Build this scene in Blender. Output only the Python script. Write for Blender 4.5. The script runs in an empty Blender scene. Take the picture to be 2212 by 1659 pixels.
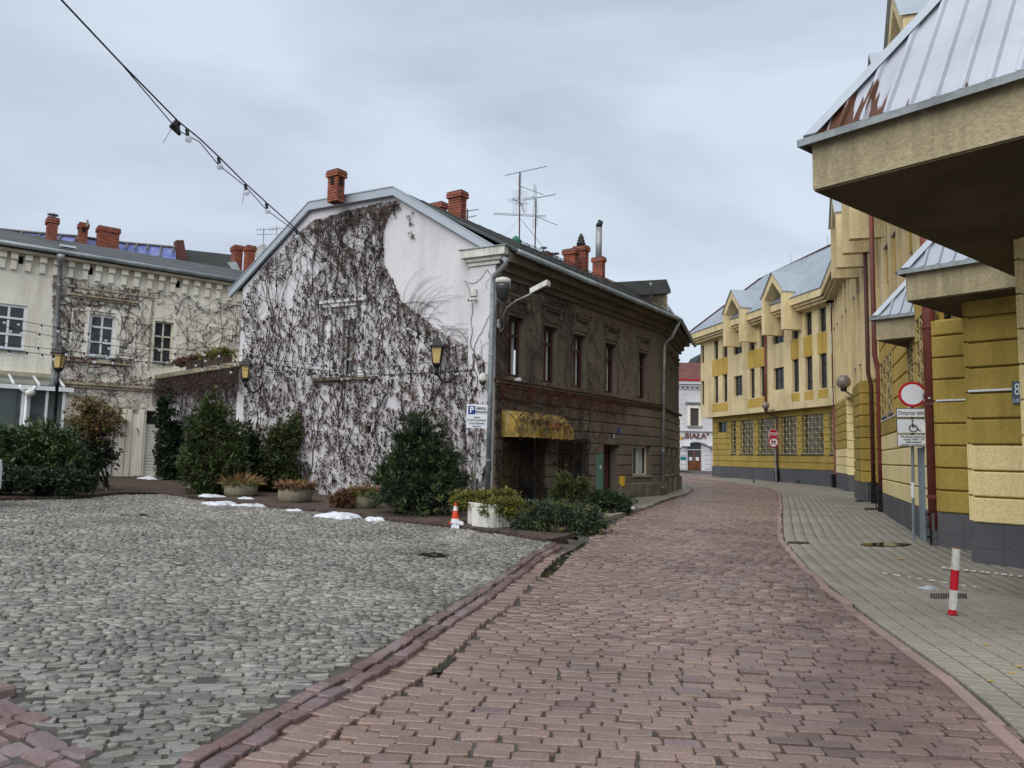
import bpy, math, random
import numpy as np
from mathutils import Vector, Matrix
random.seed(7); RNG = np.random.default_rng(7)
SC = bpy.context.scene
COL = SC.collection
# ---------------------------------------------------------------- camera
F = 1640.0; CX, CY = 1106.0, 829.5           # focal length and centre, in units of a 2212 x 1659 picture
PITCH = math.radians(5.4); ROLL = 0.02; EYE = 1.56
_cp, _sp = math.cos(PITCH), math.sin(PITCH)
FW = Vector((0, _cp, _sp)); _u0 = Vector((0, -_sp, _cp)); _r0 = Vector((1, 0, 0))
RT = math.cos(ROLL) * _r0 + math.sin(ROLL) * _u0
UP = -math.sin(ROLL) * _r0 + math.cos(ROLL) * _u0
EYEP = Vector((0, 0, EYE))
cam = bpy.data.cameras.new('camera'); cam.sensor_width = 36; cam.lens = F / 2212 * 36
cam.clip_start = 0.05; cam.clip_end = 2000
camo = bpy.data.objects.new('camera', cam); COL.objects.link(camo)
camo.matrix_world = Matrix(((RT.x, UP.x, -FW.x, 0), (RT.y, UP.y, -FW.y, 0), (RT.z, UP.z, -FW.z, EYE), (0, 0, 0, 1)))
SC.camera = camo
# ---------------------------------------------------------------- sky and light
SUN_EL, SUN_AZ = math.radians(50), math.radians(211)      # azimuth clockwise from +Y
W = bpy.data.worlds.new('World'); SC.world = W; W.use_nodes = True
nt = W.node_tree; nt.nodes.clear()
def wn(t, **k):
    n = nt.nodes.new(t)
    for a, v in k.items(): setattr(n, a, v)
    return n
wo = wn('ShaderNodeOutputWorld'); bg = wn('ShaderNodeBackground'); bg.inputs[1].default_value = 0.084
sky = wn('ShaderNodeTexSky', sky_type='NISHITA', sun_disc=False)
sky.sun_elevation = SUN_EL; sky.sun_rotation = SUN_AZ; sky.air_density = 1.0; sky.dust_density = 3.0
tc = wn('ShaderNodeTexCoord'); mp = wn('ShaderNodeMapping'); mp.inputs['Scale'].default_value = (1.0, 1.0, 3.2)
no = wn('ShaderNodeTexNoise'); no.inputs['Scale'].default_value = 1.25; no.inputs['Detail'].default_value = 6; no.inputs['Roughness'].default_value = 0.5
no.inputs['Distortion'].default_value = 0.5
rp = wn('ShaderNodeValToRGB')
rp.color_ramp.elements[0].position = 0.40; rp.color_ramp.elements[0].color = (2.85, 3.2, 3.92, 1)
rp.color_ramp.elements[1].position = 0.62; rp.color_ramp.elements[1].color = (3.9, 4.42, 5.05, 1)
mx = wn('ShaderNodeMix', data_type='RGBA'); mx.inputs[0].default_value = 0.94
nt.links.new(tc.outputs['Generated'], mp.inputs[0]); nt.links.new(mp.outputs[0], no.inputs['Vector'])
nt.links.new(no.outputs[0], rp.inputs[0])
nt.links.new(sky.outputs[0], mx.inputs[6]); nt.links.new(rp.outputs[0], mx.inputs[7])
nt.links.new(mx.outputs[2], bg.inputs[0]); nt.links.new(bg.outputs[0], wo.inputs[0])
sun = bpy.data.lights.new('sun', 'SUN'); sun.energy = 1.5; sun.angle = math.radians(75); sun.color = (1.0, 0.975, 0.94)
suno = bpy.data.objects.new('sun', sun); COL.objects.link(suno); suno.location = (-20, -20, 40)
_sd = Vector((math.sin(SUN_AZ) * math.cos(SUN_EL), math.cos(SUN_AZ) * math.cos(SUN_EL), math.sin(SUN_EL)))
suno.rotation_euler = _sd.to_track_quat('Z', 'Y').to_euler()
SC.view_settings.view_transform = 'Standard'; SC.view_settings.look = 'None'
SC.view_settings.exposure = 1.08; SC.view_settings.gamma = 1.0; SC.view_settings.use_curve_mapping = False
SC.cycles.max_bounces = 6; SC.cycles.transparent_max_bounces = 12
# ---------------------------------------------------------------- geometry helpers
GX, GY = -0.015, 0.010
def G(x, y): return GX * x + GY * min(y, 80.0)
def ray(x, y): return FW + RT * ((x - CX) / F) - UP * ((y - CY) / F)
def gnd(x, y, h=0.0):
    d = ray(x, y); t = (h - EYE) / (d.z - GX * d.x - GY * d.y); return EYEP + d * t
def at(x, y, Y):
    d = ray(x, y); return EYEP + d * (Y / d.y)
def proj(p):
    v = Vector(p) - EYEP; k = v.dot(FW); return (CX + F * v.dot(RT) / k, CY - F * v.dot(UP) / k, k)
REG = {'r1': (0, 800), 'r2': (0, 1400), 'r3': (900, 600), 'r4': (900, 1300), 'r5': (1700, 600), 'r6': (1700, 1300),
       'q1': (2500, 900), 'q2': (2500, 1400), 'q3': (3032, 0), 'q4': (3032, 700), 'q5': (3032, 1400)}
def Z(r, x, y):
    a, b = REG[r]; return ((a + x / 2.212) / 1.82278, (b + y / 2.212) / 1.82278)
V = Vector
class Fr:
    """a vertical facade plane through two ground points; s runs from a to b, o is the distance out of the wall"""
    def __init__(s, ax, ay, bx, by):
        s.O = V((ax, ay, 0)); s.u = V((bx - ax, by - ay, 0)); s.L = s.u.length; s.u.normalize()
        s.n = V((s.u.y, -s.u.x, 0))
        if s.n.dot(-s.O) < 0: s.n = -s.n
    def P(s, S, z, o=0.0): return s.O + s.u * S + s.n * o + V((0, 0, z))
    def px(s, x, y, o=0.0):
        d = ray(x, y); q = s.O + s.n * o; t = (q - EYEP).dot(s.n) / d.dot(s.n); p = EYEP + d * t
        return (p - s.O).dot(s.u), p.z
    def rect(s, x0, y0, x1, y1, o=0.0):
        xm, ym = (x0 + x1) / 2, (y0 + y1) / 2
        a = s.px(x0, ym, o)[0]; b = s.px(x1, ym, o)[0]; c = s.px(xm, y1, o)[1]; d = s.px(xm, y0, o)[1]
        return min(a, b), max(a, b), c, d
    def zr(s, r, x0, y0, x1, y1, o=0.0):
        a = Z(r, x0, y0); b = Z(r, x1, y1); return s.rect(a[0], a[1], b[0], b[1], o)
    def g(s, S): p = s.O + s.u * S; return G(p.x, p.y)
class MB:
    def __init__(s): s.v = []; s.f = []
    def poly(s, pts):
        i = len(s.v); s.v += [tuple(p) for p in pts]; s.f.append(tuple(range(i, i + len(pts)))); return s
    def par(s, o, a, b, c):
        o, a, b, c = V(o), V(a), V(b), V(c); i = len(s.v)
        s.v += [tuple(q) for q in (o, o + a, o + a + b, o + b, o + c, o + a + c, o + a + b + c, o + b + c)]
        s.f += [tuple(i + k for k in q) for q in ((0, 3, 2, 1), (4, 5, 6, 7), (0, 1, 5, 4), (1, 2, 6, 5), (2, 3, 7, 6), (3, 0, 4, 7))]
        return s
    def box(s, cx, cy, cz, dx, dy, dz, rz=0.0):
        a = V((math.cos(rz), math.sin(rz), 0)); b = V((-a.y, a.x, 0))
        return s.par(V((cx, cy, cz)) - a * dx / 2 - b * dy / 2 - V((0, 0, dz / 2)), a * dx, b * dy, (0, 0, dz))
    def fb(s, f, s0, s1, z0, z1, o0, o1):
        return s.par(f.P(s0, z0, o0), f.u * (s1 - s0), f.n * (o1 - o0), (0, 0, z1 - z0))
    def bevbox(s, f, s0, s1, z0, z1, o0, o1, b=0.012):
        """a block whose outer face has chamfered edges"""
        i = len(s.v)
        q = [f.P(s0, z0, o0), f.P(s1, z0, o0), f.P(s1, z1, o0), f.P(s0, z1, o0)]
        q += [f.P(s0, z0, o1 - b), f.P(s1, z0, o1 - b), f.P(s1, z1, o1 - b), f.P(s0, z1, o1 - b)]
        q += [f.P(s0 + b, z0 + b, o1), f.P(s1 - b, z0 + b, o1), f.P(s1 - b, z1 - b, o1), f.P(s0 + b, z1 - b, o1)]
        s.v += [tuple(p) for p in q]
        for k in range(4):
            m = (k + 1) % 4
            s.f += [(i + k, i + m, i + 4 + m, i + 4 + k), (i + 4 + k, i + 4 + m, i + 8 + m, i + 8 + k)]
        s.f.append((i + 8, i + 9, i + 10, i + 11)); return s
    def prism(s, pts, d):
        d = V(d); n = len(pts); i = len(s.v); s.v += [tuple(V(p)) for p in pts] + [tuple(V(p) + d) for p in pts]
        s.f.append(tuple(range(i + n - 1, i - 1, -1))); s.f.append(tuple(range(i + n, i + 2 * n)))
        for k in range(n):
            m = (k + 1) % n; s.f.append((i + k, i + m, i + n + m, i + n + k))
        return s
    def tube(s, pts, r, n=8, cap=True):
        pts = [V(p) for p in pts]; i = len(s.v); m = len(pts)
        rr = r if isinstance(r, (list, tuple)) else [r] * m
        t0 = (pts[1] - pts[0]).normalized(); a = V((0, 0, 1)) if abs(t0.z) < 0.9 else V((1, 0, 0))
        x = t0.cross(a).normalized()
        for k in range(m):
            t = (pts[min(k + 1, m - 1)] - pts[max(k - 1, 0)]).normalized()
            x = (x - t * x.dot(t)).normalized(); y = t.cross(x)
            for j in range(n):
                w = 2 * math.pi * j / n; s.v.append(tuple(pts[k] + (x * math.cos(w) + y * math.sin(w)) * rr[k]))
        for k in range(m - 1):
            for j in range(n):
                q = (j + 1) % n; s.f.append((i + k * n + j, i + k * n + q, i + (k + 1) * n + q, i + (k + 1) * n + j))
        if cap:
            s.f.append(tuple(i + j for j in range(n - 1, -1, -1))); s.f.append(tuple(i + (m - 1) * n + j for j in range(n)))
        return s
    def lathe(s, c, prof, n=16, ax=None, sq=None):
        c = V(c); i = len(s.v); m = len(prof)
        for r, z in prof:
            for j in range(n):
                w = 2 * math.pi * (j + 0.5) / n; s.v.append(tuple(c + V((r * math.cos(w), r * math.sin(w), z))))
        for k in range(m - 1):
            for j in range(n):
                q = (j + 1) % n; s.f.append((i + k * n + j, i + k * n + q, i + (k + 1) * n + q, i + (k + 1) * n + j))
        s.f.append(tuple(i + j for j in range(n - 1, -1, -1))); s.f.append(tuple(i + (m - 1) * n + j for j in range(n)))
        return s
    def build(s, name, mat, parent=None, smooth=False, base=False):
        return mesh_obj(name, s.v, s.f, mat, parent, smooth, base)
def wl(o):
    p = V((0, 0, 0))
    while o is not None: p = p + o.location; o = o.parent
    return p
def link(name, me, loc, parent):
    o = bpy.data.objects.new(name, me); COL.objects.link(o)
    if parent is not None: o.parent = parent; o.location = V(loc) - wl(parent)
    else: o.location = loc
    return o
def mesh_obj(name, v, f, mat, parent=None, smooth=False, base=False):
    a = np.array(v, dtype=float); lo, hi = a.min(0), a.max(0); c = (lo + hi) / 2
    if base: c[2] = lo[2]
    me = bpy.data.meshes.new(name); me.from_pydata((a - c).tolist(), [], f)
    if mat: me.materials.append(mat)
    if smooth: me.polygons.foreach_set('use_smooth', [True] * len(me.polygons))
    me.update()
    return link(name, me, c, parent)
def np_obj(name, v, loops, starts, mat, parent=None, attr=None):
    """big mesh from arrays: loops = flat vertex indices, starts = start of each polygon, attr = value per polygon"""
    lo, hi = v.min(0), v.max(0); c = (lo + hi) / 2
    me = bpy.data.meshes.new(name); me.vertices.add(len(v)); me.vertices.foreach_set('co', (v - c).astype(np.float32).ravel())
    me.loops.add(len(loops)); me.loops.foreach_set('vertex_index', loops.astype(np.int32))
    me.polygons.add(len(starts)); me.polygons.foreach_set('loop_start', starts.astype(np.int32))
    me.update(calc_edges=True)
    if attr is not None:
        a = me.attributes.new('tone', 'FLOAT', 'FACE'); a.data.foreach_set('value', attr.astype(np.float32))
    me.materials.append(mat); me.validate()
    return link(name, me, tuple(c), parent)
def thing(name, label, cat, loc, group=None):
    o = bpy.data.objects.new(name, None); o.empty_display_size = 0.2; COL.objects.link(o); o.location = loc
    return tag(o, label, cat, group)
def tag(o, label=None, cat=None, group=None, kind=None):
    if label: o['label'] = label
    if cat: o['category'] = cat
    if group: o['group'] = group
    if kind: o['kind'] = kind
    return o
def copy_tree(o, loc, rz=0.0, label=None, parent=None):
    c = o.copy(); COL.objects.link(c); c.parent = parent
    if parent is None:
        c.location = loc; c.rotation_euler = (0, 0, rz)
        if label: c['label'] = label
    for ch in o.children: copy_tree(ch, None, 0, None, c)
    return c
# ---------------------------------------------------------------- materials
def rgb(r, g, b):
    f = lambda c: (c / 255 / 12.92) if c / 255 <= 0.04045 else ((c / 255 + 0.055) / 1.055) ** 2.4
    return (f(r), f(g), f(b), 1)
MATS = {}
def mk(name, c1, c2=None, rough=0.8, scale=1.2, bump=0.15, bscale=60.0, spec=0.3, metal=0.0, streak=None, samt=0.5, sscale=2.2,
       grime=None, gamt=0.5, alpha=1.0, rvar=0.0, bdist=0.01, tone=0.0, fine=0.12):
    m = bpy.data.materials.new(name); m.use_nodes = True; t = m.node_tree; t.nodes.clear(); N = t.nodes.new; L = t.links.new
    out = N('ShaderNodeOutputMaterial'); b = N('ShaderNodeBsdfPrincipled'); L(b.outputs[0], out.inputs[0])
    b.inputs['Metallic'].default_value = metal; b.inputs['Specular IOR Level'].default_value = spec
    b.inputs['Roughness'].default_value = rough; b.inputs['Alpha'].default_value = alpha
    geo = N('ShaderNodeNewGeometry'); pos = geo.outputs['Position']
    def noise(sc, det=5, vec=None, ro=0.55):
        n = N('ShaderNodeTexNoise'); n.inputs['Scale'].default_value = sc; n.inputs['Detail'].default_value = det; n.inputs['Roughness'].default_value = ro
        L(vec if vec is not None else pos, n.inputs['Vector']); return n.outputs[0]
    def ramp(fac, a, c, p0=0.35, p1=0.65):
        r = N('ShaderNodeValToRGB'); r.color_ramp.elements[0].position = p0; r.color_ramp.elements[1].position = p1
        r.color_ramp.elements[0].color = a; r.color_ramp.elements[1].color = c; L(fac, r.inputs[0]); return r.outputs[0]
    def mix(fac, a, c, mode='MIX'):
        x = N('ShaderNodeMix'); x.data_type = 'RGBA'; x.blend_type = mode
        if isinstance(fac, float): x.inputs[0].default_value = fac
        else: L(fac, x.inputs[0])
        for q, i in ((a, 6), (c, 7)):
            if isinstance(q, tuple): x.inputs[i].default_value = q
            else: L(q, x.inputs[i])
        return x.outputs[2]
    if c2 is None: c2 = tuple(x * 0.78 for x in c1[:3]) + (1,)
    col = ramp(noise(scale), c1, c2)
    if tone:
        at_ = N('ShaderNodeAttribute'); at_.attribute_name = 'tone'; oi = N('ShaderNodeObjectInfo')
        ad = N('ShaderNodeMath'); ad.operation = 'ADD'; L(at_.outputs['Fac'], ad.inputs[0]); L(oi.outputs['Random'], ad.inputs[1])
        fr = N('ShaderNodeMath'); fr.operation = 'FRACT'; L(ad.outputs[0], fr.inputs[0])
        wv = N('ShaderNodeTexWhiteNoise'); wv.noise_dimensions = '1D'; L(fr.outputs[0], wv.inputs['W'])
        hs = N('ShaderNodeHueSaturation'); L(col, hs.inputs['Color'])
        mr = N('ShaderNodeMapRange'); mr.inputs[3].default_value = 1 - tone; mr.inputs[4].default_value = 1 + tone; L(fr.outputs[0], mr.inputs[0])
        L(mr.outputs[0], hs.inputs['Value'])
        m2 = N('ShaderNodeMapRange'); m2.inputs[3].default_value = 1 - tone * 0.8; m2.inputs[4].default_value = 1 + tone * 0.5; L(wv.outputs[0], m2.inputs[0]); L(m2.outputs[0], hs.inputs['Saturation'])
        m3 = N('ShaderNodeMapRange'); m3.inputs[3].default_value = 0.5 - tone * 0.04; m3.inputs[4].default_value = 0.5 + tone * 0.04; L(wv.outputs[0], m3.inputs[0]); L(m3.outputs[0], hs.inputs['Hue'])
        col = hs.outputs[0]
    if fine:
        lo = 1 - fine; col = mix(1.0, col, ramp(noise(bscale * 0.7, 3), (lo, lo, lo, 1), (1 + fine, 1 + fine, 1 + fine, 1)), 'MULTIPLY')
    if streak:
        mpn = N('ShaderNodeMapping'); mpn.inputs['Scale'].default_value = (1, 1, 0.12); L(pos, mpn.inputs[0])
        fac = ramp(noise(sscale, 6, mpn.outputs[0], 0.65), (0, 0, 0, 1), (samt, samt, samt, 1), 0.48, 0.72)
        col = mix(fac, col, streak)
    if grime:
        fac = ramp(noise(0.9, 8, None, 0.7), (0, 0, 0, 1), (gamt, gamt, gamt, 1), 0.5, 0.7)
        col = mix(fac, col, grime)
    L(col, b.inputs['Base Color'])
    if rvar:
        mr = N('ShaderNodeMapRange'); mr.inputs[1].default_value = 0.35; mr.inputs[2].default_value = 0.65
        mr.inputs[3].default_value = max(0.03, rough - rvar); mr.inputs[4].default_value = min(1, rough + rvar)
        L(noise(0.7, 4), mr.inputs[0]); L(mr.outputs[0], b.inputs['Roughness'])
    if bump:
        bn = N('ShaderNodeBump'); bn.inputs['Strength'].default_value = bump; bn.inputs['Distance'].default_value = bdist
        L(noise(bscale, 4), bn.inputs['Height']); L(bn.outputs[0], b.inputs['Normal'])
    MATS[name] = m; return m
mk('joint', rgb(84, 80, 74), rgb(58, 55, 51), 0.7, 2.0, 0.5, 90, rvar=0.25)
mk('clinker', rgb(130, 108, 98), rgb(110, 93, 85), 0.31, 0.5, 0.6, 130, tone=0.15, rvar=0.16, fine=0.25, bdist=0.006, spec=.5, grime=rgb(98, 82, 76), gamt=0.45)
mk('setts', rgb(120, 101, 96), rgb(94, 78, 75), 0.28, 0.8, 0.5, 60, tone=0.2, rvar=0.14, fine=0.15)
mk('slab', rgb(124, 107, 107), rgb(92, 70, 66), 0.30, 1.5, 0.4, 50, tone=0.2, rvar=0.14, fine=0.12)
mk('cobble', rgb(129, 126, 117), rgb(104, 102, 96), 0.26, 0.6, 0.5, 70, tone=0.42, rvar=0.14, fine=0.15, spec=.5, grime=rgb(92, 88, 80), gamt=0.5)
mk('paver', rgb(138, 133, 122), rgb(121, 117, 107), 0.6, 0.6, 0.5, 110, tone=0.07, rvar=0.15, fine=0.15, grime=rgb(106, 103, 90), gamt=0.5)
mk('bedpave', rgb(84, 66, 58), rgb(62, 50, 45), 0.6, 1.5, 0.6, 60, tone=0.2)
mk('kerb', rgb(146, 124, 116), rgb(126, 108, 102), 0.55, 2, 0.5, 80, tone=0.1)
mk('kerbdark', rgb(78, 62, 56), rgb(58, 48, 44), 0.55, 2, 0.5, 80, tone=0.2)
mk('soil', rgb(84, 70, 60), rgb(60, 50, 44), 0.9, 3, 0.8, 40)
mk('white_render', rgb(206, 204, 206), rgb(192, 190, 192), 0.9, 0.5, 0.25, 50, streak=rgb(176, 176, 176), samt=0.55, sscale=1.6, bdist=0.006)
mk('brown_render', rgb(112, 102, 90), rgb(92, 84, 74), 0.9, 0.7, 0.3, 45, streak=rgb(74, 65, 56), samt=0.6, grime=rgb(140, 128, 110), gamt=0.4)
mk('brown_dark', rgb(104, 94, 80), rgb(84, 76, 65), 0.9, 0.9, 0.3, 45, streak=rgb(60, 53, 46), samt=0.5)
mk('stone_plinth', rgb(128, 120, 104), rgb(88, 82, 70), 0.9, 1.2, 0.5, 30, streak=rgb(52, 47, 41), samt=0.9, grime=rgb(60, 56, 46), gamt=0.7)
mk('cream_render', rgb(234, 229, 213), rgb(222, 216, 200), 0.9, 0.5, 0.25, 45, streak=rgb(160, 150, 132), samt=0.5)
mk('cream_dirty', rgb(186, 176, 152), rgb(150, 140, 118), 0.9, 1.5, 0.4, 40)
mk('y_cream', rgb(222, 204, 158), rgb(208, 190, 146), 0.9, 0.6, 0.4, 38, streak=rgb(138, 120, 90), samt=0.55, grime=rgb(160, 142, 108), gamt=0.4)
mk('y_pale', rgb(234, 216, 160), rgb(222, 203, 148), 0.9, 0.6, 0.4, 38, streak=rgb(168, 146, 100), samt=0.35)
mk('y_ochre', rgb(196, 164, 82), rgb(178, 147, 70), 0.9, 0.6, 0.4, 38, streak=rgb(122, 98, 42), samt=0.5)
mk('y_block', rgb(176, 152, 78), rgb(154, 132, 64), 0.9, 0.8, 0.4, 38, streak=rgb(112, 94, 44), samt=0.5)
mk('y_facia', rgb(172, 160, 128), rgb(152, 140, 112), 0.95, 1.2, 0.7, 30, streak=rgb(98, 88, 68), samt=0.75, grime=rgb(112, 102, 82), gamt=0.6, bdist=0.02)
mk('y_tile', rgb(92, 92, 95), rgb(80, 80, 83), 0.7, 1, 0.2, 60, streak=rgb(70, 70, 70), samt=0.4)
mk('y_grille', rgb(196, 180, 130), rgb(170, 154, 108), 0.7, 3, 0.1)
mk('pipe_red', rgb(128, 66, 54), rgb(104, 54, 46), 0.5, 2, 0.1, streak=rgb(78, 48, 42), samt=0.6)
mk('pipe_dark', rgb(86, 52, 46), rgb(70, 44, 40), 0.5, 2, 0.1)
mk('zinc', rgb(164, 172, 179), rgb(152, 160, 168), 0.45, 0.5, 0, 20, fine=0.03, metal=0.35, streak=rgb(146, 152, 160), samt=0.4)
mk('zinc_old', rgb(150, 158, 160), rgb(122, 128, 130), 0.5, 1.2, 0.1, 20, metal=0.3, streak=rgb(92, 94, 92), samt=0.6)
mk('galv', rgb(150, 152, 150), rgb(118, 120, 118), 0.45, 3, 0.05, 30, metal=0.4)
mk('rust', rgb(112, 62, 36), rgb(78, 46, 32), 0.9, 6, 0.4, 60)
mk('black_iron', rgb(28, 28, 30), rgb(20, 20, 22), 0.45, 4, 0.1, 60)
mk('dark_iron', rgb(46, 44, 42), rgb(34, 32, 31), 0.6, 4, 0.1, 60)
mk('roof_felt', rgb(74, 78, 79), rgb(62, 66, 67), 0.8, 1.0, 0.3, 80, streak=rgb(90, 94, 94), samt=0.3)
mk('roof_dark', rgb(60, 62, 60), rgb(48, 50, 48), 0.75, 1.0, 0.3, 30)
mk('roof_red', rgb(104, 66, 60), rgb(86, 54, 50), 0.8, 1.2, 0.2, 30)
mk('brick', rgb(150, 86, 66), rgb(126, 72, 57), 0.85, 4, 0.5, 60, tone=0.16, fine=0.18)
mk('mortar', rgb(96, 70, 60), rgb(74, 58, 52), 0.9, 6, 0.4, 60)
mk('tarp', rgb(122, 130, 178), rgb(96, 106, 164), 0.4, 3, 0.4, 6, bdist=0.05)
mk('lath', rgb(120, 116, 112), rgb(98, 94, 90), 0.8, 5, 0.1)
mk('win_white', rgb(224, 226, 226), rgb(208, 210, 210), 0.5, 2, 0.05)
mk('win_cream', rgb(204, 198, 180), rgb(186, 180, 162), 0.6, 2, 0.1)
mk('win_red', rgb(82, 50, 44), rgb(66, 42, 38), 0.6, 3, 0.1)
mk('win_grey', rgb(66, 68, 68), rgb(54, 56, 56), 0.5, 3, 0.1)
mk('curtain', rgb(222, 226, 222), rgb(190, 194, 192), 0.9, 5, 0.2, 12, streak=rgb(120, 124, 124), samt=0.6, sscale=14)
mk('glass', (0.02, 0.024, 0.026, 1), (0.014, 0.017, 0.018, 1), 0.06, 1, 0, spec=0.5, alpha=0.22, fine=0)
mk('glass_dark', (0.022, 0.025, 0.027, 1), (0.03, 0.034, 0.036, 1), 0.08, 1.5, 0, spec=0.55, fine=0)
mk('glass_green', (0.075, 0.095, 0.088, 1), (0.055, 0.07, 0.066, 1), 0.06, 0.8, 0, spec=0.5, fine=0)
mk('void', (0.012, 0.011, 0.010, 1), (0.009, 0.008, 0.008, 1), 0.9, 1, 0, fine=0)
mk('door_white', rgb(214, 214, 208), rgb(198, 198, 192), 0.6, 1, 0.1)
mk('door_brown', rgb(112, 66, 34), rgb(92, 52, 28), 0.5, 3, 0.1, 12)
mk('concrete', rgb(146, 138, 116), rgb(118, 112, 96), 0.95, 3, 0.9, 90, fine=0.35, bdist=0.012)
mk('plaster_white', rgb(214, 212, 204), rgb(190, 188, 180), 0.7, 2, 0.2, 40, streak=rgb(130, 128, 118), samt=0.7, sscale=5)
mk('awning', rgb(160, 132, 58), rgb(128, 104, 46), 0.8, 3.0, 0.4, 14, streak=rgb(180, 170, 138), samt=0.8, sscale=6, grime=rgb(64, 52, 32), gamt=0.85)
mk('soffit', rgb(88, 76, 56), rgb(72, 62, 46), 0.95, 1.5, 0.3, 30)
mk('awning_print', rgb(176, 112, 62), rgb(150, 96, 56), 0.8, 2, 0.2)
mk('lamp_glass', rgb(196, 172, 110), rgb(176, 152, 94), 0.35, 2, 0.05, spec=0.4)
mk('globe_glass', rgb(150, 142, 132), rgb(120, 112, 104), 0.15, 2, 0, spec=0.6, alpha=0.75)
mk('bulb_glass', rgb(225, 230, 235), rgb(205, 212, 220), 0.05, 2, 0, spec=0.6, alpha=0.5, fine=0)
mk('sign_white', rgb(218, 222, 226), rgb(208, 212, 216), 0.45, 1, 0, fine=0.03)
mk('sign_red', rgb(176, 24, 36), rgb(160, 20, 32), 0.45, 1, 0, fine=0.03)
mk('sign_blue', rgb(28, 58, 132), rgb(24, 52, 120), 0.45, 1, 0, fine=0.03)
mk('sign_black', rgb(22, 22, 24), rgb(18, 18, 20), 0.5, 1, 0, fine=0)
mk('sign_plate', rgb(74, 88, 96), rgb(66, 80, 88), 0.45, 1, 0, fine=0.03)
mk('cone_orange', rgb(206, 66, 40), rgb(184, 56, 36), 0.55, 3, 0.1)
mk('snow', rgb(216, 220, 226), rgb(186, 190, 196), 0.75, 5, 0.9, 30, bdist=0.04, grime=rgb(150, 148, 144), gamt=0.5)
mk('ice', rgb(196, 204, 208), rgb(160, 168, 172), 0.2, 5, 0.4, 14, alpha=0.75)
mk('water', rgb(46, 48, 40), rgb(40, 42, 36), 0.04, 1, 0.05, 6, spec=0.5, fine=0)
mk('box_teal', rgb(92, 132, 116), rgb(76, 112, 98), 0.7, 3, 0.1, streak=rgb(70, 70, 60), samt=0.7)
mk('box_yellow', rgb(206, 168, 52), rgb(190, 150, 44), 0.6, 3, 0.05)
mk('box_grey', rgb(128, 138, 144), rgb(108, 118, 124), 0.55, 2, 0.05, streak=rgb(84, 92, 96), samt=0.4)
mk('panel_yellow', rgb(150, 140, 40), rgb(120, 112, 34), 0.6, 2, 0.05)
mk('paint_yellow', rgb(192, 162, 66), rgb(150, 134, 80), 0.7, 8, 0.1)
mk('paint_white', rgb(206, 206, 196), rgb(180, 180, 170), 0.7, 8, 0.1)
mk('teal_paint', rgb(38, 124, 128), rgb(30, 108, 112), 0.6, 3, 0.05)
mk('green_vent', rgb(46, 120, 96), rgb(38, 100, 82), 0.6, 3, 0.05)
mk('car_paint', rgb(226, 226, 224), rgb(222, 222, 220), 0.2, 1, 0, spec=0.6, fine=0)
mk('rubber', rgb(26, 26, 27), rgb(20, 20, 21), 0.85, 4, 0.2)
mk('bird', rgb(58, 60, 66), rgb(44, 46, 52), 0.7, 8, 0.1)
# foliage
mk('leaf_yew', rgb(50, 66, 40), rgb(34, 46, 28), 0.6, 2.0, 0, tone=0.35, fine=0)
mk('leaf_yewtip', rgb(92, 100, 52), rgb(76, 86, 46), 0.6, 2.0, 0, tone=0.3, fine=0)
mk('leaf_thuja', rgb(74, 84, 44), rgb(54, 64, 34), 0.65, 2.0, 0, tone=0.3, fine=0)
mk('leaf_juniper', rgb(66, 80, 60), rgb(50, 60, 42), 0.65, 2.0, 0, tone=0.35, fine=0)
mk('leaf_golden', rgb(112, 112, 44), rgb(84, 88, 36), 0.65, 3.0, 0, tone=0.3, fine=0)
mk('leaf_rhodo', rgb(70, 88, 48), rgb(52, 66, 38), 0.45, 2.0, 0, tone=0.35, fine=0)
mk('leaf_rust', rgb(112, 84, 54), rgb(84, 66, 42), 0.7, 2.0, 0, tone=0.3, fine=0)
mk('leaf_ivy', rgb(44, 56, 36), rgb(32, 42, 28), 0.45, 2.0, 0, tone=0.3, fine=0)
mk('dead', rgb(150, 118, 78), rgb(116, 86, 56), 0.85, 4.0, 0, tone=0.25, fine=0)
mk('dead_dark', rgb(104, 70, 46), rgb(78, 52, 36), 0.85, 4.0, 0, tone=0.25, fine=0)
mk('vine', rgb(78, 60, 53), rgb(54, 42, 38), 0.85, 4.0, 0, tone=0.3, fine=0)
mk('vine_stem', rgb(92, 72, 62), rgb(66, 52, 46), 0.85, 4.0, 0, tone=0.2, fine=0)
mk('vine_tuft', rgb(74, 54, 47), rgb(46, 35, 32), 0.9, 1.0, 0, tone=0.35, fine=0)
mk('vine_red', rgb(96, 46, 34), rgb(70, 36, 30), 0.85, 4.0, 0, tone=0.3, fine=0)
mk('bark', rgb(76, 64, 54), rgb(54, 46, 40), 0.9, 6, 0.4, 40)
M = MATS
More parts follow.
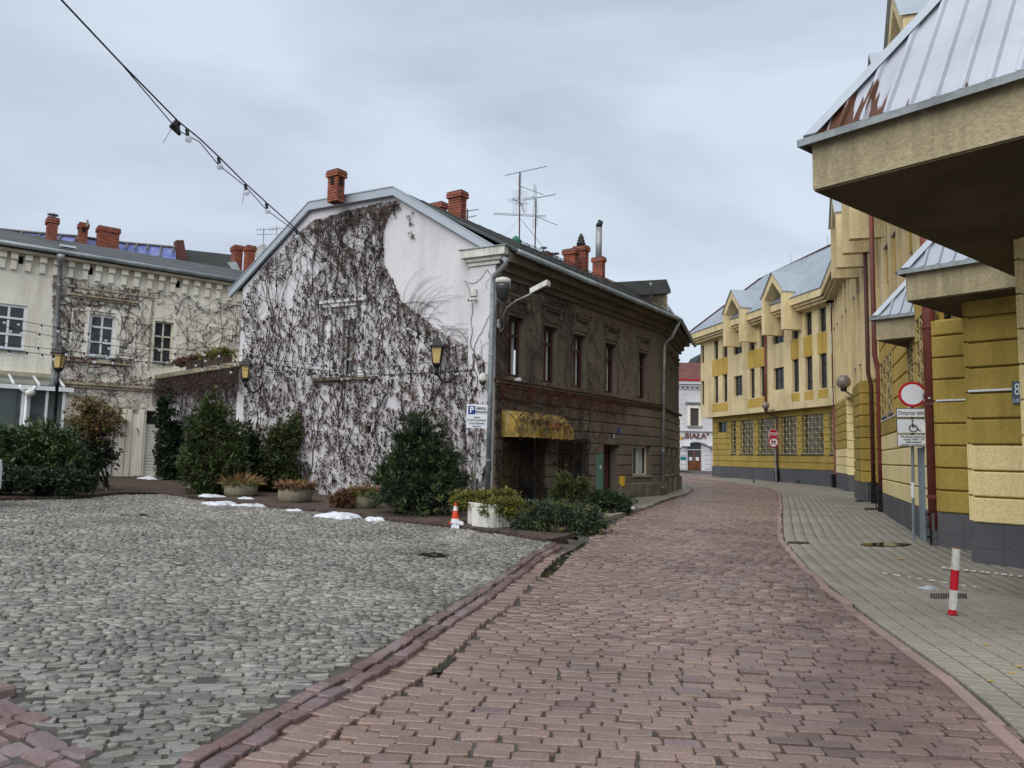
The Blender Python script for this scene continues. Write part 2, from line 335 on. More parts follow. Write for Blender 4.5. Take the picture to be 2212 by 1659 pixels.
# ================================================================ ground, road, courtyard, pavement
def smooth_line(pts, step):
    P = [np.array(p[:2], float) for p in pts]; P = [2 * P[0] - P[1]] + P + [2 * P[-1] - P[-2]]; out = []
    for k in range(1, len(P) - 2):
        a, b, c, d = P[k - 1], P[k], P[k + 1], P[k + 2]
        for t in np.linspace(0, 1, 24, endpoint=False):
            out.append(0.5 * ((2 * b) + (c - a) * t + (2 * a - 5 * b + 4 * c - d) * t * t + (3 * b - a - 3 * c + d) * t ** 3))
    out.append(P[-2]); out = np.array(out)
    d = np.r_[0, np.cumsum(np.linalg.norm(np.diff(out, axis=0), axis=1))]
    t = np.arange(0, d[-1], step); return np.c_[np.interp(t, d, out[:, 0]), np.interp(t, d, out[:, 1])]
def gl(pts): return [gnd(*p) for p in pts]
def inside(x, y, poly):
    r = np.zeros(len(x), bool); n = len(poly)
    for k in range(n):
        (ax, ay), (bx, by) = poly[k][:2], poly[(k + 1) % n][:2]
        c = ((ay > y) != (by > y)); d = (bx - ax) * (y - ay) / ((by - ay) if by != ay else 1e-9) + ax
        r ^= c & (x < d)
    return r
def project_np(x, y, z):
    v = np.c_[x, y, z - EYE]; k = v @ np.array(FW); return CX + F * (v @ np.array(RT)) / k, CY - F * (v @ np.array(UP)) / k, k
def wav(x, y): return 0.012 * np.sin(0.9 * x + 0.4 * y) + 0.010 * np.sin(1.7 * y - 0.6 * x + 1.0) + 0.002 * np.sin(3.1 * x + 2.2 * y)
E1 = gl([(300, 1710), (385, 1655), (494, 1586), (628, 1506), (747, 1445), (845, 1390), (922, 1348), (1042, 1271), (1104, 1226), (1186, 1176), (1203, 1169)])
E2 = gl([(430, 1700), (555, 1618), (671, 1549), (747, 1503), (885, 1421), (967, 1354), (1042, 1308), (1077, 1276), (1131, 1233), (1166, 1208), (1201, 1189), (1215, 1180)])
E3 = gl([(580, 1700), (640, 1645), (726, 1577), (816, 1510), (900, 1461), (970, 1412), (1057, 1335), (1121, 1288), (1172, 1233), (1223, 1189), (1273, 1164), (1305, 1135), (1360, 1110), (1409, 1094), (1449, 1078), (1483, 1069), (1498, 1057), (1488, 1051), (1470, 1043)])
RE = gl([(2212, 1604), (2122, 1519), (2030, 1445), (1957, 1393), (1859, 1323), (1786, 1265), (1737, 1219), (1700, 1175), (1690, 1146), (1689, 1087), (1680, 1061), (1628, 1049), (1570, 1041), (1521, 1034), (1489, 1030)])
d0 = (RE[0] - RE[1]).normalized(); RE = [RE[0] + d0 * 3.5] + RE
KB = gl([(-60, 1082), (60, 1078), (165, 1076), (250, 1066), (350, 1066), (430, 1079), (570, 1096), (800, 1117), (1000, 1141), (1120, 1156), (1190, 1168)])   # kerb of the planting bed
def sheet(name, pts, h, mat):
    me = MB().poly([(p[0], p[1], G(p[0], p[1]) + h) for p in pts]).build(name, mat); tag(me, kind='structure'); return me
gb = MB(); ys = [-80, 80, 500]
for a, b in zip(ys, ys[1:]): gb.poly([(x, y, G(x, y) - 0.14) for x, y in ((-400, a), (400, a), (400, b), (-400, b))])
ground = tag(gb.build('ground', M['joint']), kind='structure')
far_x = gl([(1470, 1024), (1560, 1024)])
road_poly = [tuple(p[:2]) for p in E1[:1]] + [tuple(p[:2]) for p in E2] + [tuple(p[:2]) for p in E3[11:]] + [(17.0, 72), (13.0, 86), (40, 86), (30, 74)] + [tuple(p[:2]) for p in RE[::-1]]
road_poly = [(-1.6, -4), (-1.5, 3.0)] + road_poly[1:] + [(3.2, -4)]
road = sheet('road', road_poly, -0.062, M['joint'])
court_poly = [tuple(p[:2]) for p in E1] + [tuple(p[:2]) for p in KB[::-1]] + [(-22, 20), (-22, -4), (-1.7, -4)]
courtyard = sheet('courtyard', court_poly, -0.066, M['joint'])
side_in = gl([(1540, 1024), (1803, 1040)])
side_poly = [tuple(p[:2]) for p in RE] + [(15.4, 62), (19.5, 62), (23, 44), (22, 20), (22, -4), (6.5, -4)]
sidewalk = sheet('sidewalk', side_poly, -0.030, M['joint'])
HP = gl([(1190, 1168), (1245, 1153), (1285, 1134), (1308, 1121), (1360, 1108), (1409, 1093), (1449, 1077), (1483, 1068), (1497, 1057), (1487, 1051), (1470, 1046)])
bed_poly = [tuple(p[:2]) for p in KB] + [tuple(p[:2]) for p in HP[1:4]] + [(2.6, 24.3), (-0.9, 19.9), (-8.6, 24.2), (-13.5, 29.6), (-22, 24)]
planting_bed = sheet('planting_bed', bed_poly, 0.02, M['soil'])
foot_poly = [tuple(p[:2]) for p in HP[3:]] + [(7.4, 34.2), (5.7, 28.7), (2.6, 24.3)]
footway = sheet('house_footway', foot_poly, 0.02, M['paver'])
def bed_grid(name, poly, sc_, h, mat, dipf=None, step=0.22, ymax=30):
    P_ = np.array(poly); x0, y0 = P_.min(0); x1, y1 = P_.max(0); x0 = max(x0, -16); x1 = min(x1, 16); y0 = max(y0, 1.5); y1 = min(y1, ymax)
    gx, gy = np.arange(x0, x1, step), np.arange(y0, y1, step); X, Y = np.meshgrid(gx, gy); zz = Gn(X, Y) + sc_ * wav(X, Y) + h
    if dipf is not None: zz = zz + dipf(X.ravel(), Y.ravel()).reshape(X.shape)
    ins = inside(X.ravel(), Y.ravel(), poly).reshape(X.shape); ny, nx = X.shape; idx = np.arange(nx * ny).reshape(ny, nx)
    ok = ins[:-1, :-1] | ins[1:, :-1] | ins[:-1, 1:] | ins[1:, 1:]
    q = np.stack([idx[:-1, :-1], idx[:-1, 1:], idx[1:, 1:], idx[1:, :-1]], -1)[ok]
    v = np.c_[X.ravel(), Y.ravel(), zz.ravel()]; return np_obj(name, v, q.ravel(), np.arange(len(q)) * 4, mat)
def pieces(x, y, lx, ly, ang, z, K=8, cut=0.18, jit=0.0, inset=0.010, bev=0.012, skirt=0.06, tilt=0.02, seed=1):
    """numpy paving stones: K-gon tops with chamfer and skirt; returns per-piece vertex blocks (n, 3K, 3)"""
    r = np.random.default_rng(seed); n = len(x)
    if K == 8:
        c = cut; base = np.array([(-.5 + c * .5, -.5), (.5 - c * .5, -.5), (.5, -.5 + c), (.5, .5 - c), (.5 - c * .5, .5), (-.5 + c * .5, .5), (-.5, .5 - c), (-.5, -.5 + c)])
    elif K == 6: base = np.array([(-.40, -.5), (.42, -.48), (.54, -.02), (.38, .5), (-.42, .48), (-.54, .03)])
    else: base = np.array([(-.5, -.5), (.5, -.5), (.5, .5), (-.5, .5)])
    b = np.repeat(base[None], n, 0) + r.normal(0, jit, (n, K, 2))
    o = np.empty((n, 3, K, 3)); tx, ty = r.normal(0, tilt, n), r.normal(0, tilt, n)
    for lev, (ins, dz) in enumerate(((inset, 0), (0, -bev), (-0.002, -skirt))):
        sx = (lx - 2 * ins)[:, None] * b[:, :, 0]; sy = (ly - 2 * ins)[:, None] * b[:, :, 1]
        ca, sa = np.cos(ang)[:, None], np.sin(ang)[:, None]
        X = x[:, None] + sx * ca - sy * sa; Y = y[:, None] + sx * sa + sy * ca
        o[:, lev, :, 0] = X; o[:, lev, :, 1] = Y
        o[:, lev, :, 2] = z[:, None] + dz + tx[:, None] * sx + ty[:, None] * sy + GX * (X - x[:, None]) + GY * (Y - y[:, None])
    return o
def lay(owner, name, stuffname, o, mat, tone, keep_px):
    """o: (n,3,K,3). The 300 showing largest become objects, the others one joined part."""
    n, _, K, _ = o.shape; c = o[:, 0].mean(1); px, py, k = project_np(c[:, 0], c[:, 1], c[:, 2])
    ext = (o[:, 0, :, :2].max(1) - o[:, 0, :, :2].min(1)).prod(1) / np.maximum(k, .1) ** 3
    vis = (k > 1.0) & (px > -40) & (px < 2252) & (py > 200) & (py < 1700)
    ext[~vis] = 0; big = np.argsort(-ext)[:keep_px]; big = big[ext[big] > 0]
    mask = np.ones(n, bool); mask[big] = False
    top = list(range(K)); fl = [tuple(top)]
    for lev in range(2):
        for j in range(K):
            q = (j + 1) % K; fl.append((lev * K + j, (lev + 1) * K + j, (lev + 1) * K + q, lev * K + q))
    for i in big:
        v = o[i].reshape(-1, 3); cc = v[:K].mean(0); me = bpy.data.meshes.new(name)
        me.from_pydata((v - cc).tolist(), [], fl); me.materials.append(mat); link(name, me, tuple(cc), owner)
    r = o[mask]; m = len(r)
    if m == 0: return
    v = r.reshape(-1, 3); off = (np.arange(m) * 3 * K)[:, None]
    flat = np.array([q for f in fl for q in f]); st = np.cumsum([0] + [len(f) for f in fl])[:-1]; ln = len(flat)
    loops = (off + flat[None]).ravel(); starts = (np.arange(m)[:, None] * ln + st[None]).ravel()
    ob = np_obj(stuffname, v, loops, starts, mat, owner, np.repeat(tone[mask], len(fl)))
    tag(ob, kind='stuff')
def Gn(x, y): return GX * x + GY * np.minimum(y, 80)
def ptdist(x, y, line):
    L = np.array([p[:2] for p in line]); d = np.full(len(x), 1e9)
    for a, b in zip(L[:-1], L[1:]):
        ab = b - a; t = np.clip(((x - a[0]) * ab[0] + (y - a[1]) * ab[1]) / (ab @ ab), 0, 1)
        d = np.minimum(d, np.hypot(x - a[0] - t * ab[0], y - a[1] - t * ab[1]))
    return d
def rows(x0, x1, y0, y1, pitch, lmin, lmax, ang, seed, jy=0.0, bond=True):
    """courses of stones over a rectangle, turned by ang about the origin"""
    r = np.random.default_rng(seed); X, Y, LX, LY = [], [], [], []; y = y0; k = 0
    while y < y1:
        ph = pitch * (1 + r.uniform(-jy, jy)); x = x0 + (0.5 * (k % 2) + r.uniform(0, 0.12)) * lmax; n = int((x1 - x0) / lmin) + 2
        ls = r.uniform(lmin, lmax, n); e = x + np.cumsum(ls); ok = e < x1
        X.append((e - ls / 2)[ok]); LX.append(ls[ok]); Y.append(np.full(ok.sum(), y + ph / 2)); LY.append(np.full(ok.sum(), ph)); y += ph; k += 1
    X, Y, LX, LY = map(np.concatenate, (X, Y, LX, LY)); c, s = math.cos(ang), math.sin(ang)
    return X * c - Y * s, X * s + Y * c, LX, LY
def seen(x, y, m=120):
    px, py, k = project_np(x, y, Gn(x, y)); return (k > 1.5) & (px > -m) & (px < 2212 + m) & (py < 1659 + 140)
for ow, poly, k_, h_, dp_ in ((road, road_poly, 1, -.018, lambda X, Y: -0.035 * np.exp(-(ptdist(X, Y, E3) / 0.28) ** 2)), (courtyard, court_poly, 1.5, -.013, None)):
    bo = bed_grid('joint_fill', poly, k_, h_, M['joint'], dp_); bo.parent = ow; bo.location = bo.location - wl(ow)
# --- road clinkers: courses across the road
A = -0.06
x, y, lx, ly = rows(-12, 26, 1.5, 62, 0.110, 0.190, 0.226, A, 11, 0.03)
rp_in = [tuple(p[:2]) for p in E3] + [(14, 66), (24, 66)] + [tuple(p[:2]) for p in RE[::-1]] + [(3.2, -4), (-1.0, 2.2)]
ok = inside(x, y, rp_in) & seen(x, y) & (ptdist(x, y, RE) > 0.06); x, y, lx, ly = x[ok], y[ok], lx[ok], ly[ok]
dr = ptdist(x, y, RE); r = np.random.default_rng(5)
pur = (r.random(len(x)) < 1 / (1 + np.exp((dr - 1.3 - 0.35 * np.sin(y * 1.3) - 0.3 * np.sin(y * 0.5 + 1)) / .28))) & (y < 19)
odd = ~pur & (r.random(len(x)) < 0.012)
dip = -0.035 * np.exp(-(ptdist(x, y, E3) / 0.28) ** 2)
z = Gn(x, y) + wav(x, y) + dip + r.normal(0, 0.0035, len(x))
n = len(x); j = r.normal(0, 0.004, n)
o1 = pieces(x + j, y, lx - 0.014, ly - 0.017, A + r.normal(0, 0.012, n) + np.where(pur, r.normal(0, .03, n), 0), z + np.where(pur, r.normal(0, .004, n), 0), 8, 0.13, 0.016, 0.004, 0.005, 0.05, 0.022, 3)
tone = r.random(n)
lay(road, 'clinker_brick', 'clinker_paving', o1[~pur & ~odd], M['clinker'], tone[~pur & ~odd], 300); lay(road, 'purple_brick', 'purple_bricks', o1[odd], M['setts'], tone[odd], 40)
lay(road, 'stone_sett', 'sett_paving', o1[pur], M['setts'], tone[pur], 300)
# --- two rows of big slabs between courtyard and road, and the gutter row of soldier clinkers
def along(line, off0, off1, step, jl, seed, minlen=None, hz=0.012, K=8, jit=0.03, skew=0.0, tilt=0.03):
    r = np.random.default_rng(seed); P = smooth_line(line, 0.02); T = np.gradient(P, axis=0); T /= np.linalg.norm(T, axis=1)[:, None]
    Nn = np.c_[T[:, 1], -T[:, 0]]; i = 0; X = []; W_ = abs(off1 - off0); om = (off0 + off1) / 2
    while True:
        l = step * (1 + r.uniform(-jl, jl)); k = int(l / 0.02)
        if i + k >= len(P): break
        m = i + k // 2; c = P[m] + Nn[m] * (om + r.normal(0, 0.008)); X.append((c[0], c[1], l, W_ * (1 + r.normal(0, .04)), math.atan2(T[m, 1], T[m, 0]) + skew + r.normal(0, .03))); i += k
    X = np.array(X); z = Gn(X[:, 0], X[:, 1]) + wav(X[:, 0], X[:, 1]) + hz + r.normal(0, 0.006, len(X))
    return pieces(X[:, 0], X[:, 1], X[:, 2] - 0.02, X[:, 3] - 0.02, X[:, 4], z, K, 0.2, jit, 0.006, 0.007, 0.07, tilt, seed)
E1s = smooth_line(E1, 0.05); E2s = smooth_line(E2, 0.05)
mid = [(a + b) / 2 for a, b in zip(E1s[np.linspace(0, len(E1s) - 1, 40).astype(int)], E2s[np.linspace(0, len(E2s) - 1, 40).astype(int)])]
half = 0.5 * np.mean([np.min(np.linalg.norm(E2s - p, axis=1)) for p in E1s[::10]])
oo = np.concatenate([along(mid, -half, -0.008, 0.21, 0.35, 21), along(mid, 0.008, half, 0.21, 0.35, 22)])
lay(road, 'edging_slab', 'edging_slabs', oo, M['slab'], np.random.default_rng(2).random(len(oo)), 300)
gut = along(smooth_line(E3[:10], 0.2), -0.30, -0.02, 0.115, 0.08, 23, hz=-0.022, jit=0.012, skew=0.0, tilt=0.02)
mid2 = smooth_line(E3[:9], 0.2)
lay(road, 'gutter_brick', 'gutter_bricks', gut, M['clinker'], np.random.default_rng(3).random(len(gut)), 300)
w2 = along(smooth_line(E2[:8], 0.2), 0.02, 0.26, 0.115, 0.08, 24, hz=-0.006, jit=0.012, skew=0.06, tilt=0.02)
lay(road, 'border_brick', 'border_bricks', w2, M['clinker'], np.random.default_rng(4).random(len(w2)), 300)
# --- courtyard cobbles, uneven courses
x, y, lx, ly = rows(-26, 8, -2, 27, 0.060, 0.050, 0.16, 0.05, 31, 0.3)
y = y + 0.22 * np.sin(x * 0.55 + 0.8) + 0.10 * np.sin(x * 1.3 + y * .7) ; r = np.random.default_rng(6)
y = y + r.normal(0, 0.008, len(y))
cin = [tuple(p[:2]) for p in E1] + [tuple(p[:2]) for p in KB[::-1]] + [(-22, 20), (-22, -4), (-1.7, -4)]
corner_poly = [tuple(gnd(*p)[:2]) for p in ((-40, 1470), (0, 1495), (100, 1562), (190, 1640), (240, 1700), (-60, 1700))]
ok = inside(x, y, cin) & seen(x, y) & (ptdist(x, y, E1) > 0.05) & ~inside(x, y, corner_poly); bare = inside(x, y, [tuple(gnd(*p)[:2]) for p in ((-60, 1440), (40, 1450), (190, 1530), (330, 1590), (470, 1600), (420, 1720), (-60, 1720))]); ok &= ~(bare & (r.random(len(x)) < .25)); ok &= r.random(len(x)) > .012; x, y, lx, ly = x[ok], y[ok], lx[ok], ly[ok]; n = len(x)
sl = 0.22 * 0.55 * np.cos(x * 0.55 + 0.8) + 0.13 * np.cos(x * 1.3 + y * .7)
hole = 0.02 * np.sin(x * 5.1 + 2 * np.sin(y * 3.3)) * (np.sin(x * .8 + y * 1.1) > 0.2)
z = Gn(x, y) + wav(x, y) * 1.5 + r.normal(0, 0.006, n) + 0.4 * hole
o3 = pieces(x, y, lx - 0.006, ly * r.choice([.8, .95, 1.05, 1.25], n) - 0.004, np.arctan(sl) + r.normal(0, 0.08, n), z, 6, 0.2, 0.06, 0.003, 0.005, 0.045, 0.055, 7)
sel = y < 18.5
lay(courtyard, 'cobblestone', 'cobbles', o3[sel], M['cobble'], r.random(n)[sel], 300)
oth = o3[~sel]
if len(oth): lay(courtyard, 'cobblestone', 'cobbles_far', oth, M['cobble'], r.random(len(oth)), 0)
x, y, lx, ly = rows(-6, 2, 0, 6, 0.15, 0.16, 0.3, -0.5, 33, 0.25); ok = inside(x, y, corner_poly); x, y, lx, ly = x[ok], y[ok], lx[ok], ly[ok]; n = len(x)
oc = pieces(x, y, lx - .02, ly - .02, np.full(n, -0.5) + r.normal(0, .06, n), Gn(x, y) + 0.01 + r.normal(0, .008, n), 8, 0.2, 0.04, 0.014, 0.016, 0.06, 0.05, 9)
lay(courtyard, 'path_slab', 'path_slabs', oc, M['slab'], r.random(n), 300)
# --- pavement on the right: courses that follow the road edge
Pl = smooth_line(RE, 0.108); T = np.gradient(Pl, axis=0)
for _ in range(12): T[1:-1] = (T[:-2] + T[1:-1] + T[2:]) / 3
T /= np.linalg.norm(T, axis=1)[:, None]; Nr = np.c_[T[:, 1], -T[:, 0]]
blocks = []
off = np.arange(0.02, 9.5, 0.205)
for q, a in enumerate(off):
    b = a + 0.205; i0 = np.arange(q % 2, len(Pl) - 1); p = Pl[i0]; nn = Nr[i0]; tt = T[i0]
    c = p + nn * (a + b) / 2; nxt = Pl[i0 + 1] + Nr[i0 + 1] * (a + b) / 2; d = np.linalg.norm(nxt - c, axis=1)
    good = ((nxt - c) * tt).sum(1) > 0.03
    blocks.append(np.c_[(c + nxt) / 2, d, np.full(len(c), 0.205), np.arctan2(tt[:, 1], tt[:, 0])][good])
Bk = np.concatenate(blocks); ok = inside(Bk[:, 0], Bk[:, 1], side_poly) & seen(Bk[:, 0], Bk[:, 1]); Bk = Bk[ok]
_, first = np.unique((Bk[:, :2] / 0.085).round().astype(int), axis=0, return_index=True); Bk = Bk[np.sort(first)]
n = len(Bk); r = np.random.default_rng(8)
o4 = pieces(Bk[:, 0], Bk[:, 1], np.minimum(Bk[:, 2], .24) - 0.014, Bk[:, 3] - 0.015, Bk[:, 4], Gn(Bk[:, 0], Bk[:, 1]) + 0.5 * wav(Bk[:, 0], Bk[:, 1]) + 0.012 + r.normal(0, .0012, n), 4, 0, 0.006, 0.005, 0.006, 0.04, 0.008, 10)
lay(sidewalk, 'paver', 'paver_field', o4, M['paver'], r.random(n), 300)
# kerbs
kk = along(RE, 0.0, -0.12, 0.9, 0.2, 41, hz=0.016, K=4, jit=0.004, tilt=0.004)
lay(sidewalk, 'kerb_stone', 'kerb_stones', kk, M['kerb'], r.random(len(kk)), 120)
kb = along(KB, -0.02, 0.13, 0.17, 0.15, 42, hz=0.06, jit=0.02, tilt=0.03)
kb[:, 2, :, 2] -= 0.1
hk = along(HP[3:], 0.0, -0.14, 0.5, 0.25, 43, hz=0.05, jit=0.006, tilt=0.01, K=4); hk[:, 2, :, 2] -= 0.1; lay(footway, 'kerb_stone', 'kerb_stones', hk, M['paver'], r.random(len(hk)), 100)
hb = along(HP[:4], 0.0, -0.13, 0.2, 0.15, 44, hz=0.035, jit=0.02, tilt=0.02); hb[:, 2, :, 2] -= 0.1; lay(planting_bed, 'kerb_block', 'kerb_blocks', hb, M['kerbdark'], r.random(len(hb)), 100)
x, y, lx, ly = rows(-3, 12, 18, 38, 0.105, 0.2, 0.205, 0.96, 45, 0.0); ok = inside(x, y, foot_poly) & (ptdist(x, y, HP[3:]) > .14); x, y, lx, ly = x[ok], y[ok], lx[ok], ly[ok]; n = len(x)
if n: lay(footway, 'paver', 'paver_field', pieces(x, y, lx - .01, ly - .01, np.full(n, .96), Gn(x, y) + .035 + r.normal(0, .002, n), 4, 0, .01, .005, .006, .03, .01, 46), M['paver'], r.random(n), 0)
lay(planting_bed, 'kerb_block', 'kerb_blocks', kb, M['kerbdark'], r.random(len(kb)), 300)

# dry grass and grit in the open joints at the near corner of the courtyard
r = np.random.default_rng(77); gp = [tuple(gnd(*p)[:2]) for p in ((80, 1560), (200, 1610), (330, 1600), (400, 1640), (300, 1720), (180, 1700))]
gx, gy = r.uniform(-4, 1, 9000), r.uniform(2.5, 6, 9000); ok = inside(gx, gy, gp) & (np.sin(gx * 9) + np.sin(gy * 11 + gx * 3) > .5); gx, gy = gx[ok], gy[ok]; n = len(gx)
bc = np.c_[gx, gy, Gn(gx, gy) - .02]; gd = r.normal(0, .5, (n, 3)); gd[:, 2] = np.abs(gd[:, 2]) + .35; gd /= np.linalg.norm(gd, axis=1)[:, None]; gw_ = np.cross(gd, r.normal(size=(n, 3))); gw_ /= np.linalg.norm(gw_, axis=1)[:, None]
gl_ = r.uniform(.03, .09, (n, 1)); gv_ = np.stack([bc - gw_ * .0015, bc + gw_ * .0015, bc + gd * gl_], 1).reshape(-1, 3)
go = np_obj('dry_grass', gv_, np.arange(n * 3), np.arange(n) * 3, M['dead'], None, r.random(n)); tag(go, 'dry grass growing in the joints at the bottom left of the courtyard', 'grass', kind='stuff')
# ================================================================ shared builders for facades
def wall_grid(mb, f, s0, s1, z0, z1, ops, o=0.0, rev=0.25):
    ss = sorted({s0, s1, *[max(s0, min(s1, q)) for op in ops for q in op[:2]]}); zz = sorted({z0, z1, *[max(z0, min(z1, q)) for op in ops for q in op[2:4]]})
    for a, b in zip(ss, ss[1:]):
        for c, d in zip(zz, zz[1:]):
            sm, zm = (a + b) / 2, (c + d) / 2
            if any(op[0] < sm < op[1] and op[2] < zm < op[3] for op in ops): continue
            mb.poly([f.P(a, c, o), f.P(b, c, o), f.P(b, d, o), f.P(a, d, o)])
    for a, b, c, d in [op[:4] for op in ops]:
        q = [(a, c), (b, c), (b, d), (a, d)]
        for k in range(4):
            (x0, y0), (x1, y1) = q[k], q[(k + 1) % 4]
            mb.poly([f.P(x0, y0, o), f.P(x1, y1, o), f.P(x1, y1, o - rev), f.P(x0, y0, o - rev)])
    return mb
def window(f, r, o, parent, fm, gm='glass_dark', cols=2, rows=(0.68,), fw=0.06, curtain=None, depth=0.06, sill=None, name='window', bar=None):
    a, b, c, d = r; bar = bar or fw; m = MB()
    m.fb(f, a, b, c, c + fw, o, o + depth); m.fb(f, a, b, d - fw, d, o, o + depth); m.fb(f, a, a + fw, c + fw, d - fw, o, o + depth); m.fb(f, b - fw, b, c + fw, d - fw, o, o + depth)
    zs = [c + fw] + [c + (d - c) * q for q in rows] + [d - fw]; ws = [a + fw + (b - a - 2 * fw) * k / cols for k in range(cols + 1)]
    for q in zs[1:-1]: m.fb(f, a + fw, b - fw, q - bar / 2, q + bar / 2, o + .003, o + depth + 0.012)
    for q in ws[1:-1]: m.fb(f, q - bar / 2, q + bar / 2, c + fw, d - fw, o + .006, o + depth - 0.006)
    w = m.build(name, M[fm], parent)
    for p, q in zip(zs, zs[1:]):
        for x, y in zip(ws, ws[1:]):
            MB().poly([f.P(x, p, o + 0.02), f.P(y, p, o + 0.02), f.P(y, q, o + 0.02), f.P(x, q, o + 0.02)]).build('pane', M[gm], w)
    if curtain is not None:
        k = MB(); nn = 10
        for side in curtain:
            x0, x1 = a + fw + (b - a) * side[0], a + fw + (b - a - 2 * fw) * side[1]
            for j in range(nn):
                p0, p1 = x0 + (x1 - x0) * j / nn, x0 + (x1 - x0) * (j + 1) / nn
                d0, d1 = (0.03 if j % 2 else 0), (0 if j % 2 else 0.03)
                k.poly([f.P(p0, c + fw, o - 0.08 + d0), f.P(p1, c + fw, o - 0.08 + d1), f.P(p1, d - fw, o - 0.08 + d1), f.P(p0, d - fw, o - 0.08 + d0)])
        k.build('curtain', M['curtain'], w)
    MB().poly([f.P(a, c, o - 0.2), f.P(b, c, o - 0.2), f.P(b, d, o - 0.2), f.P(a, d, o - 0.2)]).build('dark_interior', M['void'], w)
    if sill: MB().fb(f, a - .04, b + .04, c - 0.05, c, o - .02, sill).build('sill', M['zinc_old'] if sill > 0 else M[fm], w)
    return w
BR_ME = {}
def brick_mesh(l, d, h):
    k = (round(l, 3), round(d, 3), round(h, 3))
    if k not in BR_ME:
        b = 0.008; m = MB(); x, y, z = l / 2, d / 2, h / 2
        v = []
        for (q, s) in ((-z, b), (-z + b, 0), (z - b, 0), (z, b)):
            v += [(-x + s, -y + s, q), (x - s, -y + s, q), (x - s, y - s, q), (-x + s, y - s, q)]
        f = [(3, 2, 1, 0), (12, 13, 14, 15)]
        for lev in range(3):
            for j in range(4): f.append((lev * 4 + j, lev * 4 + (j + 1) % 4, lev * 4 + 4 + (j + 1) % 4, lev * 4 + 4 + j))
        me = bpy.data.meshes.new('brick'); me.from_pydata(v, [], f); me.materials.append(M['brick']); BR_ME[k] = me
    return BR_ME[k]
def chimney(parent, c, w, d, h, rz, hole=None, course=0.083, bl=0.26, cap=2, name='chimney'):
    """brick chimney at base centre c; every brick of it is a piece of its own"""
    c = V(c); a = V((math.cos(rz), math.sin(rz), 0)); b = V((-a.y, a.x, 0))
    core = MB(); core.box(c.x, c.y, c.z + h / 2 - .02, w - 0.03, d - 0.03, h - .04, rz)
    ch = core.build(name, M['mortar'], parent); n = int(round(h / course)); t = 0.11
    for k in range(n):
        g = 0.05 if k >= n - cap else 0.0
        W_, D_ = w + 2 * g, d + 2 * g; z = c.z + (k + .5) * course
        for axis in range(2):
            L_, O_ = (W_, D_) if axis == 0 else (D_, W_); x, y = (a, b) if axis == 0 else (b, a)
            inset = 0 if (k + axis) % 2 == 0 else t
            ln = L_ - 2 * inset
            if ln < .08: continue
            m = max(1, int(round(ln / bl))); l = ln / m; me = brick_mesh(l - 0.012, t, course - 0.012)
            for sgn in (-1, 1):
                for j in range(m):
                    p = c + x * (-ln / 2 + (j + .5) * l) + y * sgn * (O_ / 2 - t / 2); p.z = z
                    o = bpy.data.objects.new('brick', me); COL.objects.link(o); o.parent = ch; o.location = p - wl(ch)
                    o.rotation_euler = (0, 0, math.atan2(x.y, x.x))
    top = MB(); top.box(c.x, c.y, c.z + n * course + .02, w + .06, d + .06, 0.05, rz); top.build('capping', M['mortar'], ch)
    if hole:
        for sgn, ax, ot in ((1, b, d), (-1, b, d), (1, a, w), (-1, a, w)):
            q = c + ax * sgn * (ot / 2 + 0.002); x = b if ax is a else a
            hm = MB().par(q - x * .07 + V((0, 0, h - .42)), x * .14, ax * sgn * .012, (0, 0, .2)); hm.build('flue_hole', M['void'], ch)
    return ch
def pipe_run(name, pts, r, mat, parent, n=10, collars=()):
    p = MB().tube(pts, r, n).build(name, M[mat], parent, True)
    for c, dr in collars:
        c = V(c); dr = V(dr).normalized(); MB().tube([c - dr * .03, c + dr * .03], r * 1.18, n).build('collar', M[mat], p)
    return p
# ================================================================ corner house (white gable and dark street front)
GF = Fr(-.45, 19.75, -.45 - 1.89 * 4.2, 19.75 + 4.2); BF = Fr(-.45, 19.75, 5.72, 28.64); B2 = Fr(5.72, 28.64, 7.5, 33.95)
house = thing('corner_house', 'two-storey corner house with vine-covered white gable and dark brown street front', 'house', (-.45, 19.75, .2))
gw = (4.69, 5.21, 3.8, 5.46); gsm = GF.zr('r4', 1195, 830, 1240, 895); gdoor = (6.75, 7.95, 0.38, 2.1)
m = wall_grid(MB(), GF, 0, 9.39, -.2, 6.78, [gw, gsm, gdoor], 0, .22)
m.poly([GF.P(0, 6.78), GF.P(9.39, 6.78), GF.P(6.54, 9.06), GF.P(3.42, 9.06), GF.P(0, 7.0)])
m.poly([GF.P(9.39, -.2), GF.P(9.39, -.2, -9), GF.P(9.39, 6.78, -9), GF.P(9.39, 6.78)])
m.build('gable_wall', M['white_render'], house)
w = window(GF, (gw[0] + .02, gw[1] - .02, gw[2], gw[3]), -.2, house, 'win_white', 'glass', 1, (.3, .72), .05, curtain=[(0, 1)])
w = window(GF, gsm, -.18, house, 'win_grey', 'glass_dark', 1, (), .03)
w = window(GF, gdoor, -.16, house, 'win_white', 'glass_green', 2, (.32,), .07, name='glazed_door')
s = GF.zr('r4', 750, 400, 1290, 435); MB().fb(GF, s[0], s[1], 3.66, 3.74, -.02, .12).build('window_sill', M['stone_plinth'], house)
hd = MB(); hd.fb(GF, 4.2, 6.05, 5.98, 6.06, 0, .10); hd.fb(GF, 4.28, 5.97, 5.86, 5.98, 0, .06); hd.fb(GF, 4.3, 4.5, 3.74, 5.86, 0, .05); hd.fb(GF, 5.6, 5.8, 3.74, 5.86, 0, .05); hd.build('window_surround', M['white_render'], house)
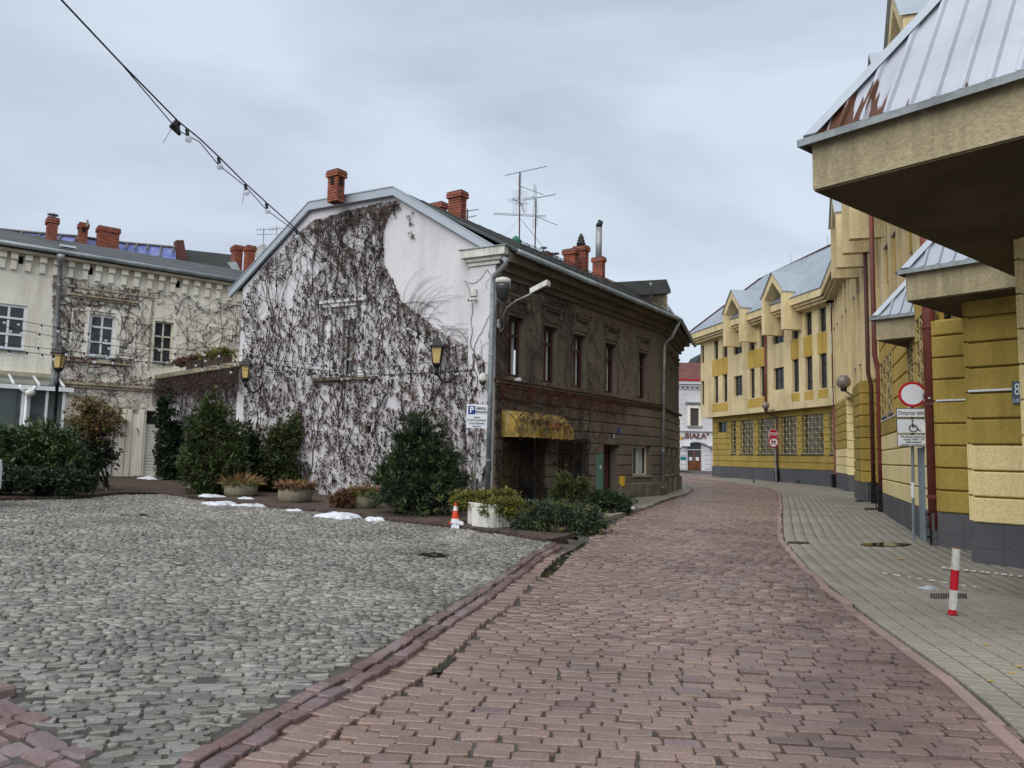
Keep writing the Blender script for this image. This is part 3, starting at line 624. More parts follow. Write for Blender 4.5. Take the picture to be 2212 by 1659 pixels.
# corner pilaster with capital
pl = MB(); pl.fb(GF, .02, .80, -.2, 6.60, 0, .07); pl.build('corner_pilaster', M['white_render'], house)
cp_ = MB(); cp_.fb(GF, -.12, .86, 6.60, 6.70, -.1, .12); cp_.fb(GF, -.2, .92, 6.705, 6.80, -.2, .18); cp_.fb(GF, -.35, 1.02, 6.805, 7.02, -.3, .27); cp_.build('capital', M['plaster_white'], house)
MB().fb(GF, -.42, 1.06, 7.02, 7.045, -.4, .30).build('capital_flashing', M['zinc_old'], house)
# street front
UW = [(.52, 1.34), (2.3, 3.12), (4.02, 4.86), (6.1, 6.97), (8.62, 9.44)]; uz0, uz1 = 3.69, 5.36
grA = (.36, 1.15, .50, 2.08); grB = (1.2, 2.4, .16, 2.08); gw2 = (3.21, 4.93, .56, 2.12); dr = (6.04, 7.02, .2, 1.98); w3 = (8.19, 9.66, .96, 2.0)
low = [grA, grB, gw2, dr, w3]
m = wall_grid(MB(), BF, 0, 10.82, -.2, 6.8, [(a, b, uz0, uz1) for a, b in UW] + low, 0, .25)
m.build('street_wall', M['brown_render'], house)
L2 = B2.L; U2 = [(.5, 1.35), (2.2, 3.05), (3.9, 4.75)]; L2w = [(a, b, .95, 2.0) for a, b in U2]
m = wall_grid(MB(), B2, 0, L2, -.2, 6.8, [(a, b, uz0, uz1) for a, b in U2] + L2w, 0, .25)
e = B2.P(L2, 0); m.poly([B2.P(L2, -.2), B2.P(L2, -.2, -7), B2.P(L2, 6.8, -7), B2.P(L2, 6.8)]); m.build('street_wall', M['brown_render'], house)
for f, ws in ((BF, UW), (B2, U2)):
    for a, b in ws:
        window(f, (a + .02, b - .02, uz0 + .02, uz1 - .02), -.22, house, 'win_red', 'glass', 2, (.70,), .07, curtain=[(0, .42), (.56, 1)])
        h = MB(); h.fb(f, a - .12, b + .12, 5.86, 5.93, 0, .13); h.fb(f, a - .07, b + .07, 5.79, 5.86, 0, .09); h.fb(f, a - .10, a - .01, 5.62, 5.79, 0, .1); h.fb(f, b + .01, b + .10, 5.62, 5.79, 0, .1)
        h.fb(f, a - .10, a, 3.72, 5.46, 0, .035); h.fb(f, b, b + .10, 3.72, 5.46, 0, .035); h.fb(f, a - .1, b + .1, 5.46, 5.60, 0, .035); h.build('window_surround', M['brown_dark'], house)
    for q in (L2w if f is B2 else [w3]):
        window(f, q, -.2, house, 'win_cream', 'glass', 2, (), .06, curtain=[(0, .45), (.52, 1)], sill=.1)
sc = MB(); sc.fb(BF, -.02, 10.84, 3.46, 3.54, 0, .14); sc.fb(BF, 0, 10.82, 3.38, 3.46, 0, .08); sc.fb(B2, .02, L2, 3.46, 3.54, 0, .14); sc.build('string_course', M['brown_dark'], house)
zf = MB(); zf.fb(BF, -.05, 10.84, 3.542, 3.56, 0, .18); zf.build('course_flashing', M['pipe_dark'], house)
# rusticated courses of the ground floor
for f, ops, Lf in ((BF, low, 10.8), (B2, L2w, L2)):
    z = .62
    while z < 3.3:
        z1 = min(z + .345, 3.36); cuts = [0.01]
        for a, b, c, d in sorted(ops):
            if c < (z + z1) / 2 < d: cuts += [a - .02, b + .02]
        cuts.append(Lf - .01)
        for a, b in zip(cuts[::2], cuts[1::2]):
            if b - a > .06: MB().bevbox(f, a, b, z + .012, z1 - .012, -.02, .045, .02).build('stone_course', M['brown_render'], house)
        z = z1
for f, a, b, h in ((BF, .02, .34, .5), (BF, 2.45, 3.15, .58), (BF, 7.1, 10.75, .70), (B2, .05, .4, .65), (B2, 1.5, 2.1, .8), (B2, 3.2, 3.7, .8), (B2, 4.9, L2, .8)):
    MB().bevbox(f, a, b, -.2, f.g(a) + h - .2, -.02, .13, .03).build('plinth_stone', M['stone_plinth'], house)
# eaves cornice, gutter, roof
for f, a, b in ((BF, -.02, 10.75), (B2, .0, L2 + .2)):
    cm = MB(); cm.fb(f, a, b, 6.28, 6.42, 0, .10); cm.fb(f, a, b, 6.42, 6.62, .0, .22); cm.fb(f, a, b, 6.62, 6.86, 0, .46); cm.build('eaves_cornice', M['brown_dark'], house)
nB, n2 = BF.n, B2.n; nm = (nB + n2).normalized(); bend = V((5.72, 28.64, 0)); end = V((7.5, 33.95, 0))
prof = [(.62, 6.93), (-3.40, 9.14), (-6.54, 9.14), (-9.75, 6.80)]
ring0 = [GF.P(3.40 + (-3.40 - q) if True else 0, z, .06) for q, z in prof]
ring0 = [GF.P(-q, z, .06) for q, z in prof]; ring1 = [bend + nm * q + V((0, 0, z)) for q, z in prof]; ring2 = [end + B2.u * .7 + n2 * q + V((0, 0, z)) for q, z in prof]
# hip the far end
ring2[1] = end + B2.u * -2.2 + n2 * -3.4 + V((0, 0, 9.14)); ring2[2] = end - B2.u * 2.2 + n2 * -6.5 + V((0, 0, 9.14))
rm = MB(); i = 0; rm.v = [tuple(p) for p in ring0 + ring1 + ring2]
for k in range(3):
    for r_ in range(2): rm.f.append((r_ * 4 + k, r_ * 4 + k + 1, r_ * 4 + 5 + k, r_ * 4 + 4 + k))
rm.f += [(8, 9, 10, 11)]
dn = V((0, 0, -.07)); nv = len(rm.v); rm.v += [tuple(V(p) + dn) for p in rm.v]; rm.f += [tuple(q + nv for q in f[::-1]) for f in rm.f]
for a, b in ((0, 4), (4, 8), (0, 1), (1, 2), (2, 3), (8, 9), (9, 10), (10, 11)): rm.f.append((a, b, b + nv, a + nv))
roof = rm.build('roof', M['roof_felt'], house)
# metal seams running up the street slope
for k in range(1, 19):
    t = k / 19; a = ring0[0].lerp(ring1[0], t); b = ring0[1].lerp(ring1[1], t); MB().tube([a + V((0, 0, .02)), b + V((0, 0, .02))], .012, 4).build('roof_seam', M['roof_dark'], roof)
rk = [(-.30, 6.83), (3.42, 9.16), (6.60, 9.16), (9.85, 6.68)]
for (s0, z0), (s1, z1) in zip(rk, rk[1:]):
    fl = MB(); d_ = .24
    fl.prism([GF.P(s0, z0 - d_ + .03, .06), GF.P(s1, z1 - d_ + .03, .06), GF.P(s1, z1 + .03, .06), GF.P(s0, z0 + .03, .06)], GF.n * .09)
    fl.prism([GF.P(s0, z0 + .03, -.25), GF.P(s1, z1 + .03, -.25), GF.P(s1, z1 + .06, -.25), GF.P(s0, z0 + .06, -.25)], GF.n * .42)
    fl.build('rake_flashing', M['zinc'], house)
gm = MB(); ga = BF.P(.05, 6.88, .62); gb_ = bend + nm * .68 + V((0, 0, 6.80)); gc = end + B2.u * .6 + n2 * .66 + V((0, 0, 6.72)); gm.tube([ga, gb_, gc], .075, 10); gm.build('gutter', M['zinc_old'], house, True)
for k in range(16):
    q = ga.lerp(gb_, (k + .5) / 16); MB().tube([q + V((0, 0, -.09)) + BF.n * .02, q + BF.n * .09, q + V((0, 0, .08)) - BF.n * .02], .012, 4).build('gutter_bracket', M['zinc_old'], house)
sg = MB()
def roofpt(t, w_, dz=0): a = ring0[0].lerp(ring1[0], t); b = ring0[1].lerp(ring1[1], t); return a.lerp(b, w_) + V((0, 0, dz))
for dz in (.06, .15, .24): sg.tube([roofpt(.07, .10, dz), roofpt(1, .10, dz)], .008, 4)
for k in range(150):
    t = .07 + .93 * k / 149; sg.tube([roofpt(t, .10, .02), roofpt(t, .10, .26)], .005, 3, False)
for k in range(12):
    t = .1 + .85 * k / 11; sg.tube([roofpt(t, .02, .03), roofpt(t, .10, .26), roofpt(t, .14, .03)], .012, 4)
sg.build('snow_guard', M['dark_iron'], roof)
g2 = MB()
for dz in (.06, .15, .24): g2.tube([ring1[0].lerp(ring1[1], .1) + V((0, 0, dz)), ring2[0].lerp(ring2[1], .1) + V((0, 0, dz))], .008, 4)
for k in range(50): q = (ring1[0].lerp(ring1[1], .1)).lerp(ring2[0].lerp(ring2[1], .1), k / 49); g2.tube([q, q + V((0, 0, .25))], .005, 3, False)
g2.build('snow_guard', M['dark_iron'], roof)
hat = MB(); hp = BF.P(5.3, 7.55, -.55); hat.par(hp, BF.u * .7, BF.n * -.5 + V((0, 0, .28)), V((0, 0, .09))); hat.build('roof_hatch', M['roof_dark'], roof)
# downpipes
def gpx(f, x, y, o): s_, z_ = f.px(x, y, o); return f.P(s_, z_, o)
dp = [gpx(BF, 1094, 556, .6), gpx(BF, 1092, 572, .55), gpx(GF, 1067, 596, .2), gpx(GF, 1065, 612, .19), gpx(GF, 1059, 830, .19), gpx(GF, 1053, 1063, .19)]
pipe_run('downpipe', dp, .062, 'zinc_old', house, 10, [(dp[3].lerp(dp[5], t), dp[5] - dp[3]) for t in (.05, .35, .6, .85)])
dp = [gb_ + V((0, 0, -.05)) - BF.u * .1, gpx(BF, 1452, 728, .5), gpx(BF, 1437, 740, .16), gpx(BF, 1435, 755, .14), gpx(BF, 1431, 1068, .14)]
pipe_run('downpipe', dp, .06, 'galv', house, 10, [(dp[3].lerp(dp[4], t), dp[4] - dp[3]) for t in (.1, .4, .7, .95)])
# doors, iron grilles
def plane_part(f, r, o, name, mat, parent, t=.03): return MB().fb(f, r[0], r[1], r[2], r[3], o - t, o).build(name, M[mat], parent)
def bars(f, r, o, parent, step=.085, belly=.10, mat='black_iron'):
    g = MB(); a, b, c, d = r; h = d - c
    for q in (c + .05, c + h * .33, c + h * .36, c + h * .78, d - .05): g.fb(f, a, b, q - .012, q + .012, o - .012, o + .012)
    n_ = int((b - a) / step)
    for k in range(n_ + 1):
        s_ = a + (b - a) * k / n_; pts = [f.P(s_, c, o)]
        for t, w_ in ((.08, .0), (.14, 1), (.30, 1), (.36, .1), (.6, 0), (.76, 0), (.82, .8), (.97, .8), (1, 0)): pts.append(f.P(s_, c + h * t, o + belly * w_))
        g.tube(pts, .009, 4)
    cx, cz = (a + b) / 2, c + h * .58
    for k in range(12):
        w_ = 2 * math.pi * k / 12; g.tube([f.P(cx, cz, o + .02), f.P(cx + .3 * math.cos(w_), cz + .3 * math.sin(w_), o + .02)], .008, 4)
    return g.build('iron_grille', M[mat], parent)
plane_part(BF, grA, -.22, 'shop_window', 'panel_yellow', house); plane_part(BF, grB, -.3, 'shop_door', 'void', house)
bars(BF, (grA[0], grA[1], grA[2] - .06, grA[3]), .08, house); bars(BF, (grB[0], grB[1], .12, grB[3]), .06, house, .075)
window(BF, gw2, -.2, house, 'win_red', 'glass_dark', 3, (.72,), .06); bars(BF, gw2, .08, house)
plane_part(BF, dr, -.3, 'door', 'win_red', house, .05); dl = MB(); dl.fb(BF, 6.55, 6.57, .2, 1.7, -.29, -.285); dl.fb(BF, 6.04, 7.02, 1.7, 1.76, -.3, -.26); dl.build('door_trim', M['dark_iron'], house)
hm = MB(); hm.fb(BF, 5.96, 7.1, 2.0, 2.05, 0, .1); hm.prism([BF.P(6.2, 2.05, 0), BF.P(6.95, 2.05, 0), BF.P(6.75, 2.17, 0), BF.P(6.4, 2.17, 0)], BF.n * .09); hm.build('door_hood', M['stone_plinth'], house)
MB().bevbox(BF, 5.50, 5.92, .55, 1.67, 0, .09, .01).build('meter_cupboard', M['box_teal'], house); MB().fb(BF, 5.66, 5.76, 1.2, 1.32, .09, .093).build('notice', M['sign_white'], house)
MB().bevbox(BF, 7.12, 7.32, .62, .96, .05, .16, .01).build('gas_box', M['box_yellow'], house)
np_ = BF.zr('r6', 1552, 905, 1585, 945); plate = MB().fb(BF, np_[0], np_[1], np_[2], np_[3], .05, .07).build('number_plate', M['sign_black'], house)
def text_mesh(name, s, size, mat, parent, org, u, up, align='CENTER', thick=0.004, xs=1.0, bold=0.0):
    cu = bpy.data.curves.new('tmp', 'FONT'); cu.body = s; cu.size = size; cu.align_x = align; cu.align_y = 'CENTER'; cu.extrude = thick / 2; cu.resolution_u = 3; cu.offset = bold
    ob = bpy.data.objects.new('tmp', cu); COL.objects.link(ob); dg = bpy.context.evaluated_depsgraph_get(); me = bpy.data.meshes.new_from_object(ob.evaluated_get(dg))
    bpy.data.objects.remove(ob); u = V(u).normalized(); up = V(up).normalized(); n = u.cross(up)
    R = Matrix((u * xs, up, n)).transposed(); me.transform(R.to_4x4()); me.materials.clear(); me.materials.append(M[mat]); me.name = name
    return link(name, me, V(org) + n * .003, parent)
text_mesh('number', '15', .20, 'sign_white', plate, BF.P((np_[0] + np_[1]) / 2, (np_[2] + np_[3]) / 2, .072), BF.u, (0, 0, 1))
q = BF.zr('r6', 1605, 855, 1628, 895); pb = MB().fb(BF, q[0], q[1], q[2], q[3], .05, .065).build('small_plate', M['sign_blue'], house)
# chimneys and roof furniture of the corner house
brz = math.atan2(BF.u.y, BF.u.x)
def ridge_at(x, y, o=-3.4): s_, z_ = BF.px(x, y, o); return s_, z_
def chim_px(x0, x1, ytop, zbase, o, dep, hole=None, parent=house, cap=2):
    s0, zt = BF.px(x0, ytop, o); s1, _ = BF.px(x1, ytop, o); sm = (s0 + s1) / 2
    # apparent width of a turned box: w*cos + d*sin
    p = BF.P(sm, zbase, o); dist = p.y; tot = (x1 - x0) / F * dist; vx = V((p.x, p.y, 0)).normalized(); perp = V((vx.y, -vx.x, 0))
    cw, sw = abs(BF.u.dot(perp)), abs(BF.n.dot(perp)); wd = max(.3, (tot - dep * sw) / cw)
    return chimney(house, (p.x, p.y, zbase), wd, dep, zt - zbase, brz, hole, cap=cap)
chim_px(709, 746, 364, 8.9, -5.2, .42, True)
chim_px(968, 1009, 410, 8.2, -2.9, .5)
c3 = chim_px(929, 966, 435, 9.0, -5.0, .5)
fl = MB(); 
chim_px(1158, 1190, 543, 8.4, -3.6, .5)
chim_px(1222, 1245, 535, 7.8, -2.6, .5); chim_px(1243, 1268, 531, 7.8, -2.5, .5)
c5 = chim_px(1283, 1304, 555, 7.9, -4.2, .5)
def on_roof(x, y, o): s_, z_ = BF.px(x, y, o); return BF.P(s_, z_, o)
a, b = on_roof(1293, 556, -4.2), on_roof(1294, 492, -4.2)
fp = MB().tube([a + V((0, 0, -.4)), b], .14, 12).build('flue_pipe', M['galv'], c5, True); MB().tube([b, b + V((0, 0, .12)), b + V((.06, 0, .26)), b + V((-.02, 0, .36))], [.13, .15, .13, .04], 10).build('cowl', M['black_iron'], fp, True)
a = on_roof(1255, 531, -2.5); MB().lathe(a, [(.16, 0), (.18, .1), (.12, .15), (.15, .2), (.1, .26), (.12, .3), (.03, .48)], 12).build('chimney_pot', M['dark_iron'], house, True)
a = on_roof(1199, 566, -3.2); MB().lathe(a + V((0, 0, -.5)), [(.1, 0), (.1, .72), (.02, .73), (.02, .80), (.16, .81), (.16, .84)], 12).build('vent_pipe', M['galv'], house, True)
a = on_roof(1174, 542, -3.6); MB().lathe(a, [(.02, -.1), (.02, .1), (.14, .11), (.13, .14)], 10).build('vent_cap', M['galv'], house)
a = on_roof(1114, 538, -3.3); MB().lathe(a + V((0, 0, -.5)), [(.12, 0), (.13, .55), (.1, .58), (.16, .7), (.22, .78), (.12, .9), (.03, .98)], 14).build('roof_ventilator', M['green_vent'], house, True)
# aerials
def yagi(mb, c, dr, L_, n_, el, spread=(0, 0, 0), r=.006):
    c, dr = V(c), V(dr).normalized(); side = dr.cross(V((0, 0, 1))).normalized()
    mb.tube([c - dr * L_ * .35, c + dr * L_ * .65], r * 1.8, 5)
    for k in range(n_):
        q = c + dr * L_ * (-.35 + k / (n_ - 1)); mb.tube([q - side * el / 2, q + side * el / 2], r * .8, 4, False)
def grid_panel(mb, c, dr, w_, h_):
    dr = V(dr).normalized(); side = dr.cross(V((0, 0, 1))).normalized(); c = V(c)
    for sg_ in (1, -1):
        for k in range(6):
            mb.tube([c + side * (-w_ / 2) + V((0, 0, sg_ * (.05 + h_ * k / 6))), c + side * (w_ / 2) + V((0, 0, sg_ * (.05 + h_ * k / 6)))], .004, 3, False)
        for k in range(5):
            q = side * (-w_ / 2 + w_ * k / 4); mb.tube([c + q + V((0, 0, sg_ * .05)), c + q + V((0, 0, sg_ * (.05 + h_)))], .004, 3, False)
def mast(x, ytop, ybot, o, label, heads):
    a, b = on_roof(x, ybot, o), on_roof(x + (1 if x < 1140 else 3), ytop, o)
    t = thing('tv_aerial', label, 'aerial', a + V((0, 0, -.3)), 'aerials on the corner house roof')
    MB().tube([a + V((0, 0, -.4)), b], .028, 6).build('mast', M['pipe_dark'], t)
    for kind, yy, dr, L_, n_, el in heads:
        c = on_roof(x + 1, yy, o); g = MB()
        if kind == 'y': yagi(g, c, dr, L_, n_, el)
        if kind == 'p': grid_panel(g, c, dr, .5, .4); g.tube([c, c + V(dr).normalized() * .9 + V((0, 0, -.12))], .012, 5); 
        if kind == 'd': side = V(dr).normalized(); g.tube([c - side * .95, c + side * .95], .012, 5); g.tube([c - side * .95 + V((0, 0, .05)), c + side * .95 + V((0, 0, .05))], .012, 5)
        g.build('antenna', M['galv'] if kind != 'y' else M['dark_iron'], t)
    return t
mast(1122, 372, 544, -3.4, 'tall television aerial mast with four antennas behind the green roof ventilator', [('y', 372, (.75, .35, .32), 1.75, 16, .16), ('p', 402, (.8, .2, -.1), 0, 0, 0), ('y', 438, (-.5, -.8, .0), .8, 8, .5), ('p', 436, (.2, .9, 0), 0, 0, 0), ('d', 466, (1, .1, 0), 0, 0, 0)])
mast(1155, 430, 560, -3.4, 'shorter television aerial mast with a long ribbed antenna and a grid panel', [('y', 428, (.85, .3, .28), 1.3, 14, .3), ('p', 424, (-.8, .2, 0), 0, 0, 0), ('p', 467, (.8, .3, -.1), 0, 0, 0)])
gw_ = MB(); tp = on_roof(1122, 470, -3.4)
for x, y in ((1085, 520), (1205, 570), (1215, 588)): gw_.tube([tp, on_roof(x, y, -3.2)], .005, 3)
tag(gw_.build('guy_wires', M['galv']), 'thin steel guy wires running down from the tall aerial mast', 'wires')
mast(1009, 452, 486, -4.0, 'small television aerial beside the brick chimney near the gable apex', [('y', 456, (.8, .3, .25), .6, 7, .25), ('y', 470, (.8, .3, .3), .5, 6, .3)])
# buildings behind the corner house
rear = thing('rear_house', 'cream rendered house with dark roof rising behind the corner house roof', 'house', (8.5, 38, .3))
RF = Fr(6.0, 37.5, 9.6, 38.8)
def rp_(r, x, y, o=0): return RF.P(*RF.px(*Z(r, x, y), o), o)
wq = MB(); wq.prism([rp_('r5', 1350, 1110), rp_('r5', 1350, 1560), rp_('r5', 2053, 1560), rp_('r5', 2053, 1225), rp_('r5', 1700, 1245), rp_('r5', 1650, 1200), rp_('r5', 1420, 1040)], -RF.n * 5); wq.build('wall', M['cream_dirty'], rear)
rq = MB(); rq.prism([rp_('r5', 1590, 1130, .3), rp_('r5', 2045, 1105, .3), rp_('r5', 2082, 1200, .5), rp_('r5', 2082, 1225, .5), rp_('r5', 1680, 1250, .5)], -RF.n * 5); rq.build('roof', M['roof_dark'], rear)
r3_ = MB(); r3_.prism([rp_('r5', 1345, 1075, .2), rp_('r5', 1420, 1030, .2), rp_('r5', 1690, 1205, .2), rp_('r5', 1660, 1215, .2), rp_('r5', 1425, 1062, .2), rp_('r5', 1345, 1105, .2)], -RF.n * 1.0); r3_.build('verge', M['roof_red'], rear)
pipe_run('flue', [rp_('r5', 1902, 1285, .25), rp_('r5', 1898, 1140, .25)], .13, 'galv', rear)
lr = MB(); lr.prism([rp_('r5', 2053, 1440, 1.0), rp_('r5', 2212, 1535, 1.5), rp_('r5', 2212, 1570, 1.5), rp_('r5', 2053, 1500, 1.0)], -RF.n * 4); lr.build('lower_roof', M['roof_dark'], rear)
# ================================================================ cream house at the back of the courtyard
LF = Fr(-14.62, 28.05, -14.62 + .773 * 10, 28.05 + .634 * 10)
lh = thing('courtyard_house', 'cream courtyard house with corbelled eaves, white windows and bare vine on its front', 'house', (-13.0, 29.4, .5))
def lz(r, x, y, o=0.0): s_, z_ = LF.px(*Z(r, x, y), o); return LF.P(s_, z_, o)
lw = [(-4.05, -3.01, 4.85, 6.42), (-1.07, -.21, 4.87, 6.43), (1.15, 1.84, 4.85, 6.45)]
gate = LF.zr('r2', 590, 560, 1000, 1052); sdoor = LF.zr('r2', 1262, 480, 1400, 1010); gate = (gate[0], gate[1], .3, gate[3]); sdoor = (sdoor[0], sdoor[1], .55, sdoor[3])
vents = [LF.zr('r1', 160, 458, 206, 530), LF.zr('r1', 765, 552, 812, 624), LF.zr('r1', 1532, 672, 1574, 738)]
pans = [LF.zr('r1', 625, 935, 730, 1330), LF.zr('r1', 1045, 990, 1165, 1340), LF.zr('r1', 1815, 1085, 2005, 1250)]
m = wall_grid(MB(), LF, -9, 6.5, -.2, 8.35, lw + [gate, sdoor] + vents, 0, .22); m.build('front_wall', M['cream_render'], lh)
for v_ in vents: MB().poly([LF.P(v_[0], v_[2], -.2), LF.P(v_[1], v_[2], -.2), LF.P(v_[1], v_[3], -.2), LF.P(v_[0], v_[3], -.2)]).build('attic_vent', M['void'], lh)
for p_ in pans:
    t = MB(); a, b, c, d = p_
    for q in ((a - .05, b + .05, d, d + .06), (a - .05, b + .05, c - .06, c), (a - .05, a, c, d), (b, b + .05, c, d)): t.fb(LF, *q, 0, .035)
    t.build('blank_panel_frame', M['cream_render'], lh)
window(LF, lw[0], -.12, lh, 'win_white', 'glass_dark', 2, (.34, .70), .09, sill=.1, bar=.07)
window(LF, lw[1], -.12, lh, 'win_white', 'glass_dark', 2, (.34, .70), .09, sill=.1, bar=.07)
window(LF, lw[2], -.18, lh, 'win_cream', 'glass_dark', 2, (.34, .64), .06, sill=.08)
su = MB(); a, b, c, d = lw[1]; su.fb(LF, a - .16, a - .02, c, d + .1, 0, .04); su.fb(LF, b + .02, b + .16, c, d + .1, 0, .04); su.fb(LF, a - .16, b + .16, d + .1, d + .22, 0, .04); su.build('window_surround', M['cream_render'], lh)
hd = MB(); h_ = LF.zr('r1', 595, 795, 1200, 890); hd.fb(LF, h_[0], h_[1], 7.00, 7.07, 0, .16); hd.fb(LF, h_[0] + .06, h_[1] - .06, 6.93, 7.0, 0, .09); hd.build('hood_mould', M['cream_dirty'], lh)
sl = MB(); sl.fb(LF, -1.85, .35, 4.62, 4.70, 0, .14); sl.build('sill_course', M['cream_dirty'], lh)
ld = MB(); ld.fb(LF, -1.9, 6.4, 3.80, 3.90, 0, .16); ld.fb(LF, -1.9, 6.4, 3.70, 3.80, 0, .08); ld.build('string_course', M['cream_dirty'], lh)
ld = MB(); ld.fb(LF, -9, -2.0, 3.92, 4.10, 0, .14); ld.build('string_course', M['cream_dirty'], lh)
pm = MB(); pm.fb(LF, .98, 1.06, 4.5, 7.5, 0, .02); pm.fb(LF, -1.85, 1.1, 7.30, 7.36, 0, .05); pm.build('wall_band', M['cream_dirty'], lh)
for x in (20, 120, 245, 370, 490, 615, 740, 850, 965, 1078, 1185, 1300, 1400, 1500, 1605, 1705, 1800, 1895, 1995, 2080):
    s_ = LF.px(*Z('r1', x, 500 + .155 * x))[0]; k = MB(); k.bevbox(LF, s_ - .11, s_ + .11, 7.98, 8.20, 0, .22, .02); k.bevbox(LF, s_ - .09, s_ + .09, 7.62, 7.98, 0, .12, .02); k.build('corbel', M['cream_render'], lh)
cm = MB(); cm.fb(LF, -9, 6.5, 8.20, 8.30, 0, .34); cm.build('eaves_board', M['cream_dirty'], lh)
gt = MB().tube([LF.P(-9, 8.43, .45), LF.P(6.3, 8.40, .45)], .085, 10).build('gutter', M['zinc_old'], lh, True)
RZ = LF.px(*Z('r1', 1000, 398), -4.2)[1]
rm = MB(); rm.prism([LF.P(-9, 8.40, .48), LF.P(-9, RZ, -4.2), LF.P(-9, 8.3, -8.5)], LF.u * 17); roofL = rm.build('roof', M['roof_felt'], lh)
MB().fb(LF, *(-2.05, -1.55), 8.92, 8.99, -1.0, -.8).build('skylight', M['sign_white'], roofL)
dpp = [lz('r1', 528, 478, .45), lz('r1', 524, 545, .22), lz('r1', 520, 600, .10), lz('r1', 462, 1540, .10)]; dpp.append(V((dpp[-1].x, dpp[-1].y, .6)))
pipe_run('downpipe', dpp, .075, 'galv', lh, 10, [(dpp[2].lerp(dpp[3], t), (0, 0, 1)) for t in (.02, .12, .5, .9)])
MB().lathe(dpp[0] + V((0, 0, -.12)), [(.08, 0), (.14, .12), (.14, .24)], 12).build('rain_hopper', M['galv'], lh, True)
# ground floor: gate with hood, side door, pilasters
def plank_door(f, r, o, parent, mat, n_=9, name='door'):
    a, b, c, d = r; dd = MB().fb(f, a, b, c, d, o - .05, o).build(name, M[mat], parent)
    for k in range(n_): z0 = c + .05 + (d - c - .1) * k / n_; MB().bevbox(f, a + .08, b - .08, z0 + .012, z0 + (d - c - .1) / n_ - .012, o - .01, o + .018, .012).build('panel_board', M[mat], dd)
    return dd
mid_ = (gate[0] + gate[1]) / 2
plank_door(LF, (gate[0] + .05, mid_ - .01, gate[2], gate[3] - .25), -.16, lh, 'door_white', 10, 'gate_leaf'); plank_door(LF, (mid_ + .01, gate[1] - .05, gate[2], gate[3] - .25), -.16, lh, 'door_white', 10, 'gate_leaf')
MB().fb(LF, gate[0], gate[1], gate[3] - .25, gate[3], -.2, -.12).build('gate_head', M['door_white'], lh)
plank_door(LF, (sdoor[0] + .04, sdoor[1] - .04, sdoor[2], sdoor[3] - .5), -.18, lh, 'door_white', 16, 'side_door')
tr = MB(); a, b = sdoor[0] + .04, sdoor[1] - .04; z0, z1 = sdoor[3] - .5, sdoor[3] - .04
for k in range(6): q = a + (b - a) * k / 5; tr.tube([LF.P(q, z0, -.12), LF.P(min(b, q + .15), z1, -.12)], .01, 4); tr.tube([LF.P(q, z0, -.12), LF.P(max(a, q - .15), z1, -.12)], .01, 4)
tr.build('transom_grille', M['dark_iron'], lh); MB().fb(LF, a, b, z0, z1, -.2, -.17).build('transom_pane', M['glass_dark'], lh)
st = MB(); st.fb(LF, sdoor[0] - .3, sdoor[1] + .2, .3, .55, .0, .5); st.fb(LF, sdoor[0] - .8, sdoor[1] + .2, .2, .42, .0, .8); st.build('door_step', M['concrete'], lh)
for x0, x1 in ((1040, 1082), (1090, 1135), (1185, 1240)):
    q = LF.zr('r2', x0, 560, x1, 1000); MB().bevbox(LF, q[0], q[1], .3, 3.0, 0, .06, .015).build('pilaster', M['cream_render'], lh)
arc = []; p0, p1 = lz('r2', 560, 505), lz('r2', 1105, 560)
sA = LF.px(*Z('r2', 560, 520))[0]; sB = LF.px(*Z('r2', 1105, 560))[0]; zb, zt = LF.px(*Z('r2', 830, 590))[1] - .1, LF.px(*Z('r2', 830, 470))[1]
hood = MB(); n_ = 14
for k in range(n_):
    t0, t1 = k / n_, (k + 1) / n_; f_ = lambda t: zb + (zt - zb) * math.sin(math.pi * (0.12 + .76 * t)) ** 1.0
    hood.par(LF.P(sA + (sB - sA) * t0, f_(t0), 0), LF.P(sA + (sB - sA) * t1, f_(t1), 0) - LF.P(sA + (sB - sA) * t0, f_(t0), 0), LF.n * .75 + V((0, 0, -.12)), (0, 0, .05))
hood.build('gate_hood', M['cream_dirty'], lh)
# chimneys on and behind the ridge, tarpaulin roof
lrz = math.atan2(LF.u.y, LF.u.x)
def lch(r, x0, x1, y0, zb_, o, dep, hole=None, par=lh):
    a = LF.px(*Z(r, x0, y0), o); b = LF.px(*Z(r, x1, y0), o); s_ = (a[0] + b[0]) / 2; p = LF.P(s_, zb_, o); w_ = max(.35, abs(b[0] - a[0]) - dep * .55)
    return chimney(par, p, w_, dep, a[1] - zb_, lrz, hole, course=.1, bl=.3), LF.P(s_, a[1], o)
c, tp = lch('r1', 400, 515, 145, RZ - .5, -3.6, .5); MB().lathe(tp, [(.09, 0), (.09, .22), (.2, .23), (.2, .27)], 10).build('cowl', M['galv'], c)
tb = thing('tarpaulin_roof_house', 'house behind with its roof covered in blue tarpaulin and grey laths', 'house', LF.P(-1, .5, -10))
TF = lambda x, y, o: lz('r1', x, y, o)
MB().prism([LF.P(-9, 0.3, -8.8), LF.P(3.6, .3, -8.8), LF.P(3.6, 9.6, -8.8), LF.P(-9, 9.6, -8.8)], -LF.n * 7).build('wall', M['cream_dirty'], tb)
tl = [(-300, 205), (0, 230), (200, 250), (400, 268), (690, 292), (860, 318), (1080, 347), (1300, 366), (1530, 387)]
tm = MB()
for k, ((xa, ya), (xb, yb)) in enumerate(zip(tl, tl[1:])):
    a, b = TF(xa, ya, -9.5), TF(xb, yb, -9.5); wv_ = .06 * (k % 2); tm.poly([a, b, TF(xb, yb + 250, -8.0) + LF.n * wv_, TF(xa, ya + 250, -8.0) - LF.n * wv_])
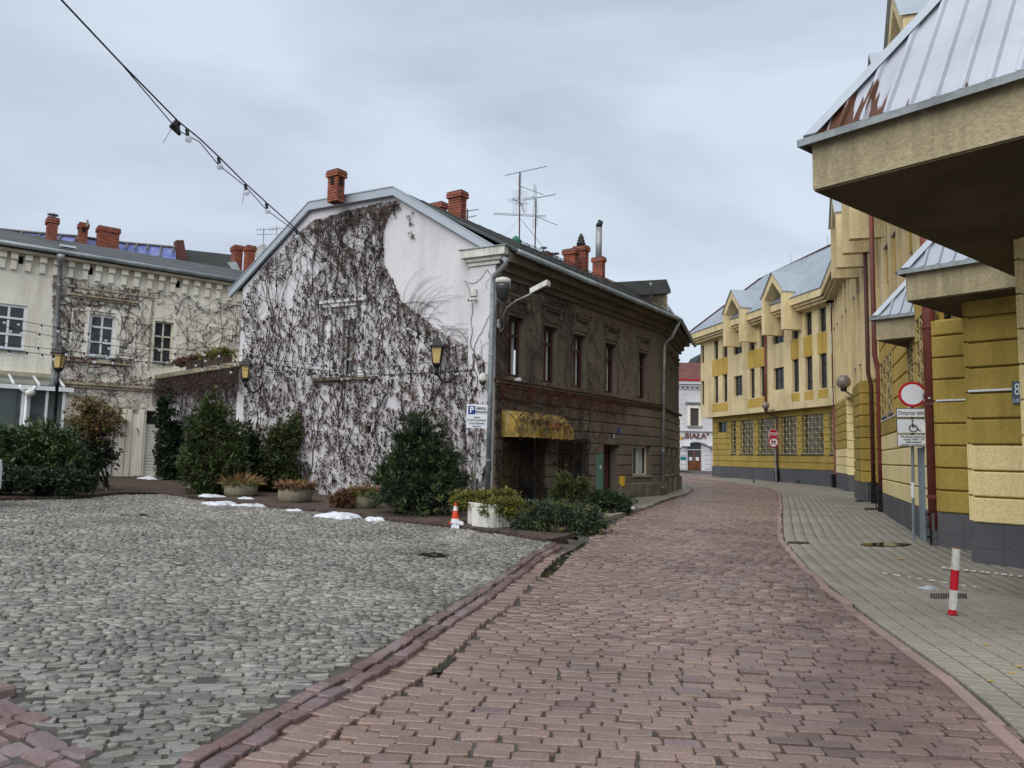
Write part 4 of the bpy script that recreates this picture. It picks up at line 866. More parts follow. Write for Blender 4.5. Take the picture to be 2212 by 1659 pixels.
tm.build('tarpaulin', M['tarp'], tb)
for k, x in enumerate((-60, 170, 330, 510, 650, 1090, 1170, 1270, 1385, 1495)):
    y = np.interp(x, [q[0] for q in tl], [q[1] for q in tl]); a = TF(x + 22, y - 2, -9.4); b = TF(x - 28 if x < 700 else x + 6, y + (90 if x < 700 or x == 1385 else 45), -8.9); MB().tube([a, b], .05, 4).build('lath', M['lath'], tb)
MB().tube([TF(x, y - 3, -9.45) for x, y in tl], .06, 5).build('ridge_batten', M['lath'], tb)
c, tp = lch('r1', 692, 762, 182, 9.0, -9.0, .5, True, tb); c, tp = lch('r1', 820, 1068, 212, 9.0, -8.6, .6, None, tb); MB().lathe(tp - LF.u * .9, [(.05, 0), (.05, .3)], 8).build('vent_pipe', M['galv'], c)
fw_ = MB(); fw_.prism([lz('r1', 1535, 322, -9.2), lz('r1', 1600, 320, -9.2), lz('r1', 1655, 640, -9.2), lz('r1', 1580, 640, -9.2)], -LF.n * .5); fw_.build('fire_wall', M['roof_red'], tb)
dr_ = MB(); dr_.prism([lz('r1', 1620, 405, -10), lz('r1', 2080, 455, -10), lz('r1', 2080, 760, -8), lz('r1', 1660, 760, -8)], -LF.n * .3); dr_.build('slate_roof', M['roof_dark'], tb)
k4, tp = lch('r3', 12, 140, 812, 8.6, -6.0, .6, None, tb); k5, tp = lch('r3', 128, 245, 818, 8.4, -5.2, .5, None, tb)
q = MB(); q.prism([lz('r3', -20, 960, -5.3), lz('r3', 60, 955, -5.3), lz('r3', 140, 1120, -4.6), lz('r3', 100, 1120, -4.6)], LF.n * .1); q.build('flashing', M['zinc_old'], tb)
def laer(x, y0, y1, o, label, lst):
    a = lz('r3', x, y1, o); t = thing('tv_aerial', label, 'aerial', a, 'small aerials behind the gable'); MB().tube([a + V((0, 0, -.6)), lz('r3', x, y0, o)], .025, 5).build('mast', M['galv'], t)
    for yy, L_, n_, el in lst: g = MB(); yagi(g, lz('r3', x, yy, o), (.9, .2, .1), L_, n_, el, r=.008); g.build('antenna', M['galv'], t)
laer(305, 665, 890, -8, 'thin television aerial left of the gable rising above the satellite dish', [(672, 1.0, 6, .7), (715, .9, 5, .4)])
laer(420, 645, 800, -9, 'thin television aerial nearest the sloping gable verge', [(665, 1.0, 7, .8)])
a = lz('r3', 292, 868, -7.5); dsh = MB(); rr = .42; n_ = 16
dsh.lathe((0, 0, 0), [(0.02, .0), (rr * .5, .03), (rr, .12), (rr * 1.02, .11), (rr * .5, .0), (.02, -.03)], n_); R = (V((-.5, -1, .45)).normalized()).to_track_quat('Z', 'Y').to_matrix(); dsh.v = [tuple(R @ V(v) + a) for v in dsh.v]
dsh.tube([a - V((0, -.05, .02)), a + V((.1, .2, -.9))], .03, 6)
tag(dsh.build('satellite_dish', M['galv'], None, True), 'round grey satellite dish behind the lower end of the gable', 'satellite dish')
# ================================================================ ivy-hung annex between the two houses
AFr = Fr(-13.5, 29.2, -8.3, 23.95)
ax = thing('annex', 'low flat-roofed annex overgrown with vine between the white gable and cream house', 'annex', (-10.9, 26.6, .4))
gop = AFr.zr('r2', 1560, 515, 1950, 1060); gop = (gop[0], gop[1], .3, gop[3])
wall_grid(MB(), AFr, -.3, AFr.L, -.1, 4.2, [gop], 0, .4).build('front_wall', M['white_render'], ax)
MB().poly([AFr.P(gop[0], .2, -.39), AFr.P(gop[1], .2, -.39), AFr.P(gop[1], gop[3], -.39), AFr.P(gop[0], gop[3], -.39)]).build('dark_opening', M['void'], ax)
MB().par(AFr.P(-.4, 4.2, .35), AFr.u * (AFr.L + .3), -AFr.n * 3.5, (0, 0, .16)).build('roof_slab', M['concrete'], ax)
for k, (x0, x1) in enumerate(((1660, 1790), (1800, 1980))):
    a = AFr.px(*Z('r1', x0, 1390), .15)[0]; b = AFr.px(*Z('r1', x1, 1390), .15)[0]
    t = thing('planter_trough', ['dark trough of dry moss on the annex roof, nearer the cream wall', 'dark trough with green plants on the annex roof, nearer the gable'][k], 'planter', AFr.P((a + b) / 2, 4.36, .15), 'troughs on the annex roof')
    MB().fb(AFr, a, b, 4.36, 4.66, 0, .3).build('trough', M['kerbdark'], t); MB().fb(AFr, a + .03, b - .03, 4.66, 4.68, .03, .27).build('soil', M['soil'], t); t['_r'] = (a, b)
# ================================================================ conservatory at the far left
cv = thing('conservatory', 'white-framed glazed conservatory against the cream house at the left edge', 'conservatory', LF.P(-4.2, .5, 1.5))
CO = 1.5
def cz(x, y, o=CO): s_, z_ = LF.px(*Z('r2', x, y), o); return s_, z_
s1 = cz(558, 400)[0]; zt = cz(300, 300)[1]; zb_ = .45
for x in (-160, 190, 245, 400, 548):
    s_ = cz(x, 500)[0]; MB().fb(LF, s_ - .04, s_ + .04, zb_, zt, CO - .08, CO).build('post', M['win_white'], cv)
xs = [cz(x, 500)[0] for x in (-160, 190, 245, 400, 548)]
for a, b in zip(xs, xs[1:]): MB().fb(LF, a + .04, b - .04, zb_ + .5, zt, CO - .05, CO - .04).build('pane', M['glass_green'], cv)
MB().fb(LF, -9, s1, zb_ - .2, zb_ + .5, CO - .1, CO - .01).build('sill_wall', M['cream_render'], cv)
MB().fb(LF, s1 - .05, s1, zb_, zt, 0, CO - .08).build('end_frame', M['win_white'], cv); MB().fb(LF, s1 - .035, s1 - .02, zb_ + .5, zt - .05, .1, CO - .1).build('pane', M['glass_green'], cv)
MB().fb(LF, -9, s1 + .25, zt, zt + .14, CO - .12, CO + .12).build('eaves_beam', M['win_white'], cv)
for k in range(7):
    s_ = s1 - .05 - k * .72; MB().par(LF.P(s_ - .03, zt + .14, CO + .1), LF.u * .06, -LF.n * (CO + .1) + V((0, 0, .42)), (0, 0, .06)).build('rafter', M['win_white'], cv)
    if k: MB().par(LF.P(s_ + .04, zt + .15, CO + .05), LF.u * .64, -LF.n * CO + V((0, 0, .40)), (0, 0, .02)).build('roof_pane', M['glass_green'], cv)
a = cz(230, 330)[0]; zz = cz(230, 340)[1]; pipe_run('downpipe', [LF.P(a, zz, CO + .1), LF.P(a, .5, CO + .1)], .05, 'win_white', cv)
for d_ in (-.22, .22): pipe_run('branch_pipe', [LF.P(a + d_, zz + .3, CO + .1), LF.P(a + d_ * .8, zz + .18, CO + .1), LF.P(a, zz, CO + .1)], .05, 'win_white', cv)
# ================================================================ white shop house at the end of the street
bh = thing('shop_house', 'pale two-storey house with arched brown door at the end of the street', 'house', (18.5, 80, .6))
HF = Fr(12.5, 80, 24, 80)
def hz(r, x, y, o=0.0): s_, z_ = HF.px(*Z(r, x, y), o); return s_, z_
def hr(x0, y0, x1, y1, o=0): return HF.zr('q2', x0, y0, x1, y1, o)
bd = hr(460, 755, 580, 998); bw = hr(482, 460, 555, 612); bd = (bd[0], bd[1], .4, bd[3]); bw2 = (bw[0] - 5.0, bw[1] - 5.0, bw[2], bw[3])
m = wall_grid(MB(), HF, -4, 11, 0, 9.8, [bd, bw, bw2], 0, .3); m.poly([HF.P(11, 0), HF.P(11, 0, -8), HF.P(11, 9.8, -8), HF.P(11, 9.8)]); m.build('front_wall', M['white_render'], bh)
zc = hz('q2', 500, 655)[1]; q = MB(); q.fb(HF, -4, 11, zc - .06, zc + .1, 0, .2); q.build('string_course', M['white_render'], bh)
q = MB(); zt = hz('q2', 500, 285)[1]; q.fb(HF, -4, 11, 9.2, 9.45, 0, .3); q.fb(HF, -4, 11, 9.45, 9.8, 0, .5); q.build('cornice', M['white_render'], bh)
for k in range(30): MB().fb(HF, -3.8 + k * .5, -3.6 + k * .5, 8.95, 9.2, 0, .2).build('dentil', M['white_render'], bh)
for k in range(8):
    z0 = 4.75 + k * .5; MB().bevbox(HF, -4, bw[0] - .5, z0 + .02, z0 + .48, -.02, .03, .02).build('stone_course', M['white_render'], bh); MB().bevbox(HF, bw[1] + .5, 11, z0 + .02, z0 + .48, -.02, .03, .02).build('stone_course', M['white_render'], bh)
MB().fb(HF, -4, 11, 9.8, 9.98, .35, .62).build('gutter', M['sign_red'], bh)
rz = hz('q1', 400, 1175, -3)[1]; MB().prism([HF.P(-4, 9.95, .6), HF.P(-4, rz + .1, -3), HF.P(-4, 9.9, -7)], HF.u * 15).build('roof', M['roof_red'], bh)
window(HF, bw, -.2, bh, 'door_brown', 'glass_dark', 2, (.68,), .09); window(HF, bw2, -.2, bh, 'door_brown', 'glass_dark', 2, (.68,), .09)
q = MB(); a, b, c, d = bw; q.fb(HF, a - .3, a - .02, c, d + .3, 0, .08); q.fb(HF, b + .02, b + .3, c, d + .3, 0, .08); q.fb(HF, a - .02, b + .02, d + .02, d + .3, 0, .08); q.build('window_surround', M['cream_render'], bh)
q = MB(); q.fb(HF, a - .5, b + .5, d + .5, d + .66, 0, .3); q.build('window_hood', M['zinc_old'], bh); MB().fb(HF, a - .35, b + .35, c - .15, c, 0, .2).build('window_sill', M['zinc_old'], bh)
a, b, c, d = bd; mdd = (a + b) / 2
for x0, x1 in ((a + .03, mdd - .01), (mdd + .01, b - .03)):
    dd = MB().fb(HF, x0, x1, c, d - .8, -.25, -.2).build('door_leaf', M['door_brown'], bh); MB().fb(HF, x0 + .12, x1 - .12, c + 1.0, d - .95, -.2, -.19).build('door_pane', M['glass_dark'], dd); MB().fb(HF, x0 + .15, x1 - .2, c + 1.05, c + 1.4, -.19, -.185).build('notice', M['sign_white'], dd); MB().bevbox(HF, x0 + .1, x1 - .1, c + .15, c + .85, -.2, -.17, .02).build('door_panel', M['door_brown'], dd)
MB().fb(HF, a + .03, b - .03, d - .75, d, -.25, -.2).build('transom', M['glass_dark'], bh)
# arch over the door
ar = MB(); z0 = hz('q2', 520, 750)[1]; sa, sb = hz('q2', 385, 750)[0], hz('q2', 672, 750)[0]; zt_ = hz('q2', 520, 730)[1]; n_ = 12
for k in range(n_):
    t0, t1 = k / n_, (k + 1) / n_; f_ = lambda t: z0 - .75 + (zt_ - z0 + .45) * math.sin(math.pi * t) ** .8
    ar.par(HF.P(sa + (sb - sa) * t0, f_(t0), 0), HF.P(sa + (sb - sa) * t1, f_(t1), 0) - HF.P(sa + (sb - sa) * t0, f_(t0), 0), HF.n * .35, (0, 0, .14))
ar.build('door_arch', M['white_render'], bh)
for x0, x1 in ((400, 440), (615, 652)):
    p_ = hr(x0, 800, x1, 990); pp = MB().fb(HF, p_[0], p_[1], .3, p_[3], 0, .12).build('door_pillar', M['white_render'], bh)
    for k in range(5): z_ = p_[2] + (p_[3] - p_[2]) * k / 5; MB().bevbox(HF, p_[0] - .03, p_[1] + .03, z_ + .05, z_ + (p_[3] - p_[2]) / 5 - .05, 0, .17, .02).build('pillar_stone', M['teal_paint'] if (k == 2 and x0 == 400) else M['white_render'], pp)
for x0, x1 in ((412, 470), (627, 665)):
    p_ = hr(x0, 757, x1, 790); MB().fb(HF, p_[0], p_[1], p_[2], p_[3], .05, .55).build('lamp_box', M['sign_white'], bh)
sg_ = hz('q2', 525, 702); sgn = text_mesh('shop_lettering', '„BIAŁA"', .82, 'roof_red', bh, HF.P(sg_[0], sg_[1], .06), HF.u, (0, 0, 1), thick=.05, xs=1.05, bold=.015)
p_ = hr(393, 702, 408, 728); MB().fb(HF, p_[0], p_[1], p_[2], p_[3], 0, .1).build('yellow_plate', M['box_yellow'], bh)
bk = thing('background_house', 'dark pitched roof of a far house above the shop house roof', 'house', (27, 95, 1)); KF = Fr(20, 95, 32, 95)
MB().prism([KF.P(*KF.px(*Z('q1', x, y))) for x, y in ((515, 1190), (580, 1085), (700, 1085), (800, 1190))], (0, 6, 0)).build('roof', M['roof_dark'], bk); MB().prism([KF.P(*KF.px(*Z('q1', x, y))) for x, y in ((525, 1192), (800, 1192), (800, 1750), (525, 1750))], (0, 6, 0)).build('wall', M['cream_dirty'], bk)
# ================================================================ yellow office building
yb = thing('office_building', 'long yellow and cream office building with pointed dormers, grilles and metal canopies', 'building', (15, 38, .2))
F1 = Fr(18.3, 43.0, 15.34, 57.81); OV = .5
ZE, ZS, ZP = 11.3, 4.74, 1.08
def fz(x0, y0, x1, y1, o=OV): return F1.zr('q1', x0, y0, x1, y1, o)
up3 = [(685, 985, 725, 1140), (762, 1000, 805, 1118), (858, 915, 932, 1095), (993, 875, 1040, 1060), (1085, 870, 1130, 1040), (1200, 805, 1295, 1005), (1368, 755, 1422, 965), (1480, 715, 1540, 935), (1600, 680, 1665, 900)]
up2 = [(688, 1280, 725, 1515), (765, 1262, 805, 1500), (862, 1275, 935, 1460), (998, 1212, 1042, 1472), (1090, 1195, 1133, 1458), (1205, 1208, 1297, 1405), (1370, 1135, 1428, 1415), (1483, 1107, 1547, 1405), (1605, 1085, 1672, 1390)]
R3 = [fz(*q) for q in up3]; R2 = [fz(*q) for q in up2]
R3 = [(a, b, 9.0, 10.42) for a, b, c, d in R3]
R2 = [(a, b, *((5.75, 7.75) if k not in (2, 5) else (6.05, 7.45))) for k, (a, b, c, d) in enumerate(R2)]
cornerw = [(15.5, 16.05, 9.0, 10.35), (15.5, 16.05, 5.75, 7.6)]
m = wall_grid(MB(), F1, -.6, 16.1, ZS, ZE - .5, R3 + R2 + cornerw, OV, .28)
m.poly([F1.P(16.1, ZS, OV), F1.P(16.1, ZS, -6), F1.P(16.1, ZE, -6), F1.P(16.1, ZE, OV)]); m.poly([F1.P(-.6, ZS, OV), F1.P(16.1, ZS, OV), F1.P(16.1, ZS, -1), F1.P(-.6, ZS, -1)])
m.build('upper_wall', M['y_cream'], yb)
for k, r_ in enumerate(R3 + R2 + cornerw): window(F1, r_, OV - .22, yb, 'win_grey', 'glass_dark', 2 if k % 9 in (2, 5) and k < 18 else 1, (.3, .74) if k < 18 and k % 9 not in (2, 5) else (.5,), .06, sill=.28, bar=.05)
def ochre(a, b, c, d): MB().fb(F1, a, b, c, d, OV - .02, OV + .012).build('ochre_panel', M['y_ochre'], yb)
for a, b in ((R2[1][0] - .1, R2[0][1] + .25), (R2[4][0] - .1, R2[3][1] + .25)):
    ochre(a, b, 7.76, 8.98); ochre(a, b, 5.1, 5.70)
for k in (6, 7, 8): a, b = R2[k][:2]; ochre(a - .05, b + .12, 7.76, 8.98); ochre(a - .05, b + .12, 5.2, 5.70)
# ground floor, recessed
gr = [(835, 552, 885, 855), (918, 540, 1035, 855), (1070, 530, 1225, 855), (1268, 510, 1412, 855), (1452, 490, 1648, 853), (1697, 485, 1755, 855)]
GR = [F1.zr('q2', *q) for q in gr]; GR = [(max(a, -.3), b, 2.05, 4.5) for a, b, c, d in GR]; g0 = F1.zr('q2', 720, 565, 803, 668); g0 = (g0[0], g0[1], 3.6, 4.5)
wall_grid(MB(), F1, -.5, F1.L, -.1, ZS, GR + [g0], -.05, .25).build('ground_wall', M['y_block'], yb)
MB().poly([F1.P(F1.L, -.1, 0), F1.P(F1.L, -.1, -6), F1.P(F1.L, ZS, -6), F1.P(F1.L, ZS, 0)]).build('end_wall', M['y_block'], yb)
def courses(f, s0, s1, z0, z1, h, ops, matf, o=.0, name='stone_course', proud=.035):
    z = z0
    while z < z1 - .1:
        zz = min(z + h, z1); cuts = [s0]
        for a, b, c, d in sorted(ops):
            if c < (z + zz) / 2 < d: cuts += [a, b]
        cuts.append(s1)
        for a, b in zip(cuts[::2], cuts[1::2]):
            if b - a > .05: MB().bevbox(f, a + .004, b - .004, z + .014, zz - .014, o - .06, o + proud, .018).build(name, M[matf(z)], yb)
        z = zz
courses(F1, -.45, F1.L, ZP, ZS - .02, .41, GR + [g0], lambda z: 'y_block', 0)
def tiles(f, s0, s1, z0, z1, nrow, tl_, o, owner, stuff=False):
    n_ = max(1, int(round((s1 - s0) / tl_))); h = (z1 - z0) / nrow; w_ = (s1 - s0) / n_; MB().fb(f, s0, s1, z0, z1, o - .1, o - .006).build('tile_backing', M['dark_iron'] if 0 else M['y_tile'], owner)
    for r_ in range(nrow):
        for k in range(n_): MB().fb(f, s0 + k * w_ + .003, s0 + (k + 1) * w_ - .003, z0 + r_ * h + .003, z0 + (r_ + 1) * h - .003, o - .006, o).build('plinth_tile', M['y_tile'], owner)
tiles(F1, -.4, F1.L + .05, -.1, ZP, 4, .62, .06, yb)
def lattice(f, r, o, parent, nx, nz, mat='y_grille'):
    a, b, c, d = r; g = MB(); w_, h = (b - a) / nx, (d - c) / nz; t = .011
    for k in range(nx + 1): g.fb(f, a + k * w_ - t, a + k * w_ + t, c, d, o - t, o + t)
    for k in range(nz + 1): g.fb(f, a, b, c + k * h - t, c + k * h + t, o - t + .003, o + t + .003)
    for i in range(nx):
        for j in range(nz):
            x0, x1, z0, z1 = a + i * w_, a + (i + 1) * w_, c + j * h, c + (j + 1) * h
            if (i + j) % 2 == 0: g.tube([f.P(x0, z0, o), f.P(x1, z1, o)], t, 4, False)
            else: g.tube([f.P(x0, z1, o), f.P(x1, z0, o)], t, 4, False)
    return g.build('window_grille', M[mat], parent)
for q in GR: window(F1, q, -.24, yb, 'win_grey', 'glass_dark', max(1, round((q[1] - q[0]) / 1.1)), (.6,), .06, sill=.1); lattice(F1, q, .02, yb, max(2, round((q[1] - q[0]) / .36)), 8)
window(F1, g0, -.2, yb, 'win_grey', 'glass_dark', 2, (), .06)
# eaves fascia, stepped
def fascia(f, s0, s1, oo, nm='eaves_fascia'):
    q = MB(); q.fb(f, s0, s1, ZE - .42, ZE, oo - .2, oo + .75); q.fb(f, s0, s1, ZE - .58, ZE - .425, oo - .2, oo + .6); q.fb(f, s0, s1, ZE - .74, ZE - .585, oo - .2, oo + .45); return q.build(nm, M['y_cream'], yb)
DORM = [F1.px(*Z('q1', 850, 900), OV + 1.1)[0], F1.px(*Z('q1', 1205, 780), OV + 1.1)[0]]
fascia(F1, -1.2, 16.9, OV)
# metal roof made of staggered sheets
E0 = F1.P(-1.4, ZE + .02, OV + .8); E1_ = F1.P(17.0, ZE + .02, OV + .8); T0 = F1.P(-1.0, 15.6, -3.0); T1 = F1.P(13.3, 15.25, -3.0)
rmm = MB(); rmm.poly([E0, E1_, T1, T0]); rmm.poly([E1_, F1.P(17.0, ZE + .02, -7), F1.P(13.3, 15.25, -4), T1]); rmm.poly([F1.P(-1, 15.6, -3), T1, F1.P(13.3, 15.2, -4), F1.P(-1, 15.5, -4)]); yroof = rmm.build('roof', M['zinc'], yb)
ru = (E1_ - E0).normalized(); rv = (T0 + (T1 - T0) * .5 - (E0 + (E1_ - E0) * .5)); rv = (rv - ru * rv.dot(ru)); hgt = rv.length; rv.normalize(); rn = ru.cross(rv); 
if rn.z < 0: rn = -rn
k = 0; LT = (E1_ - E0).length; x = 0; pw = .62
sheet_me = None
while x < LT - pw:
    z0 = -(k % 3) * .7
    while z0 < hgt:
        a, b = max(z0, 0), min(z0 + 2.1, hgt - .02); z0 += 2.1
        if b - a < .15: continue
        lim = LT - .5 - (b / hgt) * 3.9
        if x + pw > lim: continue
        p = E0 + ru * (x + .008) + rv * (a + .008); q = MB(); q.par(p + rn * .004, ru * (pw - .016), rv * (b - a - .016), rn * .014); q.par(p + ru * (pw - .03) + rn * .015, ru * .02, rv * (b - a), rn * .03); q.build('roof_sheet', M['zinc'], yroof)
    x += pw; k += 1
MB().tube([T0 + rn * .05, T1 + rn * .05, E1_ + rn * .05], .06, 6).build('ridge_flashing', M['pipe_dark'], yroof)
for t in (.25, .4, .7): MB().tube([T0.lerp(T1, t), T0.lerp(T1, t) + V((0, 0, .75))], .012, 4).build('lightning_rod', M['dark_iron'], yroof)
def dormer(f, sc_, oo, w_=2.6, leg=.62, zb0=8.95, zap=13.15, zsh=11.75, par=yb):
    """pointed hood standing out of the eaves: two legs, a gable with a pointed opening, a metal roof"""
    a, b = sc_ - w_ / 2, sc_ + w_ / 2; o1 = oo + 1.15; q = MB(); th = .34
    for s0, s1 in ((a, a + leg * .55), (b - leg * .55, b)): q.fb(f, s0, s1, zb0 + .5, zsh, oo - .1, o1)
    for sg2 in (-1, 1):
        e_ = sc_ + sg2 * w_ / 2; i_ = sc_ + sg2 * (w_ / 2 - th)
        q.prism([f.P(e_, zsh - .001, oo + .2), f.P(sc_, zap, oo + .2), f.P(sc_, zap - .55, oo + .2), f.P(i_, zsh - .15, oo + .2)], f.n * (o1 - oo - .2))
    dm = q.build('dormer', M['y_cream'], par)
    bk_ = MB(); bk_.prism([f.P(a + .3, ZE - .7, oo), f.P(b - .3, ZE - .7, oo), f.P(b - .3, zsh, oo), f.P(sc_, zap - .4, oo), f.P(a + .3, zsh, oo)], f.n * .12); bk_.build('dormer_back', M['y_cream'], dm)
    rf = MB()
    for sg2 in (-1, 1):
        e_ = sc_ + sg2 * (w_ / 2 + .06); rf.par(f.P(e_, zsh - .02, o1 + .08), f.P(sc_, zap + .06, o1 + .08) - f.P(e_, zsh - .02, o1 + .08), -f.n * 3.6, (0, 0, .04))
    rf.build('dormer_roof', M['zinc'], dm); return dm
for s_ in DORM: dormer(F1, s_, OV)
# downpipes of the end front
def yp(x0, y0, x1, y1, r, mat, f, o, reg='q1', foot=True):
    a = f.P(*f.px(*Z(reg[0], x0, y0), o), o); b = f.P(*f.px(*Z(reg[1], x1, y1), o), o); b = V((a.x, a.y, b.z))
    p_ = pipe_run('downpipe', [a, b], r, mat, yb, 10, [(a.lerp(b, t), (0, 0, 1)) for t in (.08, .35, .62, .9)])
    return p_, a, b
yp(1134, 930, 1134, 1620, .07, 'pipe_red', F1, OV + .12, ('q1', 'q1'))
a = F1.P(*F1.px(*Z('q2', 1235, 560), .15), .15); gz = G(a.x, a.y); pipe_run('downpipe', [F1.P(F1.px(*Z('q1', 1140, 1620), .4)[0], 4.7, .4), V((a.x, a.y, 4.4)), V((a.x, a.y, gz + .05))], .06, 'pipe_dark', yb)
def pipe_cage(x, y, f, rr=.17, h=.75):
    g = G(x, y); q = MB(); q.tube([(x, y, g), (x, y, g + h)], rr * .62, 12)
    for z_ in (.12, .4, .7): q.tube([(x + rr * math.cos(w_) , y + rr * math.sin(w_), g + z_) for w_ in np.linspace(0, 2 * math.pi, 17)], .018, 4)
    for k in range(8): w_ = 2 * math.pi * k / 8; q.tube([(x + rr * math.cos(w_), y + rr * math.sin(w_), g + .08), (x + rr * math.cos(w_), y + rr * math.sin(w_), g + .74)], .012, 4)
    return q.build('pipe_guard', M['black_iron'], yb)
pipe_cage(a.x, a.y, F1)
cx_, cy_ = F1.P(-.55, 0, .35).x, F1.P(-.55, 0, .35).y
pipe_run('downpipe', [V((cx_, cy_, ZE - .6)), V((cx_, cy_, .8)), V((cx_ - .12, cy_, .6)), V((cx_ - .12, cy_, .2))], .085, 'pipe_red', yb, 10, [(V((cx_, cy_, z_)), (0, 0, 1)) for z_ in (10, 7.5, 5, 2.5)]); pipe_cage(cx_ - .12, cy_, F1)
# ---------------- street front running towards the camera
FB = Fr(18.3, 43.0, 13.52, 29.34); W2 = Fr(11.36, 23.24, 7.98, 14.40)
UF = Fr(18.35, 43.0, 9.5, 15.0); UO = .0
LU = UF.L
def uy(Y): return (43.0 - Y) / (43.0 - 15.0) * LU
ops = []; cols = [uy(Y) for Y in (41.6, 40.2, 38.0, 36.4, 33.6, 32.0, 30.0, 28.2, 25.4, 24.0, 21.6, 20.0, 18.0, 16.6)]
for s_ in cols: ops += [(s_ - .38, s_ + .38, 9.0, 10.42), (s_ - .38, s_ + .38, 5.75, 7.75)]
m = wall_grid(MB(), UF, 0, LU, ZS, ZE - .5, ops, 0, .3); m.poly([UF.P(0, ZS), UF.P(LU, ZS), UF.P(LU, ZS, -1.6), UF.P(0, ZS, -1.6)]); m.build('upper_wall', M['y_cream'], yb)
for r_ in ops: window(UF, r_, -.24, yb, 'win_grey', 'glass_dark', 1, (.3, .74), .06, sill=.1)
for k, s_ in enumerate(cols):
    MB().fb(UF, s_ - .45, s_ + .45, 7.78, 8.96, -.02, .012).build('ochre_panel', M['y_ochre'], yb); MB().fb(UF, s_ - .45, s_ + .45, 5.1, 5.68, -.02, .012).build('ochre_panel', M['y_ochre'], yb)
    for d_ in (-.68, .68): MB().bevbox(UF, s_ + d_ - .13, s_ + d_ + .13, ZS + .02, ZE - .75, -.05, .12, .02).build('pilaster', M['y_cream'], yb)
fascia(UF, .55, LU + .5, -.0)
rq = MB(); rq.poly([UF.P(.0, ZE + .02, .8), UF.P(LU + 1, ZE + .02, .8), UF.P(LU + 1, 15.5, -3.2), UF.P(0, 15.5, -3.2)]); rq.poly([UF.P(LU + 1, ZE - .3, .8), UF.P(LU + 1, 15.5, -3.2), UF.P(LU + 1, 15.5, -8), UF.P(LU + 1, ZE - .3, -8)]); rq.build('roof', M['zinc'], yb)
for Y in (31.0, 27.0, 20.4, 17.2): dormer(UF, uy(Y), 0.0, 2.3)
MB().poly([UF.P(LU, 4.0), UF.P(LU, 4.0, -6), UF.P(LU, ZE, -6), UF.P(LU, ZE)]).build('end_wall', M['y_cream'], yb)
# ground floor: far jamb, passage, pillars, cream wall
J = 16.71, 37.81; FJ = Fr(18.3, 43.0, *J)
def seg(f, z1, mats, pl=.62, hcourse=.43, s0=0.0, s1=None, ops=(), base=None):
    s1 = f.L if s1 is None else s1; g = min(f.g(s0), f.g(s1)); wall_grid(MB(), f, s0, s1, g - .15, z1, list(ops), -.04, .3).build('ground_wall', M[mats(9)], yb)
    courses(f, s0, s1, g + pl, z1 - .01, hcourse, list(ops), mats, 0); tiles(f, s0, s1, g - .1, g + pl, 2, .45, .05, yb)
seg(FJ, ZS, lambda z: 'y_pale' if z < 2.2 else 'y_block', .85)
rd = V((.93, -.36, 0)); FJ2 = Fr(J[0], J[1], J[0] + rd.x * 3, J[1] + rd.y * 3); seg(FJ2, ZS, lambda z: 'y_pale', .85)
P1 = (13.52, 29.34); FP1 = Fr(P1[0], P1[1], P1[0] + .46, P1[1] - .12); seg(FP1, ZS, lambda z: 'y_block', .72)
FP1b = Fr(P1[0], P1[1], P1[0] + .33 * 2.2, P1[1] + 2.2); seg(FP1b, ZS, lambda z: 'y_block', .72)
FP2 = Fr(13.75, 28.2, 14.5, 27.95); seg(FP2, ZS, lambda z: 'y_block', .72); 
FP3 = Fr(13.98, 29.2, 13.75, 28.2); seg(FP3, ZS, lambda z: 'y_block', .72)
FP4 = Fr(14.4, 28, 11.5, 23.6); seg(FP4, ZS, lambda z: 'y_block', .62)
wg = [W2.zr('q5', 978, 75, 1022, 485), W2.zr('q5', 1035, 30, 1076, 460), W2.zr('q5', 1215, -10, 1268, 300), W2.zr('q5', 1300, -40, 1358, 285)]; wg = [(a, min(b, W2.L - .1), 2.95, 4.55) for a, b, c, d in wg]
seg(W2, ZS + .6, lambda z: 'y_pale' if z < 2.3 else 'y_ochre' if z > 2.7 else 'y_block', .62, .433, -.05, W2.L, wg)
for q in wg: window(W2, q, -.26, yb, 'win_grey', 'glass_dark', 1, (.6,), .05, sill=.06); lattice(W2, q, .03, yb, 2, 7)
ws = MB(); ws.fb(W2, 0, W2.L, 2.80, 2.83, 0, .045); ws.build('light_strip', M['sign_white'], yb)
# saw-tooth pillars under the canopies
E_ = V((.66, -.75, 0)).normalized(); U_ = V((.786, .618, 0)).normalized()
S1 = V((8.03, 14.30, 0)); S2 = V((7.45, 12.32, 0)); S3 = V((5.95, 8.75, 0))
def pillar(S, wdt, dep, z1, mats, pl):
    f = Fr(S.x, S.y, S.x + E_.x * wdt, S.y + E_.y * wdt); seg(f, z1, mats, pl, .415)
    b = Fr(S.x, S.y, S.x + U_.x * dep, S.y + U_.y * dep); seg(b, z1, mats, pl, .415); return f
ps1 = pillar(S1, 1.2, 1.2, 4.3, lambda z: 'y_block', .66); ps2 = pillar(S2, 3.0, 5.0, 4.3, lambda z: 'y_pale' if z < 1.75 else 'y_block', .68); ps3 = pillar(S3, 1.5, 1.5, 4.3, lambda z: 'y_pale', .68)
for f, w_ in ((ps1, 1.2), (ps2, 3.0)): MB().fb(f, 0, w_, 2.74, 2.77, 0, .045).build('light_strip', M['sign_white'], yb)
